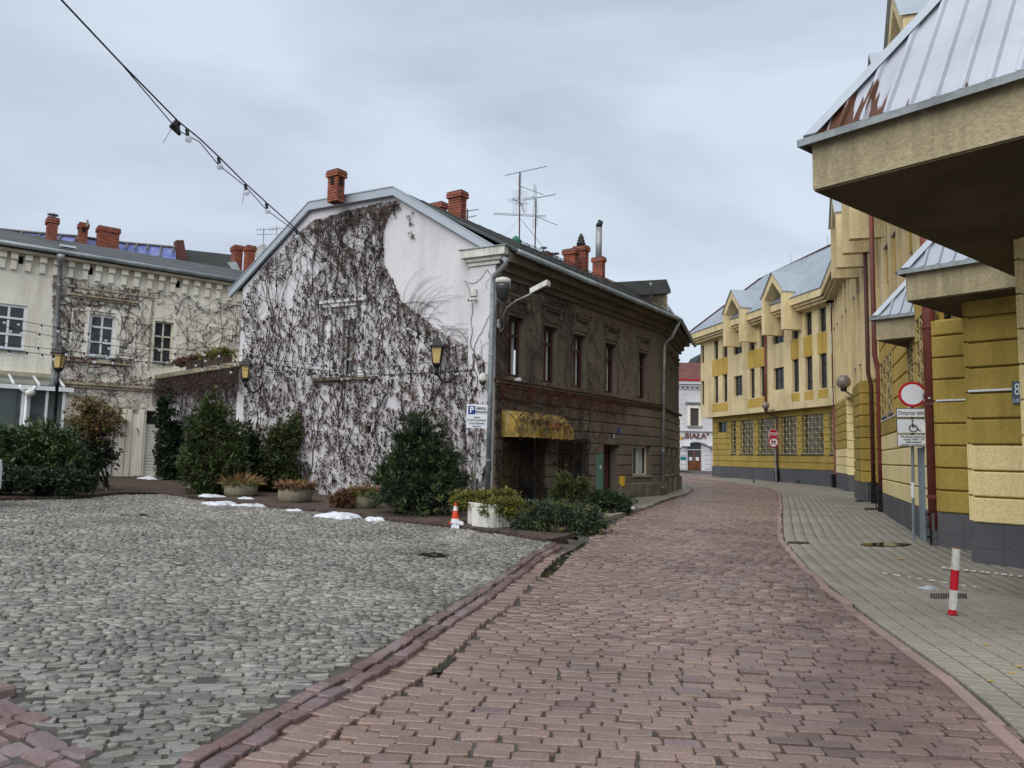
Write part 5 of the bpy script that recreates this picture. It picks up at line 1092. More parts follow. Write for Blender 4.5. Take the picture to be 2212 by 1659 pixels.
# canopies
def canopy(C, l1, l2, zs, hf, hr_, up_to, nm='canopy'):
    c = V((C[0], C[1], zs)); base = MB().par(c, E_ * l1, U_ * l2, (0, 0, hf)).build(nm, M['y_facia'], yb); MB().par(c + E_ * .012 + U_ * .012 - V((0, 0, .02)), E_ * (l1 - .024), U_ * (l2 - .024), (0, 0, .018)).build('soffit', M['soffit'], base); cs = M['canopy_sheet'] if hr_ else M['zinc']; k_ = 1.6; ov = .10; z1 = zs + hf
    dripe = MB(); o_ = c - E_ * ov - U_ * ov + V((0, 0, hf)); dripe.par(o_, E_ * (l1 + ov), U_ * (l2 + ov), (0, 0, .012)); dripe.par(o_ + V((0, 0, -.06)), E_ * (l1 + ov), U_ * .012, (0, 0, .059)); dripe.par(o_ + V((0, 0, -.06)), E_ * .012, U_ * (l2 + ov), (0, 0, .059)); dripe.build('drip_edge', M['zinc_old'], base)
    o2 = c - E_ * (ov - .06) - U_ * (ov - .06) + V((0, 0, hf + .013)); t = up_to / k_
    apex = o2 + E_ * t + U_ * t + V((0, 0, up_to)); rf = MB()
    rf.poly([o2, o2 + E_ * l1, o2 + E_ * l1 + U_ * t + V((0, 0, up_to)), apex]); rf.poly([o2, apex, o2 + U_ * l2 + E_ * t + V((0, 0, up_to)), o2 + U_ * l2]); sh = rf.build('roof_sheet', cs, base)
    sd = (U_ * 1 + V((0, 0, k_))).normalized(); nrm = E_.cross(sd); 
    if nrm.dot(V((-1, -1, 1))) < 0: nrm = -nrm
    L_ = up_to / sd.z; st = .215; n_ = int((l1 - .05) / st)
    for k in range(n_):
        s_ = .12 + k * st; q0 = o2 + E_ * s_; ln = min(L_, s_ / (U_.dot(sd) * 1.0) if s_ < t else L_)
        if ln < .1: continue
        a = q0 - E_ * .035; v = [a, a + E_ * .07, a + E_ * .052 + nrm * .035, a + E_ * .018 + nrm * .035]; MB().prism(v, sd * ln).build('roof_rib', cs, base)
    hp = MB(); hd_ = (apex - o2); hp.prism([o2 - nrm * .0 + E_ * .13 + nrm * .05, o2 + nrm * .06, o2 - E_ * .03 + V((0, 0, .02)), o2 + E_ * .1 + nrm * .02], hd_); hp.build('hip_flashing', M['zinc'], base); return base

def sheet_mat():
    m = mk('canopy_sheet', rgb(178, 182, 190), rgb(168, 172, 181), 0.45, 0.6, 0, 20, fine=.03, metal=0.3, streak=rgb(140, 144, 152), samt=0.4); t = m.node_tree; N = t.nodes.new; L = t.links.new
    b = [n for n in t.nodes if n.type == 'BSDF_PRINCIPLED'][0]; src = b.inputs['Base Color'].links[0].from_socket; g = [n for n in t.nodes if n.type == 'NEW_GEOMETRY'][0]
    sep = N('ShaderNodeVectorMath'); sep.operation = 'DOT_PRODUCT'; sep.inputs[1].default_value = tuple(E_); L(g.outputs['Position'], sep.inputs[0])   # along the eave
    nz = N('ShaderNodeTexNoise'); nz.inputs['Scale'].default_value = 1.0; nz.inputs['Detail'].default_value = 3; cb = N('ShaderNodeCombineXYZ'); s0 = N('ShaderNodeSeparateXYZ'); L(g.outputs['Position'], s0.inputs[0]); k1 = N('ShaderNodeMath'); k1.operation = 'MULTIPLY'; k1.inputs[1].default_value = 11.0; L(sep.outputs['Value'], k1.inputs[0]); L(k1.outputs[0], cb.inputs[0]); L(s0.outputs['Z'], cb.inputs[2]); L(cb.outputs[0], nz.inputs['Vector'])
    c0 = V(CAN[0]).dot(E_)
    mr = N('ShaderNodeMapRange'); mr.inputs[1].default_value = c0 + .35; mr.inputs[2].default_value = c0 + 1.15; mr.inputs[3].default_value = .20; mr.inputs[4].default_value = -.12; L(sep.outputs['Value'], mr.inputs[0])
    sz = N('ShaderNodeSeparateXYZ'); L(g.outputs['Position'], sz.inputs[0]); m2 = N('ShaderNodeMapRange'); m2.inputs[1].default_value = 4.8; m2.inputs[2].default_value = 5.6; m2.inputs[3].default_value = .08; m2.inputs[4].default_value = -.22; L(sz.outputs['Z'], m2.inputs[0])
    a1 = N('ShaderNodeMath'); L(nz.outputs[0], a1.inputs[0]); L(mr.outputs[0], a1.inputs[1]); a2 = N('ShaderNodeMath'); L(a1.outputs[0], a2.inputs[0]); L(m2.outputs[0], a2.inputs[1])
    st = N('ShaderNodeMapRange'); st.inputs[1].default_value = .60; st.inputs[2].default_value = .63; L(a2.outputs[0], st.inputs[0])
    mx_ = N('ShaderNodeMix'); mx_.data_type = 'RGBA'; L(st.outputs[0], mx_.inputs[0]); L(src, mx_.inputs[6]); mx_.inputs[7].default_value = rgb(84, 52, 34); L(mx_.outputs[2], b.inputs['Base Color'])
ZC = 4.25
def corner_at(x, y, z): d = ray(x, y); return EYEP + d * ((z - EYE) / d.z)
CAN = [corner_at(1756, 410, ZC), corner_at(1958, 650, ZC), corner_at(1893, 735, ZC)]
sheet_mat()
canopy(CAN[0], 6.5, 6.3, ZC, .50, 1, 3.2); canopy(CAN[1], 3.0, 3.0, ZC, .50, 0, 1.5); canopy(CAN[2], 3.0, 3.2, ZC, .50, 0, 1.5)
# big red downpipe with guard, grey cover behind the sign, twin pipes
bp = gnd(2022, 1180); bp = V((bp.x, bp.y, 0)); gz = G(bp.x, bp.y)
pipe_run('downpipe', [V((bp.x, bp.y, 9)), V((bp.x, bp.y, gz + .3))], .115, 'pipe_red', yb, 14, [(V((bp.x, bp.y, z_)), (0, 0, 1)) for z_ in (.95, 2.7, 4.2)])
q = MB(); q.tube([(bp.x, bp.y, gz), (bp.x, bp.y, gz + .5)], .10, 12)
for z_ in (.17, .37, .6): q.box(bp.x + .02, bp.y - .13, gz + z_, .38, .03, .03, -.7); q.box(bp.x - .12, bp.y + .0, gz + z_, .03, .3, .03, -.7); q.box(bp.x + .3, bp.y - .2, gz + z_, .35, .03, .03, -.7)
for d_ in (-.12, -.04, .06, .14): q.box(bp.x + d_ * .76 + .02, bp.y - .13 - d_ * .65, gz + .38, .022, .022, .46, -.7)
q.build('pipe_guard', M['black_iron'], yb)
for (x, y, zt, mat) in ((1905, 1107, 11, 'pipe_red'), (1888, 1088, 9.8, 'pipe_dark')):
    p = gnd(x, y); pipe_run('downpipe', [V((p.x - .1, p.y, zt)), V((p.x - .1, p.y, 4.9)), V((p.x, p.y, 4.4)), V((p.x, p.y, G(p.x, p.y) + .5))], .075, mat, yb, 10, [(V((p.x, p.y, z_)), (0, 0, 1)) for z_ in (1.6, 3.4)]); pipe_cage(p.x, p.y, None, .17, .8)
ca, cb = Z('q5', 1312, 840), Z('q5', 1330, 1590); cpos = gnd(2008, 1172); gz = G(cpos.x, cpos.y)
cc = MB(); zt = EYE + (1003 - 968) / F * cpos.y; cc.box(cpos.x + .02, cpos.y + .12, (gz + zt) / 2, .15, .2, zt - gz, .35); cc.prism([cpos + V((-.07, .02, zt - cpos.z)), cpos + V((.1, -.0, zt - cpos.z)), cpos + V((.13, .22, zt - cpos.z + .12)), cpos + V((-.04, .24, zt - cpos.z + .12))], (0, 0, .02))
cc.build('grey_duct_cover', M['box_grey'], yb)
# ================================================================ plants
def leaves(name, c, d, wdir, ln, wd, mat, parent, tone=None, bend=None):
    """joined foliage: one slim diamond per leaf; c base (n,3), d unit long axis, wdir unit width axis"""
    n = len(c); ln = np.broadcast_to(ln, n)[:, None]; wd = np.broadcast_to(wd, n)[:, None]
    v = np.stack([c, c + d * ln * .45 + wdir * wd / 2, c + d * ln, c + d * ln * .45 - wdir * wd / 2], 1).reshape(-1, 3)
    ob = np_obj(name, v, np.arange(n * 4), np.arange(n) * 4, mat, parent, tone if tone is not None else RNG.random(n)); tag(ob, kind='stuff'); return ob
def unit(a): return a / np.maximum(np.linalg.norm(a, axis=-1, keepdims=True), 1e-6)
def blob_px(lst, Y):
    out = []
    for q in lst:
        x, y, rx, rz = q[:4]; ry = q[4] if len(q) > 4 else rx; dy = q[5] if len(q) > 5 else 0.0
        p = at(x, y, Y + dy); k = (Y + dy) / F; out.append((p.x, p.y, p.z, rx * k, ry * k, rz * k))
    return out
def sprays(blobs, n, r, fan=6, ln=.12, wd=.03, up=.35, droop=0.0, shell=.55, spread=.5, gap=-.55):
    vol = np.array([b[3] * b[4] * b[5] for b in blobs]) ** .75; pick = r.choice(len(blobs), n, p=vol / vol.sum()); B = np.array(blobs)[pick]
    q = unit(r.normal(size=(n, 3))); ph = r.uniform(0, 6.28, (len(blobs), 4))[pick]; az = np.arctan2(q[:, 1], q[:, 0]); lum = .95 + .30 * np.sin(3 * az + ph[:, 0]) * np.cos(2.5 * q[:, 2] + ph[:, 1]) + .26 * np.sin(7 * q[:, 2] + 2 * az + ph[:, 2]) + .14 * np.sin(6 * az - 4 * q[:, 2] + ph[:, 3])
    rad = ((shell + (1 - shell) * r.random(n) ** .6) * lum * (1 + np.maximum(0, r.normal(0, .20, n))))[:, None]; pos = B[:, :3] + q * B[:, 3:] * rad
    pos = pos + r.normal(0, .02, pos.shape); fq = 5.5 / max(.25, float(np.median([b[3] for b in blobs]))) ** .6; kp = np.sin(pos[:, 0] * fq + 1.3 * np.sin(pos[:, 2] * fq * .8)) + np.sin(pos[:, 2] * fq * 1.2 + 1.1 * np.sin(pos[:, 1] * fq)) + .8 * np.sin(pos[:, 1] * fq * 1.1 + pos[:, 0] * fq * .7); keep = kp > gap
    pos, q, B, n = pos[keep], q[keep], B[keep], int(keep.sum())
    dr = unit(q / B[:, 3:] * B[:, 3:].mean(1, keepdims=True) + np.array([0, 0, up - droop]) + r.normal(0, .35, (n, 3)))
    base = np.repeat(pos, fan, 0); D = unit(np.repeat(dr, fan, 0) + r.normal(0, spread, (n * fan, 3))); base = base + D * r.uniform(0, .03, (n * fan, 1))
    Wd = unit(np.cross(D, r.normal(size=D.shape))); t = np.repeat(r.random(n), fan) * .7 + .3 * r.random(n * fan)
    return base, D, Wd, ln * r.uniform(.6, 1.25, n * fan), wd * r.uniform(.7, 1.2, n * fan), t
def shrub(name, label, cat, base, blobs, n, mat, seed, fan=7, ln=.12, wd=.03, up=.35, droop=0.0, shell=.55, spread=.5, trunk=True, tips=None, group=None, core=True, crown='crown'):
    r = np.random.default_rng(seed); t = thing(name, label, cat, base, group)
    leaves(crown, *sprays(blobs, n, r, fan, ln, wd, up, droop, shell, spread)[:5], M[mat], t)
    if core: leaves(crown, *sprays(blobs, n // 4, r, fan, ln * 1.3, wd * 1.3, up, droop, .1, spread, -1.6)[:5], M[mat], t)
    if tips: leaves('new_growth', *sprays(blobs, n // 5, r, fan, ln * .8, wd * .8, up + .4, 0, .93, spread)[:5], M[tips], t)
    tw = MB(); rs = random.Random(seed)
    for k in range(14 if trunk else 6):
        b = rs.choice(blobs); a_ = rs.uniform(0, 6.28); c = V((b[0] + b[3] * .8 * math.cos(a_), b[1] + b[4] * .8 * math.sin(a_), b[2] + b[5] * rs.uniform(-.2, .8))); d_ = V((math.cos(a_) * .6, math.sin(a_) * .6, rs.uniform(.3, 1.2))).normalized() * rs.uniform(.12, .3); tw.tube([c - d_, c, c + d_ + V((0, 0, .03))], [.008, .006, .002], 3, False)
    tw.build('twigs', M['bark'], t)
    if trunk:
        m = MB(); b0 = V(base)
        for b in blobs[:9]:
            c = V(b[:3]); m.tube([b0, b0.lerp(c, .5) + V((0, 0, .06)), c + V((0, 0, b[5] * .5))], [.035, .022, .006], 5)
        m.build('trunk', M['bark'], t)
    return t
# yew-like bush in a dark tub in front of the gable
def ground_at(x, y): p = gnd(x, y); return V((p.x, p.y, G(p.x, p.y) + .02))
p = ground_at(905, 1112); Y0 = p.y
bl = blob_px([(905, 1062, 72, 36), (872, 1015, 38, 46), (930, 1005, 40, 52), (884, 955, 26, 42), (958, 1042, 42, 34), (850, 1048, 36, 30), (880, 915, 10, 24), (915, 935, 20, 40), (948, 945, 12, 30), (968, 1000, 20, 24), (990, 1042, 16, 14), (836, 1020, 16, 14), (905, 1088, 60, 18)], Y0)
b = shrub('evergreen_shrub', 'large dark evergreen shrub with spiky shoots in a dark tub before the gable', 'shrub', p + V((0, 0, .2)), bl, 5200, 'leaf_yew', 51, 7, .15, .022, .5, 0, .35, .4, tips='leaf_yewtip')
tb_ = tag(MB().lathe(p, [(.30, 0), (.36, .05), (.38, .36), (.35, .36), (.33, .30)], 18).build('plant_tub', M['kerbdark'], None, True), 'dark round tub holding the large evergreen shrub', 'plant tub')
# thujas by the annex
p = ground_at(455, 1068)
bl = blob_px([(458, 1030, 48, 40), (450, 985, 46, 46), (452, 930, 34, 50), (456, 888, 16, 34), (490, 1000, 36, 44), (425, 1010, 26, 36), (500, 960, 22, 36), (432, 955, 24, 40), (468, 910, 22, 30)], p.y)
shrub('thuja_tree', 'tall pointed olive-green thuja in front of the annex opening', 'conifer', p, bl, 4600, 'leaf_thuja', 52, 6, .15, .045, .5, 0, .4, .5)
p = ground_at(535, 1062)
bl = blob_px([(535, 1000, 34, 44), (525, 960, 26, 40), (545, 1035, 30, 22), (515, 1020, 24, 30)], p.y); shrub('thuja_bush', 'dark green thuja bush between the tall thuja and the glazed gable door', 'conifer', p, bl, 2200, 'leaf_yew', 53, 6, .15, .045, .5, 0, .4, .5)
p = ground_at(615, 1064)
bl = blob_px([(612, 1000, 32, 40), (605, 950, 26, 34), (628, 940, 18, 26), (640, 915, 10, 20), (590, 1020, 24, 26), (625, 1035, 24, 16), (580, 975, 16, 30)], p.y - .2); shrub('thuja_shrub', 'loose green thuja standing in front of the glazed door in the gable', 'conifer', p, bl, 2000, 'leaf_thuja', 54, 6, .14, .04, .4, 0, .4, .55)
# left side
p = ground_at(100, 1066)
bl = blob_px([(30, 985, 55, 42), (95, 985, 52, 42), (150, 985, 30, 40), (15, 960, 40, 34), (110, 950, 50, 30), (60, 945, 40, 22), (-30, 985, 40, 50)], p.y)
shrub('rhododendron', 'broad-leaved green rhododendron in front of the conservatory', 'shrub', p, bl, 1900, 'leaf_rhodo', 55, 6, .16, .05, .25, 0, .35, .7)
p = ground_at(60, 1072)
bl = blob_px([(30, 1035, 60, 24), (100, 1038, 60, 24), (160, 1042, 44, 18), (-20, 1040, 40, 24)], p.y)
shrub('ivy_hedge', 'low dark clipped hedge along the courtyard edge at the left', 'hedge', p, bl, 2100, 'leaf_ivy', 56, 5, .10, .045, .1, 0, .55, .8, trunk=False)
p = ground_at(205, 1060)
bl = blob_px([(200, 900, 38, 30), (185, 878, 26, 22), (225, 905, 30, 22), (205, 930, 40, 22), (240, 900, 18, 18), (175, 920, 22, 18)], p.y)
shrub('rusty_bush', 'bush with rust-brown foliage crown beside the white gate', 'bush', p, bl, 1100, 'leaf_rust', 57, 6, .14, .034, .0, .2, .2, .8, core=False, tips='leaf_golden')
bl = blob_px([(205, 975, 36, 36), (190, 1000, 34, 24), (225, 985, 26, 30), (170, 980, 20, 26)], p.y); shrub('leafy_bush', 'dark sparse bush under the rust-brown crown behind the lattice', 'bush', p + V((.2, .3, 0)), bl, 700, 'leaf_ivy', 58, 5, .13, .045, .1, 0, .4, .8)
p = ground_at(368, 1032); bl = blob_px([(362, 990, 22, 40), (362, 930, 18, 50), (356, 880, 12, 36), (372, 1010, 24, 26), (380, 960, 16, 50)], 27.2); shrub('ivy_column', 'column of dark evergreen ivy climbing beside the white side door', 'ivy', V((bl[0][0], bl[0][1], .5)), bl, 3000, 'leaf_ivy', 59, 5, .10, .06, .0, .3, .6, .8)
p = ground_at(325, 1024); bl = blob_px([(325, 1005, 22, 16), (318, 990, 12, 14), (312, 978, 5, 12), (345, 1012, 18, 12)], p.y - .3); shrub('dwarf_spruce', 'small blue-green spruce at the foot of the white side door', 'conifer', p, bl, 900, 'leaf_juniper', 60, 6, .1, .025, .2, 0, .3, .5)
# junipers on the corner
p = ground_at(1040, 1138); bl = blob_px([(1025, 1078, 38, 10, 30), (1000, 1085, 22, 10, 20), (1072, 1078, 28, 12, 24), (1095, 1072, 12, 8, 12), (1050, 1090, 24, 8, 20)], p.y + .6); shrub('golden_juniper', 'flat spreading golden juniper behind the white ribbed box', 'juniper', p + V((0, .6, .2)), bl, 2000, 'leaf_golden', 61, 6, .09, .026, .35, 0, .3, .5)
bl = blob_px([(1085, 1092, 34, 9, 26), (1118, 1097, 20, 9, 18), (1065, 1103, 20, 10, 18), (1070, 1118, 14, 12, 12), (1100, 1106, 22, 8, 18)], p.y - .1); shrub('golden_juniper', 'golden juniper spilling over the front corner of the white ribbed box', 'juniper', p + V((.4, -.1, .2)), bl, 2000, 'leaf_golden', 62, 6, .09, .026, .35, 0, .3, .5)
p = ground_at(1205, 1153); bl = blob_px([(1190, 1128, 62, 24, 44), (1240, 1130, 50, 22, 40), (1165, 1115, 40, 22, 34), (1210, 1108, 50, 16, 40), (1150, 1140, 26, 14, 24), (1280, 1125, 22, 20, 20), (1230, 1145, 40, 12, 30)], p.y + .5)
shrub('creeping_juniper', 'wide grey-green creeping juniper mound at the road corner', 'juniper', p, bl, 6500, 'leaf_juniper', 63, 6, .085, .024, .3, 0, .45, .55, tips='leaf_golden')
p = ground_at(1228, 1120); bl = blob_px([(1222, 1060, 20, 34, 16), (1220, 1040, 10, 16, 10), (1252, 1070, 16, 28, 14), (1258, 1052, 8, 14, 8), (1205, 1075, 14, 20, 12), (1238, 1090, 24, 20, 18)], p.y + .3); shrub('dwarf_conifer', 'upright dwarf conifer with twin tops rising out of the junipers', 'conifer', p, bl, 2600, 'leaf_thuja', 64, 6, .07, .018, .5, 0, .4, .4, tips='leaf_golden')
p = ground_at(1318, 1110); bl = blob_px([(1315, 1090, 38, 16, 34), (1290, 1082, 26, 16, 24), (1340, 1094, 22, 12, 20), (1308, 1074, 24, 8, 20)], p.y + .4); shrub('creeping_juniper', 'dark blue-green juniper mound by the brown street front', 'juniper', p, bl, 3600, 'leaf_yew', 65, 6, .085, .024, .3, 0, .45, .55)
# moss and plants in the roof troughs
for k, (x0, x1, y, mt) in enumerate(((385, 430, 777, 'dead_dark'), (440, 500, 768, 'leaf_golden'))):
    bl = [(*AFr.P(AFr.px((x0 + x1) / 2 + d_, y, .15)[0], 4.72, .15), .35, .2, .10 + .06 * k) for d_ in (-18, 0, 18)]
    shrub('trough_plants', ['dry plants in the annex roof trough nearer the cream wall', 'green plants in the annex roof trough nearer the gable'][k], 'plants', AFr.P(AFr.px((x0 + x1) / 2, y, .15)[0], 4.68, .15), bl, 500, mt, 70 + k, 5, .10, .03, .4, 0, .3, .6, trunk=False)
# ---------------------------------------------------------------- climbing vines (bare winter stems with withered tufts)
def vine_stems(f, starts, mask, r, steps=120, st=.07, up=.9, wander=.35, branch=.10, r0=.018, o=.02, maxseg=9000, gens=4, rmin=.003):
    segs = []; stack = [(s_, z_, math.pi / 2 + r.normal(0, .3), r0, g_) for s_, z_, g_ in [(q[0], q[1], q[2] if len(q) > 2 else 0) for q in starts]]
    while stack and len(segs) < maxseg:
        s_, z_, h, rad, g = stack.pop(0)
        for k in range(int(steps * (.75 ** g) * r.uniform(.6, 1.2))):
            h += r.normal(0, wander); h += (math.pi / 2 - h) * .08 * up; n_ = (s_ + st * math.cos(h), z_ + st * math.sin(h))
            if not mask(*n_): h += math.pi * r.uniform(.4, 1.0); n_ = (s_ + st * math.cos(h), z_ + st * math.sin(h))
            if not mask(*n_): break
            r1 = max(rmin, rad * .985); segs.append((s_, z_, n_[0], n_[1], rad, r1)); s_, z_ = n_; rad = r1
            if g < gens and r.random() < branch: stack.append((s_, z_, h + r.choice((-1, 1)) * r.uniform(.4, 1.2), max(rmin, rad * .72), g + 1))
            if len(segs) >= maxseg: break
    return np.array(segs)
def stems_obj(name, f, S, parent, mat, o=.02):
    n = len(S); u, nn = np.array(f.u), np.array(f.n); O = np.array(f.O); ez = np.array([0, 0, 1.])
    w = o + .01 * np.sin(S[:, 0] * 9 + S[:, 1] * 7); A = O + S[:, :1] * u + S[:, 1:2] * ez + w[:, None] * nn; w2 = o + .01 * np.sin(S[:, 2] * 9 + S[:, 3] * 7); B = O + S[:, 2:3] * u + S[:, 3:4] * ez + w2[:, None] * nn
    d = unit(B - A); p = unit(np.cross(d, nn)); v = []
    for P_, R_ in ((A, S[:, 4:5]), (B, S[:, 5:6])):
        v += [P_ + p * R_, P_ - p * R_, P_ + nn * R_ * 1.6]
    v = np.stack(v, 1).reshape(-1, 3); q = np.array([0, 3, 5, 2, 2, 5, 4, 1, 1, 4, 3, 0]); loops = (np.arange(n)[:, None] * 6 + q).ravel()
    return tag(np_obj(name, v, loops, np.arange(n * 3) * 4, mat, parent, np.repeat(RNG.random(n), 3)), kind='stuff')
def in_px(f, s_, z_, poly):
    P_ = f.O[:2]; x = f.O.x + f.u.x * s_; y = f.O.y + f.u.y * s_; px, py, k = project_np(x, y, z_); return inside(px, py, poly)
def tufts(name, f, pts, parent, mat, r, per=8, ln=.11, wd=.03, o=.03, out=.06, hang=.85, tall=.14):
    n = len(pts); u, nn = np.array(f.u), np.array(f.n); ez = np.array([0, 0, 1.]); L_ = tall * r.uniform(.5, 1.6, n)
    s_ = np.repeat(pts[:, 0], per) + r.normal(0, .018, n * per); z_ = np.repeat(pts[:, 1], per) - r.random(n * per) * np.repeat(L_, per); oo = o + r.random(n * per) * out
    c = np.array(f.O) + s_[:, None] * u + z_[:, None] * ez + oo[:, None] * nn; D = unit(r.normal(0, .45, (n * per, 3)) + np.array([0, 0, -hang])); W_ = unit(np.cross(D, nn) + r.normal(0, .4, D.shape))
    leaves(name, c, D, W_, ln * r.uniform(.5, 1.3, n * per), wd * r.uniform(.6, 1.3, n * per), M[mat], parent, np.repeat(r.random(n), per))
def sample(f, poly, n, r, s0, s1, z0, z1, clump=None):
    s_ = r.uniform(s0, s1, n); z_ = r.uniform(z0, z1, n); ok = in_px(f, s_, z_, poly)
    if clump is not None:
        v = np.sin(s_ * 5.1 + 1.3 * np.sin(z_ * 3.7)) + np.sin(z_ * 4.3 + 1.7 * np.sin(s_ * 2.9)) + .7 * np.sin(s_ * 11 + z_ * 9.5); ok &= r.random(n) < 1 / (1 + np.exp(-(v - clump) * .9))
    return np.c_[s_, z_][ok]
r = np.random.default_rng(90)
gv = thing('climbing_vine', 'leafless climbing vine with dark withered tufts covering the white gable', 'vine', GF.P(4, .4, .05))
gpoly = [(528, 640), (560, 585), (600, 545), (640, 505), (680, 474), (760, 452), (835, 434), (862, 432), (858, 450), (838, 470), (829, 520), (831, 570), (850, 600), (862, 632), (870, 650), (905, 676), (935, 700), (962, 722), (1012, 745), (1050, 760), (1058, 1066), (560, 1066), (528, 1040)]
light = [(560, 590), (640, 520), (700, 480), (700, 560), (640, 640), (560, 680)]
gm_ = lambda a, b: bool(in_px(GF, np.array([a]), np.array([b]), gpoly)[0])
st_ = [(2.1, .4), (2.3, .4), (3.4, .4), (6.2, .9), (5.1, 2.3), (8.7, .5), (9.1, .6), (.9, .4), (1.3, .4), (2.7, 3.2, 1), (4.4, 5.8, 1), (3.9, 4.2, 1), (8.0, 2.6, 1), (7.2, 3.4, 1), (6.1, 4.4, 1), (3.3, 6.2, 1), (5.6, 6.4, 1), (1.6, 2.2, 1), (7.6, 5.0, 1), (4.9, 1.2, 1)]
S = vine_stems(GF, st_, gm_, r, 130, .075, .9, .17, .12, .016, maxseg=12000, gens=5, rmin=.0028); stems_obj('stems', GF, S, gv, M['vine_stem'], .02)
gs, gz_ = np.meshgrid(np.arange(0, 9.5, .118), np.arange(.4, 9.1, .235)); gs = gs.ravel() + r.normal(0, .045, gs.size); gz_ = gz_.ravel() + r.uniform(-.13, .13, gz_.size); ok = in_px(GF, gs, gz_, gpoly) & (r.random(len(gs)) < .80 + .25 * np.sin(gs * 2.1 + 1.5 * np.sin(gz_ * 1.3)) * np.cos(gz_ * 1.9)); pts = np.c_[gs, gz_][ok]; okl = in_px(GF, pts[:, 0], pts[:, 1], light) & (r.random(len(pts)) < .6); pts = pts[~okl]
tufts('withered_tufts', GF, pts, gv, 'vine_tuft', r, 13, .10, .038, .05, .08, 1.3, .25)
top = [(680, 470), (838, 432), (829, 520), (832, 590), (800, 640), (740, 640), (700, 560)]
tufts('withered_tufts', GF, sample(GF, top, 700, r, 2.5, 7, 5, 9.1, .8), gv, 'vine_tuft', r, 11, .11, .042, .05, .10, 1.0, .36)
lowp = [(560, 830), (1050, 790), (1055, 1060), (560, 1062)]
tufts('reddish_tufts', GF, sample(GF, lowp, 1900, r, 0, 9.5, .3, 4.5, .2), gv, 'vine_red', r, 8, .08, .024, .05, .05, 1.0, .18)
for a, b, n_ in ((858, 428, 14), (888, 452, 12)):
    q = np.array([GF.px(a + r.normal(0, 4), b + r.uniform(0, 55 if a > 870 else 30)) for _ in range(n_)]); tufts('withered_tufts', GF, q, gv, 'vine_tuft', r, 8, .07, .025, .03, .05, .9, .12)
# bare shoots fanning over the clear plaster
sh = MB()
for k in range(26):
    x, y = r.uniform(862, 930), 0; y = 660 + (x - 862) * .55; ang = r.uniform(-1.9, -.35); L_ = r.uniform(40, 110); P_ = []
    for t in np.linspace(0, 1, 7): P_.append(GF.P(*GF.px(x + L_ * t * math.cos(ang + t * .7), y + L_ * t * math.sin(ang + t * .7)), .03))
    sh.tube(P_, [.006, .005, .005, .004, .004, .003, .002], 3, False)
for k in range(16):
    x, y = r.uniform(940, 1010), r.uniform(700, 740); ang = r.uniform(-1.4, .5); L_ = r.uniform(30, 80); sh.tube([GF.P(*GF.px(x + L_ * t * math.cos(ang + t * .9), y + L_ * t * math.sin(ang + t * .9)), .03) for t in np.linspace(0, 1, 6)], [.006, .005, .004, .004, .003, .002], 3, False)
tag(sh.build('bare_shoots', M['vine_stem'], gv), kind='stuff')
# stems on the corner pilaster
S = vine_stems(GF, [(.35, .4), (.6, .4), (.2, .4), (.7, 2.5), (.4, 3.5)], lambda a, b: .0 < a < .95 and .2 < b < 6.5, r, 90, .07, .9, .18, .12, .013, maxseg=1300); stems_obj('stems', GF, S, gv, M['vine_stem'], .09)
# street front
bv = thing('climbing_vine', 'brown climbing vine spreading over the dark street front from the corner', 'vine', BF.P(.3, .3, .1))
bpoly = [(1066, 585), (1200, 640), (1330, 700), (1400, 760), (1420, 860), (1330, 900), (1310, 960), (1260, 1000), (1180, 1010), (1066, 1090)]
bm_ = lambda a, b: bool(in_px(BF, np.array([a]), np.array([b]), bpoly)[0]) and not any(q[0] - .02 < a < q[1] + .02 and uz0 < b < uz1 for q in UW)
S = vine_stems(BF, [(.1, .3), (.25, .3), (.15, .4), (.3, 2.0), (.2, 3.4), (.3, 4.5), (1.6, 3.6, 1), (2.6, 3.0, 1), (3.6, 3.6, 1), (5.2, 3.6, 1), (1.7, 5.5, 1), (3.6, 5.6, 1), (5.4, 5.5, 1), (7.5, 4.2, 1), (6.4, 3.2, 1), (4.5, 2.5, 1)], bm_, r, 130, .07, .35, .2, .12, .014, maxseg=6500, gens=5); stems_obj('stems', BF, S, bv, M['vine'], .06)
pts = sample(BF, bpoly, 2600, r, 0, 8.5, .4, 6.3, 1.0); ok = np.array([not any(q[0] < a < q[1] and uz0 < b < uz1 for q in UW) for a, b in pts]); tufts('withered_tufts', BF, pts[ok], bv, 'vine_tuft', r, 6, .06, .022, .05, .05, .8, .10)
pts = np.array([(r.uniform(.0, 7.5), 3.52 - abs(r.normal(0, .16))) for _ in range(420)]); tufts('course_fringe', BF, pts, bv, 'vine_red', r, 8, .10, .014, .15, .06, .9, .22)
for a, b in UW[:4]:
    pts = np.array([(r.uniform(a - .15, b + .15), 5.96 + abs(r.normal(0, .03))) for _ in range(26)]); tufts('hood_fringe', BF, pts, bv, 'vine_red', r, 6, .07, .02, .08, .08, .3, .08)
pts = np.array([(r.uniform(.1, 5.0), r.uniform(1.9, 2.6)) for _ in range(160)]); tufts('withered_tufts', BF, pts, bv, 'vine', r, 7, .11, .010, .06, .1, .9, .25)
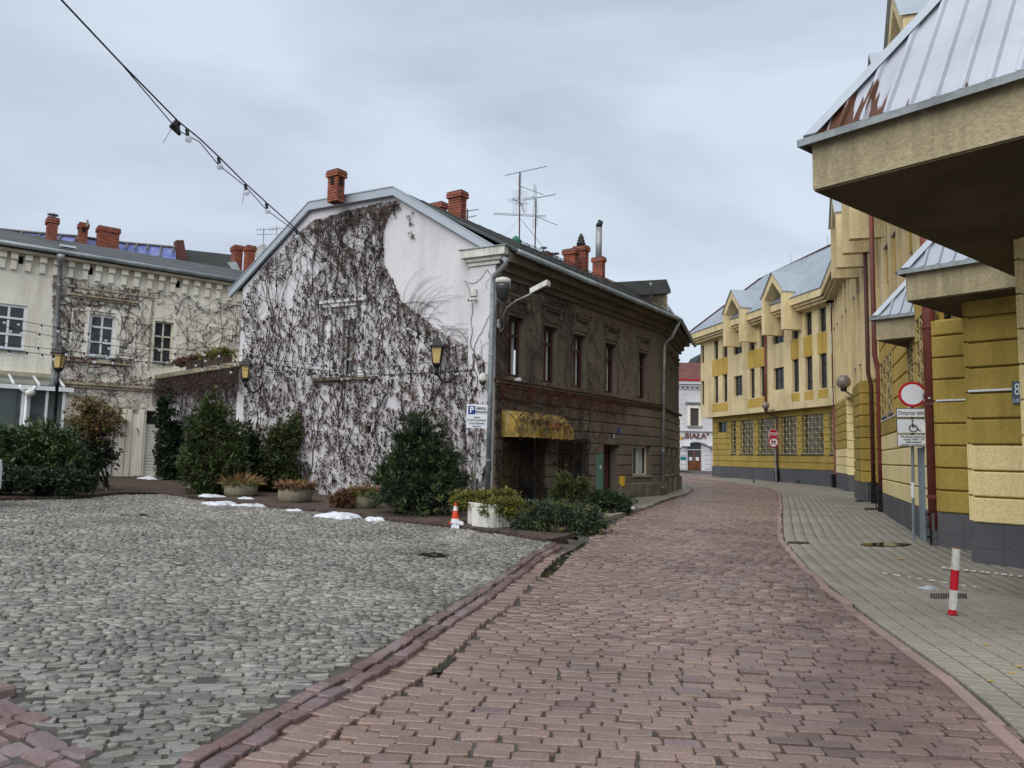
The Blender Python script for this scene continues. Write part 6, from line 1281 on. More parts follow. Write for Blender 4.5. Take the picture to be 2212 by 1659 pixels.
# cream courtyard house
cvn = thing('climbing_vine', 'fine network of bare vine stems over the cream courtyard house', 'vine', LF.P(2.5, .6, .05))
lpoly = [(112, 590), (200, 610), (300, 625), (420, 640), (525, 660), (525, 790), (500, 780), (400, 770), (330, 800), (320, 900), (230, 880), (110, 850)]
lm_ = lambda a, b: bool(in_px(LF, np.array([a]), np.array([b]), lpoly)[0]) and not any(q[0] - .05 < a < q[1] + .05 and q[2] - .05 < b < q[3] + .05 for q in lw)
S = vine_stems(LF, [(2.4, 3.0), (2.6, 3.2), (2.2, 3.6), (2.9, 4.2), (3.4, 4.6), (1.0, 4.0), (.2, 4.0), (-1.0, 4.2), (-1.6, 4.4), (2.6, 5.4, 1), (3.6, 5.6, 1), (.7, 5.6, 1), (-1.7, 5.6, 1), (.6, 6.8, 1), (-.8, 6.7, 1), (1.9, 6.8, 1), (4.2, 5.0, 1), (4.4, 6.4, 1), (-1.7, 7.2, 1), (1.2, 7.3, 1)], lm_, r, 120, .085, .3, .2, .13, .014, maxseg=7000, gens=5, rmin=.0035); stems_obj('stems', LF, S, cvn, M['vine_stem'], .03)
pts = sample(LF, lpoly, 1400, r, -2, 6, 3.6, 8, 1.1); tufts('withered_tufts', LF, pts, cvn, 'vine', r, 5, .09, .03, .03, .05, .7, .12)
rpol = [(395, 640), (525, 660), (525, 775), (440, 765), (400, 720)]; tufts('withered_tufts', LF, sample(LF, rpol, 420, r, 1.5, 6, 4, 8, .5), cvn, 'vine_tuft', r, 6, .09, .03, .03, .05, .9, .16)
for z_, a0, a1 in ((3.92, -1.8, 2.6), (4.72, -1.7, -.9), (4.72, -.3, .3), (7.1, -1.7, .4)):
    pts = np.array([(r.uniform(a0, a1), z_ + abs(r.normal(0, .03))) for _ in range(int(60 * (a1 - a0)))]); tufts('ledge_tufts', LF, pts, cvn, 'vine_red', r, 5, .09, .03, .06, .1, .4, .08)
# annex curtain of vine
av = thing('climbing_vine', 'thick hanging curtain of brown vine over the low annex wall', 'vine', AFr.P(3.5, .6, .05))
S = vine_stems(AFr, [(x_, .4) for x_ in (4.2, 5.0, 6.2, 6.8, 7.2)] + [(x_, 3.6, 1) for x_ in (.8, 1.6, 2.4, 3.2, 4.0, 4.8, 5.6, 6.4, 7.0)] + [(x_, 2.6, 1) for x_ in (4.4, 5.2, 6.0, 6.8)], lambda a, b: -.2 < a < AFr.L and .3 < b < 4.25 and not (gop[0] < a < gop[1] and b < gop[3]), r, 90, .08, .2, .35, .14, .024, maxseg=5200, gens=5, rmin=.005); stems_obj('stems', AFr, S, av, M['vine'], .04)
pts = np.array([(r.uniform(-.3, AFr.L), 4.3 - abs(r.normal(0, .35))) for _ in range(1500)]); tufts('withered_tufts', AFr, pts, av, 'vine', r, 8, .12, .018, .2, .25, .9, .35)
pts = np.c_[r.uniform(2.5, AFr.L, 900), r.uniform(1.0, 4.2, 900)]; pts = pts[~((pts[:, 0] > gop[0]) & (pts[:, 0] < gop[1]) & (pts[:, 1] < gop[3]))]; tufts('withered_tufts', AFr, pts, av, 'vine_tuft', r, 6, .08, .024, .04, .06, .9, .16)
# ================================================================ planters, street furniture, small things
def concrete_planter(x0, x1, yrim, ybot, label, dead, seed, trail=None):
    p = gnd((x0 + x1) / 2, ybot, .02); w_ = (x1 - x0) / F * p.y / 2; h = (ybot - yrim) / F * p.y; p = V((p.x, p.y + w_ * .6, G(p.x, p.y) + .02))
    t = thing('concrete_planter', label, 'planter', p, 'round concrete planters along the gable')
    MB().lathe(p, [(w_ * .93, 0), (w_ * .93, .03), (w_ * .98, .04), (w_, h * .5), (w_ * .98, h), (w_ * .88, h), (w_ * .86, h - .06)], 20).build('bowl', M['concrete'], t, True)
    MB().lathe(p, [(w_ * .9, h - .07), (w_ * .5, h - .04), (.02, h - .02)], 14).build('soil', M['soil'], t)
    r = np.random.default_rng(seed); n = 420; a = r.uniform(0, 6.28, n); rr = w_ * np.sqrt(r.random(n)) * .95
    c = np.c_[p.x + rr * np.cos(a), p.y + rr * np.sin(a), np.full(n, p.z + h - .03)]; D = unit(np.c_[np.cos(a) * rr / w_ * 1.2, np.sin(a) * rr / w_ * 1.2, r.uniform(.25, 1.0, n)] + r.normal(0, .3, (n, 3)))
    tt = thing('dead_plant', dead, 'plant', p + V((0, 0, h)), 'withered plants in the concrete planters'); leaves('stalks', c, D, unit(np.cross(D, r.normal(size=D.shape))), r.uniform(.10, .30, n) * (1 if seed != 101 else 1.4), .022, M['dead'], tt); 
    n = 500; a = r.uniform(0, 6.28, n); c = np.c_[p.x + w_ * np.cos(a), p.y + w_ * np.sin(a), p.z + h + r.normal(0, .04, n)]; D = unit(np.c_[np.cos(a), np.sin(a), r.uniform(-1.2, .4, n)] + r.normal(0, .4, (n, 3))); leaves('trailing_leaves', c, D, unit(np.cross(D, r.normal(size=D.shape))), .08, .04, M['leaf_golden'] if seed % 2 else M['dead_dark'], tt)
    if trail:
        bl = blob_px(trail, p.y - .3); b_, D, W_, l_, wd_, _ = sprays(bl, 420, r, 5, .10, .035, .0, .4, .3, .7); leaves('fallen_foliage', b_, D, W_, l_, wd_, M['dead_dark'], tt)
concrete_planter(477, 548, 1042, 1072, 'exposed-aggregate round planter beside the white urn', 'tall withered grass in the planter beside the white urn', 101)
concrete_planter(594, 667, 1051, 1085, 'middle round concrete planter in front of the glazed gable door', 'dry brown plants in the middle round planter', 102)
concrete_planter(755, 810, 1062, 1098, 'round concrete planter nearest the large evergreen shrub', 'brown trailing plant spilling left from the planter nearest the shrub', 103, [(738, 1082, 20, 16), (728, 1092, 12, 8), (752, 1072, 14, 14)])
p = ground_at(470, 1066); k = p.y / F
tag(MB().lathe(p, [(9 * k, 0), (10 * k, 3 * k), (6 * k, 8 * k), (7 * k, 20 * k), (10 * k, 40 * k), (8 * k, 52 * k), (11 * k, 54 * k), (8 * k, 55 * k)], 14).build('white_urn', M['plaster_white'], None, True), 'slim white urn standing left of the first round planter', 'urn')
def ribbed_box(label, a, b, h, dpt, n_=7):
    a, b = V(a), V(b); f = Fr(a.x, a.y, b.x, b.y); g = min(f.g(0), f.g(f.L)) + .02; t = thing('ribbed_planter_box', label, 'planter', f.P(f.L / 2, g), 'white ribbed planter boxes')
    q = MB(); q.fb(f, 0, f.L, g, g + h, -dpt, 0); q.build('box', M['plaster_white'], t)
    for k in range(n_): s_ = f.L * (k + .5) / n_; MB().bevbox(f, s_ - f.L / n_ * .36, s_ + f.L / n_ * .36, g + .005, g + h + .003, -.02, .028, .02).build('rib', M['plaster_white'], t)
    fs = Fr(f.P(f.L, 0).x, f.P(f.L, 0).y, f.P(f.L, 0, -dpt).x, f.P(f.L, 0, -dpt).y)
    for k in range(5): s_ = dpt * (k + .5) / 5; q = MB().par(f.P(f.L, g + .005, -s_ - dpt * .07), f.u * .028, -f.n * dpt * -.14, (0, 0, h)); q.build('rib', M['plaster_white'], t)
    MB().fb(f, .04, f.L - .04, g + h, g + h + .01, -dpt + .04, -.04).build('soil', M['soil'], t)
ribbed_box('white ribbed planter box beside the traffic cone', gnd(1010, 1133), gnd(1062, 1143), .44, .42); ribbed_box('small white ribbed box under the golden juniper', gnd(1064, 1143), gnd(1098, 1139), .36, .5, 5)
ribbed_box('white box half buried in the creeping juniper', gnd(1222, 1150), gnd(1257, 1146), .38, .4, 4)
# traffic cone
p = ground_at(983, 1133); k = p.y / F; H = 44 * k; t = thing('traffic_cone', 'faded orange and white traffic cone on the kerb', 'traffic cone', p)
MB().box(p.x, p.y, p.z + .015, .24, .24, .03, .4).build('base', M['cone_orange'], t)
for a, b, mt in ((.03, .24, 'plaster_white'), (.24, .48, 'plaster_white'), (.48, .62, 'cone_orange'), (.62, .84, 'plaster_white'), (.84, 1.0, 'cone_orange')):
    r0, r1 = .095 * (1 - a) + .022 * a, .095 * (1 - b) + .022 * b; mt = {(.03): 'plaster_white', (.24): 'cone_orange'}.get(a, mt); MB().lathe(p, [(r0, H * a), (r1, H * b)], 16).build('band', M[mt], t, False)
# lanterns
def lantern_head(t, c, s=1.0):
    c = V(c); q = MB(); n_ = 4
    q.lathe(c, [(.16 * s, .36 * s), (.10 * s, .02 * s)], 4); MB_g = q.build('glass_body', M['lamp_glass'], t)
    fr = MB()
    for j in range(4):
        w_ = 2 * math.pi * (j + .5) / 4; fr.tube([c + V((.105 * s * math.cos(w_), .105 * s * math.sin(w_), .0)), c + V((.168 * s * math.cos(w_), .168 * s * math.sin(w_), .37 * s))], .012 * s, 4)
    fr.lathe(c, [(.06 * s, -.08 * s), (.11 * s, -.02 * s), (.12 * s, .02 * s)], 4); fr.build('frame', M['black_iron'], t)
    MB().lathe(c, [(.21 * s, .36 * s), (.21 * s, .39 * s), (.14 * s, .50 * s), (.12 * s, .53 * s), (.05 * s, .58 * s), (.03 * s, .60 * s), (.035 * s, .63 * s), (.012 * s, .70 * s)], 4).build('cap', M['black_iron'], t)
def wall_lantern(x, yb_, f, o, s, label):
    p = f.P(*f.px(x, yb_, o), o); t = thing('wall_lantern', label, 'lantern', p + V((0, 0, -.4)), 'old-fashioned lanterns of the courtyard'); lantern_head(t, p, s)
    side = -f.u; w0 = p + V((0, 0, -.08 * s)); q = MB(); pts = []
    for a in np.linspace(0, math.pi * 1.05, 9): pts.append(w0 + side * (.19 - .19 * math.cos(a)) * s + V((0, 0, -.28 * s * math.sin(a) - .02)) - f.n * (o * a / math.pi / 1.05))
    q.tube(pts, .03 * s, 6); q.tube([w0, w0 + V((0, 0, -.16 * s))], [.05 * s, .03 * s], 8); q.build('bracket', M['black_iron'], t, True)
wall_lantern(943, 787, GF, .3, 1.25, 'black wall lantern with amber glass on the right of the gable'); wall_lantern(531, 818, GF, .3, 1.1, 'black wall lantern with amber glass at the left end of the gable')
p = ground_at(118, 1052); zl = at(126, 796, p.y).z; t = thing('lamp_post', 'black lamp post with amber lantern beside the conservatory', 'street lamp', p); pt = at(126, 800, p.y)
MB().lathe((pt.x, pt.y, p.z), [(.12, 0), (.12, .3), (.07, .45), (.06, 1.2), (.075, 1.22), (.05, 1.3), (.045, zl - p.z - .5), (.075, zl - p.z - .48), (.06, zl - p.z - .38), (.035, zl - p.z - .3), (.04, zl - p.z - .1)], 12).build('post', M['black_iron'], t, True); lantern_head(t, (pt.x, pt.y, zl), 1.15)
# street lights on the house corner
def bxy(x, y, o): return BF.P(*BF.px(x, y, o), o)
t = thing('street_light', 'grey cobra-head street light on a long bent arm at the house corner', 'street light', bxy(1080, 712, .15))
MB().tube([bxy(1086, 708, .12), bxy(1088, 682, .2), bxy(1095, 665, .45), bxy(1115, 650, .9), bxy(1150, 634, 1.5)], .03, 8).build('arm', M['galv'], t, True)
a, b = bxy(1148, 636, 1.45), bxy(1185, 617, 1.9); q = MB(); d_ = (b - a).normalized(); sd_ = d_.cross(V((0, 0, 1))).normalized(); q.par(a - sd_ * .11, d_ * (b - a).length, sd_ * .22, (0, 0, .13)); hd = q.build('lamp_head', M['plaster_white'], t); MB().par(a - sd_ * .09 + d_ * .1 - V((0, 0, .03)), d_ * ((b - a).length - .15), sd_ * .18, (0, 0, .029)).build('lens', M['glass_dark'], t)
t = thing('street_light', 'white-topped street light pointing forward on the short upright pipe', 'street light', bxy(1080, 712, .15))
hp = bxy(1086, 640, 1.3); MB().tube([bxy(1081, 700, .15), bxy(1083, 672, .3), hp + V((0, 0, -.05))], .03, 8).build('arm', M['galv'], t, True)
MB().lathe(hp - V((0, 0, .12)), [(.05, 0), (.14, .06), (.19, .34), (.18, .42)], 12).build('lamp_bowl', M['glass_dark'], t, True); MB().lathe(hp - V((0, 0, .12)), [(.19, .42), (.185, .53), (.12, .56)], 12).build('lamp_cover', M['plaster_white'], t, True)
q = MB(); q.tube([bxy(1077, 690, .1), bxy(1077, 708, .1)], .06, 8); q.tube([bxy(1077, 708, .1), bxy(1080, 716, .15), bxy(1088, 708, .12)], .02, 6); tag(q.build('bracket_box', M['galv']), 'grey junction box and loop of pipe under the two corner street lights', 'junction box')
# cameras
def gxy(x, y, o): return GF.P(*GF.px(x, y, o), o)
p = gxy(1043, 820, .3); t = thing('dome_camera', 'white dome security camera on the house corner above the parking sign', 'camera', p)
MB().lathe(p, [(.05, .17), (.10, .10), (.115, .0), (.115, -.05)], 14).build('housing', M['plaster_white'], t, True); MB().lathe(p, [(.02, -.15), (.07, -.12), (.10, -.05)], 14).build('dome', M['glass_dark'], t, True); MB().tube([p + V((0, 0, .15)), p - GF.n * .25 + V((0, 0, .15))], .02, 6).build('arm', M['plaster_white'], t)
p = gxy(1022, 647, .2); t = thing('bullet_camera', 'small white bullet camera under a white box on the corner pilaster', 'camera', p); d_ = V((-.7, -.6, -.25)).normalized()
MB().tube([p + d_ * .16, p - d_ * .1], .045, 10).build('body', M['plaster_white'], t); MB().tube([p + d_ * .165, p + d_ * .16], .03, 10).build('lens', M['glass_dark'], t); MB().fb(GF, *(lambda s_, z_: (s_ - .07, s_ + .09, z_ - .02, z_ + .16))(*GF.px(1025, 638, .1)), .07, .15).build('mounting_box', M['plaster_white'], t)
a = LF.P(*LF.px(65, 850, CO + .25), CO + .25); t = thing('dome_camera', 'round white dome camera under the conservatory eaves', 'camera', a); MB().lathe(a, [(.03, -.12), (.12, -.07), (.15, .02), (.12, .1), (.04, .13)], 14).build('housing', M['plaster_white'], t, True)
# parking sign
pb = ground_at(1024, 1108); f = Fr(pb.x - .3, pb.y - .05, pb.x + .3, pb.y + .08); k = pb.y / F; t = thing('parking_sign', 'white private-parking sign with blue P on a grey pole', 'sign', pb)
top = at(1030, 878, pb.y).z; pt = at(1028, 925, pb.y); MB().tube([pb, V((pt.x, pb.y + .03, top))], .028, 8).build('pole', M['galv'], t)
f = Fr(pt.x - .3, pb.y - .04, pt.x + .3, pb.y - .02); r0 = f.rect(1007.5, 873.5, 1052.5, 925); brd = MB().fb(f, r0[0], r0[1], r0[2], r0[3], -.01, .01).build('board', M['sign_white'], t)
W_, H_ = r0[1] - r0[0], r0[3] - r0[2]
MB().fb(f, r0[0] + .08 * W_, r0[0] + .42 * W_, r0[2] + .58 * H_, r0[2] + .93 * H_, .01, .013).build('blue_square', M['sign_blue'], brd)
def stext(s, u_, v_, size, mat='sign_black', par=None, xs=1.0, bold=0.0): text_mesh('lettering', s, size, mat, par, f.P(r0[0] + u_ * W_, r0[2] + v_ * H_, .013), f.u, (0, 0, 1), xs=xs, thick=.002, bold=bold)
stext('P', .25, .755, H_ * .34, 'sign_white', brd, 1.0, .006); stext('PARKING', .70, .83, H_ * .155, par=brd, xs=.62, bold=.002); stext('PRYWATNY', .70, .67, H_ * .155, par=brd, xs=.62, bold=.002)
for i, (s_, v_) in enumerate((('wyłącznie', .46), ('dla klientów przebywających', .345), ('w Pralni lub Restauracji', .21), ('Nowy Świat', .08))): stext(s_, .5, v_, H_ * .125, par=brd, xs=.55)
# awning
t = thing('shop_awning', 'weathered yellow fabric awning overgrown with vine above the barred door', 'awning', BF.P(1.7, 2.1, 0)); a0, a1 = .24, 3.05
prof = [(0.02, 2.78), (.25, 2.72), (.48, 2.55), (.62, 2.32), (.64, 2.14)]; q = MB(); n_ = 12
for i in range(n_):
    s0, s1 = a0 + (a1 - a0) * i / n_, a0 + (a1 - a0) * (i + 1) / n_; sag = .015 * (i % 2)
    for (o0, z0), (o1, z1) in zip(prof, prof[1:]): q.poly([BF.P(s0, z0, o0), BF.P(s1, z0, o0), BF.P(s1, z1, o1), BF.P(s0, z1, o1)])
    q.poly([BF.P(s0, 2.14, .64), BF.P(s1, 2.14, .64), BF.P(s1, 2.03 + .02 * (i % 2), .645), BF.P((s0 + s1) / 2, 2.06, .645), BF.P(s0, 2.03 + .02 * ((i + 1) % 2), .645)])
for e in (a0, a1): q.poly([BF.P(e, z, o) for o, z in prof] + [BF.P(e, 2.05, .64), BF.P(e, 2.05, .02)])
q.build('canvas', M['awning'], t); pr = MB(); pr.par(BF.P(1.75, 2.34, .625), BF.u * .55, (BF.n * -.10 + V((0, 0, .16))), BF.n * .012); pr.build('faded_print', M['awning_print'], t)
fm = MB(); 
for e in (a0, (a0 + a1) / 2, a1): fm.tube([BF.P(e, z, o - .02) for o, z in prof], .012, 5)
fm.build('frame', M['dark_iron'], t); rr_ = np.random.default_rng(5); pts = np.array([(rr_.uniform(a0, a1), rr_.uniform(2.3, 2.85)) for _ in range(330)])
tufts('vine_tufts', BF, pts, bv, 'vine_tuft', rr_, 8, .08, .022, .5, .18, .8, .25); pts = np.array([(rr_.uniform(.02, 3.4), rr_.uniform(.5, 3.4)) for _ in range(520)]); tufts('vine_tufts', BF, pts, bv, 'vine', rr_, 6, .14, .010, .05, .12, .9, .3)
# road signs
def sign_post(x, y, ztop, r, mat, name, label, px_top=None):
    p = ground_at(x, y); p.z -= .02; pt = at(px_top[0], px_top[1], p.y) if px_top else V((p.x, p.y, ztop)); t = thing(name, label, 'road sign', p); MB().tube([p, V((pt.x, p.y, pt.z))], r, 10).build('pole', M[mat], t); return t, p
def disc(f, c, r, o0, o1, n=32, ph=0): return MB().prism([f.P(c[0] + r * math.cos(2 * math.pi * (k + ph) / n), c[1] + r * math.sin(2 * math.pi * (k + ph) / n), o0) for k in range(n)], f.n * (o1 - o0))
t, p = sign_post(1974, 1170, 0, .03, 'box_grey', 'no_vehicles_sign', 'red-ringed round sign with three plates on a grey pole by the right wall', (1969, 830))
f = Fr(p.x - .5, p.y + .14, p.x + .5, p.y - .24); f.O = f.O + f.n * .05
c = f.px(1971, 852); R_ = 27.5 / F * p.y; dk = disc(f, c, R_, 0, .008).build('disc', M['sign_red'], t); disc(f, c, R_ * .80, .008, .011).build('white_field', M['sign_white'], t)
def plate_(y0, y1, x0=1942.5, x1=2002.5):
    r0 = f.rect(x0, y0, x1, y1); r0 = (c[0] - .30, c[0] + .30, r0[2], r0[3]); b = MB().fb(f, *r0, -.004, .004).build('plate', M['sign_black'], t); MB().fb(f, r0[0] + .012, r0[1] - .012, r0[2] + .012, r0[3] - .012, .004, .007).build('plate_face', M['sign_white'], b); return b, r0
b, r0 = plate_(882, 902); text_mesh('lettering', 'Dotyczy także', .098, 'sign_black', b, f.P((r0[0] + r0[1]) / 2, (r0[2] + r0[3]) / 2, .008), f.u if f.u.x > 0 else -f.u, (0, 0, 1), xs=.92)
b, r0 = plate_(904.5, 936.5); cx0, cz0 = (r0[0] + r0[1]) / 2, (r0[2] + r0[3]) / 2; h = r0[3] - r0[2]; sx = 1 if f.u.x > 0 else -1
w = MB(); pts = [(.04 + .24 * math.cos(a), -.14 + .24 * math.sin(a)) for a in np.linspace(2.0, 6.1, 18)]
def wc(pl, r_): w.tube([f.P(cx0 + sx * (q[0] - .05) * h, cz0 + q[1] * h, .010) for q in pl], r_ * h, 6)
wc(pts, .035); wc([(0, .22), (.0, -.05)], .045); wc([(.0, -.05), (.26, -.05), (.36, -.30), (.48, -.26)], .035); wc([(.0, .08), (.22, .06)], .03); w.build('wheelchair_symbol', M['sign_black'], b); disc(f, (cx0 - sx * .05 * h, cz0 + .36 * h), .065 * h, .008, .014, 14).build('wheelchair_head', M['sign_black'], b)
b, r0 = plate_(938.5, 965)
for i, s_ in enumerate(('Nie dotyczy zaopatrzenia', 'w godz. 18.00-11.00', 'służb miejskich,', 'pojazdów upoważnionych.')): text_mesh('lettering', s_, .052, 'sign_black', b, f.P((r0[0] + r0[1]) / 2, r0[3] - (r0[3] - r0[2]) * (.18 + .22 * i), .008), f.u if f.u.x > 0 else -f.u, (0, 0, 1), xs=.86)
pm = at(1972, 1062, p.y); MB().tube([V((pm.x, p.y, pm.z - .12)), V((pm.x, p.y, pm.z + .18))], .034, 10).build('paper_sticker', M['sign_white'], t)
t, p = sign_post(1677, 1043.5, 0, .045, 'galv', 'stop_sign', 'red octagonal stop sign above a no-right-turn sign on a grey pole', (1674, 928)); f = Fr(p.x - 1, p.y, p.x + 1, p.y - .1); f.O = f.O + f.n * .07
c = f.px(*Z('q2', 1205, 685)); R_ = .33; disc(f, c, R_, 0, .01, 8, .5).build('octagon', M['sign_white'], t); disc(f, c, R_ * .93, .01, .014, 8, .5).build('red_field', M['sign_red'], t); ux = f.u if f.u.x > 0 else -f.u
text_mesh('lettering', 'STOP', .26, 'sign_white', t, f.P(c[0], c[1], .016), ux, (0, 0, 1), xs=.8, bold=.006)
c = f.px(*Z('q2', 1208, 757)); disc(f, c, .32, 0, .01).build('disc', M['sign_red'], t); disc(f, c, .25, .01, .014).build('white_field', M['sign_white'], t); q = MB(); sx = 1 if f.u.x > 0 else -1
q.fb(f, c[0] - sx * .10 - .03, c[0] - sx * .10 + .03, c[1] - .14, c[1] + .07, .014, .018); q.fb(f, min(c[0] - sx * .10, c[0] + sx * .06), max(c[0] - sx * .10, c[0] + sx * .06), c[1] + .03, c[1] + .09, .0145, .0185); q.prism([f.P(c[0] + sx * .05, c[1] + .13, .014), f.P(c[0] + sx * .17, c[1] + .06, .014), f.P(c[0] + sx * .05, c[1] - .01, .014)], f.n * .005); q.build('turn_arrow', M['sign_black'], t)
q = MB(); q.prism([f.P(c[0] - sx * .2, c[1] + .16, .02), f.P(c[0] - sx * .16, c[1] + .2, .02), f.P(c[0] + sx * .2, c[1] - .16, .02), f.P(c[0] + sx * .16, c[1] - .2, .02)], f.n * .004); q.build('red_bar', M['sign_red'], t)
# bollard
p = ground_at(2057, 1331); p.z -= .02; tp = at(2066, 1183, p.y - .05); t = thing('striped_bollard', 'leaning red and white striped metal bollard on the pavement', 'bollard', p); ax_ = tp - p
for a, b, mt in ((0, .10, 'sign_red'), (.10, .385, 'plaster_white'), (.385, .68, 'sign_red'), (.68, .99, 'plaster_white')): MB().tube([p + ax_ * a, p + ax_ * b], .0385, 16).build('band', M[mt], t, False)
MB().tube([p + ax_ * .99, p + ax_ * 1.0], [.038, .034], 16).build('rusty_cap', M['rust'], t); MB().lathe(p, [(.06, -.02), (.06, .016), (.04, .02)], 16).build('foot_ring', M['rust'], t)
# house number plate on the pillar
f = ps2; r0 = f.rect(2186, 823, 2224, 873, .06); t = thing('house_number_plate', 'slate-blue house number plate reading 8 on the shaded pillar', 'sign', f.P(r0[0], r0[2], .05)); MB().fb(f, r0[0], r0[1], r0[2], r0[3], .045, .06).build('plate', M['sign_plate'], t); ux = f.u if f.u.x > 0 else -f.u
text_mesh('lettering', '8', (r0[3] - r0[2]) * .72, 'sign_white', t, f.P(f.px(2197.5, 842, .06)[0], f.px(2197.5, 842, .06)[1], .062), ux, (0, 0, 1), xs=.62); text_mesh('lettering', 'ŁUKOWA', (r0[3] - r0[2]) * .22, 'sign_white', t, f.P(f.px(2205, 865, .06)[0], f.px(2205, 865, .06)[1], .062), ux, (0, 0, 1), xs=.6)
# globe lamps
def globe(c, r_, arm, label):
    c = V(c); t = thing('globe_lamp', label, 'wall lamp', c, 'smoky globe lamps on the office building'); n_ = 10; MB().lathe(c, [(r_ * math.sin(a), -r_ * math.cos(a)) for a in np.linspace(.35, math.pi - .02, n_)], 20).build('globe', M['globe_glass'], t, True)
    q = MB(); q.lathe(c, [(r_ * .3, -r_ * 1.35), (r_ * .45, -r_ * 1.2), (r_ * .42, -r_ * .85), (r_ * .2, -r_ * .3)], 12); q.tube([c + V((0, 0, -r_ * 1.2)), V(arm) + V((0, 0, -r_ * 1.1)), V(arm) + V((0, 0, -r_ * .8))], .03, 6); q.build('bracket', M['black_iron'], t)
a = F1.P(*F1.px(1654, 876, OV + .7), OV + .7); globe(a, .24, F1.P(F1.px(1672, 884, OV)[0], a.z, OV), 'smoky glass globe lamp on the end front near the stop sign')
a = UF.P(*UF.px(1822, 825, .9), .9); globe(a, .29, UF.P(UF.px(1843, 835, .15)[0], a.z, .15), 'smoky glass globe lamp beside the inner corner downpipe')
# grates, manholes, puddles, paint
def flat(name, label, cat, pts, mat, h=.02, group=None, th=.012, par=None):
    q = MB(); P_ = [gnd(*p) for p in pts]; wz = (lambda p: float(wav(np.array(p.x), np.array(p.y)) * (1.5 if p.x < -1 else 1)) - (.035 * math.exp(-(float(ptdist(np.array([p.x]), np.array([p.y]), E3)[0]) / .28) ** 2) if p.x > -1 and p.y < 14 and p.x < 2 else 0)) if mat == 'water' else (lambda p: 0.0); q.prism([(p.x, p.y, G(p.x, p.y) + wz(p) + h - th) for p in P_], (0, 0, th)); o = q.build(name, M[mat], None, base=True)
    if label: tag(o, label, cat, group)
    return o
def ell(cx, cy, rx, ry, n=18, j=0.0, seed=0): r = np.random.default_rng(seed); return [(cx + rx * (1 + r.normal(0, j)) * math.cos(a), cy + ry * (1 + r.normal(0, j)) * math.sin(a)) for a in np.linspace(0, 2 * math.pi, n, endpoint=False)]
flat('manhole_cover', 'dark rectangular drain cover in the pavement below the twin downpipes', 'drain cover', [(1868, 1098), (1897, 1098), (1901, 1103), (1868, 1103)], 'dark_iron', .024)
flat('manhole_cover', 'small dark drain cover in the pavement near the portal', 'drain cover', [(1848, 1081), (1875, 1081), (1877, 1084), (1848, 1084)], 'dark_iron', .024)
flat('drain_slot', 'short dark drain slot at the pavement edge', 'drain cover', [(1702, 1172), (1746, 1173), (1748, 1176), (1703, 1175)], 'dark_iron', .024)
def grate(name, label, x0, x1, y0, y1, n_):
    P_ = [gnd(x0, y0), gnd(x1, y0), gnd(x1, y1), gnd(x0, y1)]; t = thing(name, label, 'drain grate', P_[3]); Zp = lambda p, h: V((p.x, p.y, G(p.x, p.y) + h)); MB().prism([Zp(p, .012) for p in P_], (0, 0, .006)).build('pit', M['void'], t)
    for k in range(n_ + 1): a = P_[0].lerp(P_[1], k / n_); b = P_[3].lerp(P_[2], k / n_); MB().par(Zp(a, .019), (P_[1] - P_[0]).normalized() * .02, Zp(b, .019) - Zp(a, .019), (0, 0, .006)).build('bar', M['dark_iron'], t)
grate('drain_grate', 'rusty slotted drain grate behind the lump of ice', 2010, 2085, 1286, 1297, 14); grate('drain_grate', 'iron drain grate beside the shallow yellow puddle', 1912, 1962, 1177, 1182, 10)
flat('puddle', 'shallow puddle reflecting the yellow wall near the grate', 'puddle', ell(1910, 1179, 50, 4, 22, .1, 3), 'water', .028)
flat('puddle', 'dark water standing in the gutter near the slab edging', 'puddle', [(920, 1440), (926, 1432), (928, 1424), (938, 1422), (946, 1412), (962, 1413), (972, 1408), (984, 1410), (980, 1420), (974, 1424), (970, 1434), (958, 1438), (952, 1446), (938, 1446), (930, 1450)], 'water', .014, None, .004)
flat('puddle', 'long dark strip of water in the gutter by the road corner', 'puddle', [(1166, 1236), (1180, 1218), (1195, 1205), (1215, 1194), (1240, 1180), (1262, 1168), (1268, 1170), (1245, 1186), (1226, 1202), (1214, 1216), (1196, 1230), (1180, 1240)], 'water', .010, None, .004)
flat('puddle', 'small thin puddle on the far courtyard cobbles', 'puddle', ell(290, 1111, 32, 2.4, 18, .1, 5), 'water', .008); flat('puddle', 'small dark puddle on the cobbles before the large shrub', 'puddle', ell(935, 1201, 32, 5, 18, .12, 6), 'water', .008)
for k, (x, y, rx, ry, mt, lab) in enumerate(((2187, 1458, 14, 3, 'paint_yellow', 'bright yellow paint dab lowest of the three at the right edge'), (2200, 1444, 12, 2.6, 'paint_yellow', 'yellow paint dab in the middle of three at the right edge'), (2130, 1397, 12, 2.2, 'paint_yellow', 'thin yellow paint dab right of the bollard foot'), (2140, 1475, 12, 2, 'paint_yellow', 'faint yellow paint dab nearest the kerb'), (1946, 1209, 8, 2, 'paint_yellow', 'pale yellow paint dab behind the bollard'))): flat('paint_mark', lab, 'paint mark', [(x - rx * .6, y - ry * .5), (x + rx * .5, y - ry * .6), (x + rx * .7, y + ry * .3), (x - rx * .5, y + ry * .5)], mt, .018, None, .004)
def dashes(a, b, n_, wd, label):
    r = np.random.default_rng(int(a[0])); q = MB()
    for k in range(n_):
        t0 = (k + r.uniform(0, .3)) / n_; t1 = t0 + r.uniform(.3, .75) / n_; P_ = [(a[0] + (b[0] - a[0]) * t, a[1] + (b[1] - a[1]) * t + d) for t, d in ((t0, -wd), (t1, -wd), (t1, wd), (t0, wd))]; q.prism([(p.x, p.y, G(p.x, p.y) + .022) for p in [gnd(*c_) for c_ in P_]], (0, 0, .003))
    tag(q.build('painted_line', M['paint_white']), label, 'painted line')
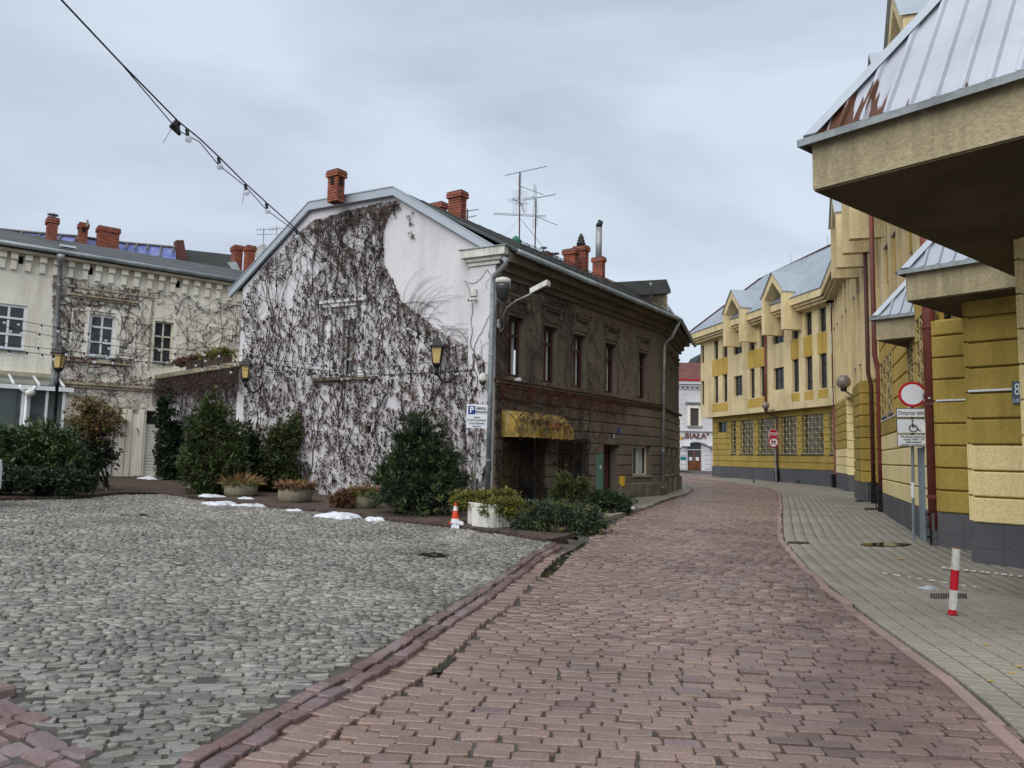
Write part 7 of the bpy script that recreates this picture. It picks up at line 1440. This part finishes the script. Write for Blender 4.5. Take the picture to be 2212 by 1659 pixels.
dashes((2032, 1229), (2212, 1249), 11, 1.6, 'broken white paint line beside the grey plinth'); dashes((1906, 1241), (2120, 1274), 9, .9, 'worn white paint line passing behind the bollard')
# lump of ice, snow patches
def lump(name, label, cat, x0, x1, ytop, ybot, mat, seed, group=None, hmin=.0, base=.02):
    r = np.random.default_rng(seed); a, b = gnd(x0, ybot), gnd(x1, ybot); c = (a + b) / 2; w_ = (b - a).length / 2; dep = max(.08, min((gnd((x0 + x1) / 2, ytop + (ybot - ytop) * .35).y - c.y) / 2, w_ * .8)); h = min(.09, max(.025, (ybot - ytop) / F * c.y * .35)); q = MB(); nx, ny = 16, 8; idx = []
    ph = r.uniform(0, 6, 6)
    for j in range(ny + 1):
        for i in range(nx + 1):
            u, v = i / nx * 2 - 1, j / ny * 2 - 1; e = 1 - (abs(u) ** 2.2 + abs(v) ** 2.2); wob = 1 + .25 * math.sin(3 * u + ph[0]) + .2 * math.sin(7 * u + 3 * v + ph[1]) + .15 * math.sin(13 * u + ph[2] + 5 * v)
            R_ = 1 / max(1e-3, (abs(u) ** 4 + abs(v) ** 4) ** .25) if (u or v) else 1; k_ = 1.0 + .18 * math.sin(4 * math.atan2(v, u) + ph[3]) + .12 * math.sin(9 * math.atan2(v, u) + ph[4])
            m_ = max(abs(u), abs(v)); ln_ = math.hypot(u, v) or 1; uu, vv = u * m_ / ln_ * k_ , v * m_ / ln_ * k_; x, y = c.x + uu * w_, c.y + dep + vv * dep; q.v.append((x, y, G(x, y) + base + (h * max(0, 1 - m_ ** 2.5) * wob if m_ < 1 else -.05)))
    for j in range(ny):
        for i in range(nx): k = j * (nx + 1) + i; q.f.append((k, k + 1, k + nx + 2, k + nx + 1))
    return tag(q.build(name, M[mat], None, True, True), label, cat, group)
lump('ice_lump', 'melting lump of grey ice on the pavement beside the bollard', 'ice', 1997, 2034, 1264, 1278, 'ice', 3)
SN = [(285, 358, 1024, 1037, 'long white snow heap at the foot of the ivy column'), (96, 160, 1053, 1067, 'snow patch in front of the low hedge, the larger one'), (160, 182, 1047, 1054, 'small snow patch beside the end of the low hedge'), (18, 62, 1062, 1068, 'thin snow patch at the left edge of the courtyard'), (418, 478, 1064, 1076, 'snow patch left of the first round planter'), (430, 500, 1078, 1092, 'left part of the snow strip lying along the kerb'), (490, 568, 1083, 1098, 'right part of the snow strip lying along the kerb'), (506, 545, 1073, 1080, 'snow remnant right in front of the first round planter'), (610, 650, 1099, 1106, 'short snow patch below the middle planter'), (675, 768, 1104, 1119, 'wide snow patch below the third planter'), (786, 828, 1117, 1124, 'small snow remnant left of the dark tub'), (972, 1002, 1125, 1136, 'snow and litter at the foot of the traffic cone'), (974, 992, 1138, 1143, 'tiny white scrap in front of the traffic cone'), (402, 420, 1048, 1055, 'small snow remnant under the tall thuja'), (1360, 1374, 1098, 1101, 'tiny snow scrap on the pavement by the dark juniper')]
for k, (x0, x1, y0, y1, lab) in enumerate(SN): lump('snow_patch', lab, 'snow', x0, x1, y0, y1, 'snow', 200 + k, 'melting snow patches', base=.03 if y0 < 1076 or k in (5, 6, 8, 9, 10) else .06)
s_, z_ = BF.px(1118, 817, .1); a = BF.P(s_, 3.56, .1); q = MB(); q.lathe(a, [(.09, 0), (.1, .04), (.06, .09), (.02, .1)], 10); q.lathe(a + BF.u * .1, [(.05, 0), (.06, .05), (.02, .12)], 8); tag(q.build('snow_lump', M['snow'], None, True), 'white lump lying on the ledge below the first upper window', 'snow')
# pigeons
def pigeon(x, y, rz, label):
    p = ground_at(x, y); p.z -= .005; t = thing('pigeon', label, 'pigeon', p, 'pigeons on the pavement'); R = Matrix.Rotation(rz, 3, 'Z')
    me = bpy.data.meshes.new('body'); ob = bpy.data.objects.new('body', me); COL.objects.link(ob); vs = [(-.17, 0, .10), (-.08, 0, .125), (.0, 0, .135), (.06, 0, .16), (.085, 0, .215), (.10, 0, .25), (.125, 0, .247)]; me.from_pydata([tuple(R @ V(v)) for v in vs], [(i, i + 1) for i in range(6)], [])
    md = ob.modifiers.new('skin', 'SKIN'); rr = [.018, .05, .068, .06, .034, .03, .012]
    for i, v in enumerate(me.skin_vertices[0].data): v.radius = (rr[i], rr[i] * .9); v.use_root = i == 2
    ob.modifiers.new('sub', 'SUBSURF').levels = 1; dg = bpy.context.evaluated_depsgraph_get(); m2 = bpy.data.meshes.new_from_object(ob.evaluated_get(dg)); bpy.data.objects.remove(ob); m2.materials.clear(); m2.materials.append(M['bird']); m2.polygons.foreach_set('use_smooth', [True] * len(m2.polygons)); link('body', m2, p, t)
    for s_ in (-.02, .02): MB().tube([p + R @ V((.0, s_, .09)), p + R @ V((.01, s_, .0)), p + R @ V((.04, s_, .002))], .006, 5).build('leg', M['roof_red'], t)
pigeon(1628, 1046, 1.2, 'dark pigeon standing on the far pavement, the left one'); pigeon(1724, 1046, .2, 'pigeon on the pavement near the inner corner downpipe')
# lattice by the left shrubs, pruned stump
tr = thing('lattice_screen', 'weathered wooden lattice screen among the shrubs at the left', 'lattice', ground_at(225, 1058)); pA, pB = ground_at(172, 1060), ground_at(300, 1056); f = Fr(pA.x, pA.y, pB.x, pB.y); r0 = f.zr('r2', 400, 780, 750, 1020)
for a in (r0[0], r0[1]): MB().fb(f, a - .03, a + .03, f.g(0), r0[3], -.03, .03).build('post', M['lath'], tr)
for z_ in (r0[2], r0[3]): MB().fb(f, r0[0], r0[1], z_ - .025, z_ + .025, -.02, .02).build('rail', M['lath'], tr)
h = r0[3] - r0[2]; n_ = int((r0[1] - r0[0]) / .22)
for k in range(-2, n_):
    a = r0[0] + k * .22
    for dr_, oo in ((1, .025), (-1, -.025)):
        x0, x1 = (a, a + h * .8) if dr_ > 0 else (a + h * .8, a); z0, z1 = r0[2], r0[3]
        P_ = [(x0 + (x1 - x0) * t_, z0 + (z1 - z0) * t_) for t_ in np.linspace(0, 1, 21)]; P_ = [q for q in P_ if r0[0] <= q[0] <= r0[1]]
        if len(P_) > 2: MB().tube([f.P(*P_[0], oo), f.P(*P_[-1], oo)], .014, 4).build('slat', M['lath'], tr)
st = ground_at(345, 1022); st.y -= 1.0; q = MB(); a = at(344, 1010, st.y); b = at(345, 920, st.y); q.tube([V((a.x, st.y, .45)), at(344, 960, st.y), b], [.06, .05, .04], 6); q.tube([at(345, 935, st.y), at(335, 925, st.y), at(334, 912, st.y)], [.04, .035, .025], 6); q.tube([at(345, 930, st.y), at(357, 918, st.y)], [.035, .025], 6); tag(q.build('pruned_trunk', M['bark']), 'pruned bare tree trunk standing by the white side door', 'tree trunk')
# string lights
def cable_pts(pxs, Ya, Yb):
    d = np.r_[0, np.cumsum([math.hypot(b[0] - a[0], b[1] - a[1]) for a, b in zip(pxs, pxs[1:])])]; d /= d[-1]; return [at(x, y, 1 / (1 / Ya + (1 / Yb - 1 / Ya) * t)) for (x, y), t in zip(pxs, d)]
def bulb(t, p, s=1.0, tilt=(0, 0, -1)):
    p = V(p); d_ = V(tilt).normalized(); MB().tube([p + V((0, 0, .01)), p + d_ * .05 * s], .017 * s, 8).build('socket', M['black_iron'], t); c = p + d_ * .085 * s; MB().lathe(c, [(.032 * s * math.sin(a), .032 * s * math.cos(a)) for a in np.linspace(.05, 3.09, 8)], 12).build('bulb', M['bulb_glass'], t, True)
t = thing('string_lights', 'string of clear bulbs slanting from the top left sky down to the gable', 'string lights', gxy(960, 748, .2) + V((0, 0, -.1)))
main = [(60, -78), (133, 0), (260, 135), (385, 262), (432, 300), (472, 338), (530, 396), (578, 440), (640, 495), (700, 556), (760, 607), (820, 655), (880, 700), (925, 730), (965, 750)]
C = cable_pts(main, 4.5, 19.9); MB().tube(C, .007, 6).build('support_cable', M['black_iron'], t); d2 = [c + V((0, 0, -.03 - .05 * (k % 2))) if 3 <= k else c for k, c in enumerate(C)]; MB().tube(d2, .005, 5).build('light_cable', M['black_iron'], t)
import bisect
xs_ = [m_[0] for m_ in main]
for x in (403, 472, 530, 575, 640, 700, 742, 784, 818, 850, 880, 905, 930):
    k = bisect.bisect(xs_, x) - 1; u_ = (x - xs_[k]) / (xs_[k + 1] - xs_[k]); bulb(t, C[k].lerp(C[k + 1], u_) + V((0, 0, -.02)), 1.0, (.25, 0, -1))
q = MB(); a = C[3]; q.tube([a, a + V((-.03, 0, -.05)), a + V((.02, 0, -.12))], [.03, .045, .015], 8); q.tube([a + V((-.05, 0, -.06)), a + V((-.12, 0, -.2))], .003, 3); q.build('cable_clamp', M['black_iron'], t); a = C[6]; MB().tube([a, a + V((-.02, 0, -.22))], .003, 3).build('cable_tie', M['black_iron'], t)
for k, (pl, Ya, Yb, lab) in enumerate((([(-60, 680), (55, 695), (178, 718), (332, 748), (560, 772), (760, 800), (940, 782)], 15, 20.2, 'highest of the thin bulb strings crossing before the cream house'), ([(-60, 690), (0, 703), (116, 727), (282, 752), (520, 782), (700, 800), (880, 812), (1010, 800)], 14.5, 19.6, 'second thin bulb string before the cream house'), ([(-60, 735), (0, 741), (180, 762), (350, 775), (550, 795), (760, 812), (960, 803), (1020, 800)], 14, 19.6, 'third thin bulb string before the cream house'), ([(-60, 748), (0, 754), (118, 768), (350, 784), (560, 802), (780, 815), (1000, 800)], 13.5, 19.6, 'lowest thin bulb string before the cream house'))):
    C = cable_pts(pl, Ya, Yb); t = thing('string_lights', lab, 'string lights', C[-1] + V((0, 0, -.1)), 'thin strings of bulbs across the courtyard'); MB().tube(C, .006, 4).build('cable', M['dark_iron'], t); r_ = np.random.default_rng(k)
    for j in range(22):
        u_ = (j + r_.uniform(.2, .8)) / 22 * (len(C) - 1); i = min(int(u_), len(C) - 2); bulb(t, C[i].lerp(C[i + 1], u_ - i), .9)
# parked white car, only its tail corner reaches into the picture
cp0 = gnd(5, 1112); t = thing('parked_car', 'white car parked at the left edge, only its tail corner showing', 'car', (cp0.x - 2, cp0.y + .5, G(cp0.x - 2, cp0.y))); gz = G(cp0.x - 2, cp0.y); X1 = at(7, 1075, cp0.y + 1.9).x
prof = [(0, .35), (.0, .75), (-.03, .95), (-.25, 1.02), (-.55, 1.40), (-1.0, 1.47), (-2.2, 1.45), (-2.9, .98), (-3.9, .85), (-4.1, .6), (-4.1, .3), (-.1, .28)]
MB().prism([V((X1 + x, cp0.y + .2, gz + z)) for x, z in prof], (0, 1.6, 0)).build('body', M['car_paint'], t)
for x in (-.75, -3.3):
    for y in (.18, 1.65): wn_ = MB().tube([V((X1 + x, cp0.y + y, gz + .31)), V((X1 + x, cp0.y + y + .18, gz + .31))], .31, 20).build('wheel', M['rubber'], t); MB().tube([V((X1 + x, cp0.y + y - .006, gz + .31)), V((X1 + x, cp0.y + y + .03, gz + .31))], .2, 16).build('rim', M['galv'], wn_)
for y in (.22, 1.45): MB().box(X1 - .01, cp0.y + y + .07, gz + .62, .06, .16, .12).build('tail_lamp', M['sign_red'], t)
MB().prism([V((X1 + x, cp0.y + .19, gz + z)) for x, z in ((-.65, 1.05), (-.75, 1.36), (-2.1, 1.38), (-2.6, 1.02))], (0, .012, 0)).build('side_window', M['glass_dark'], t)
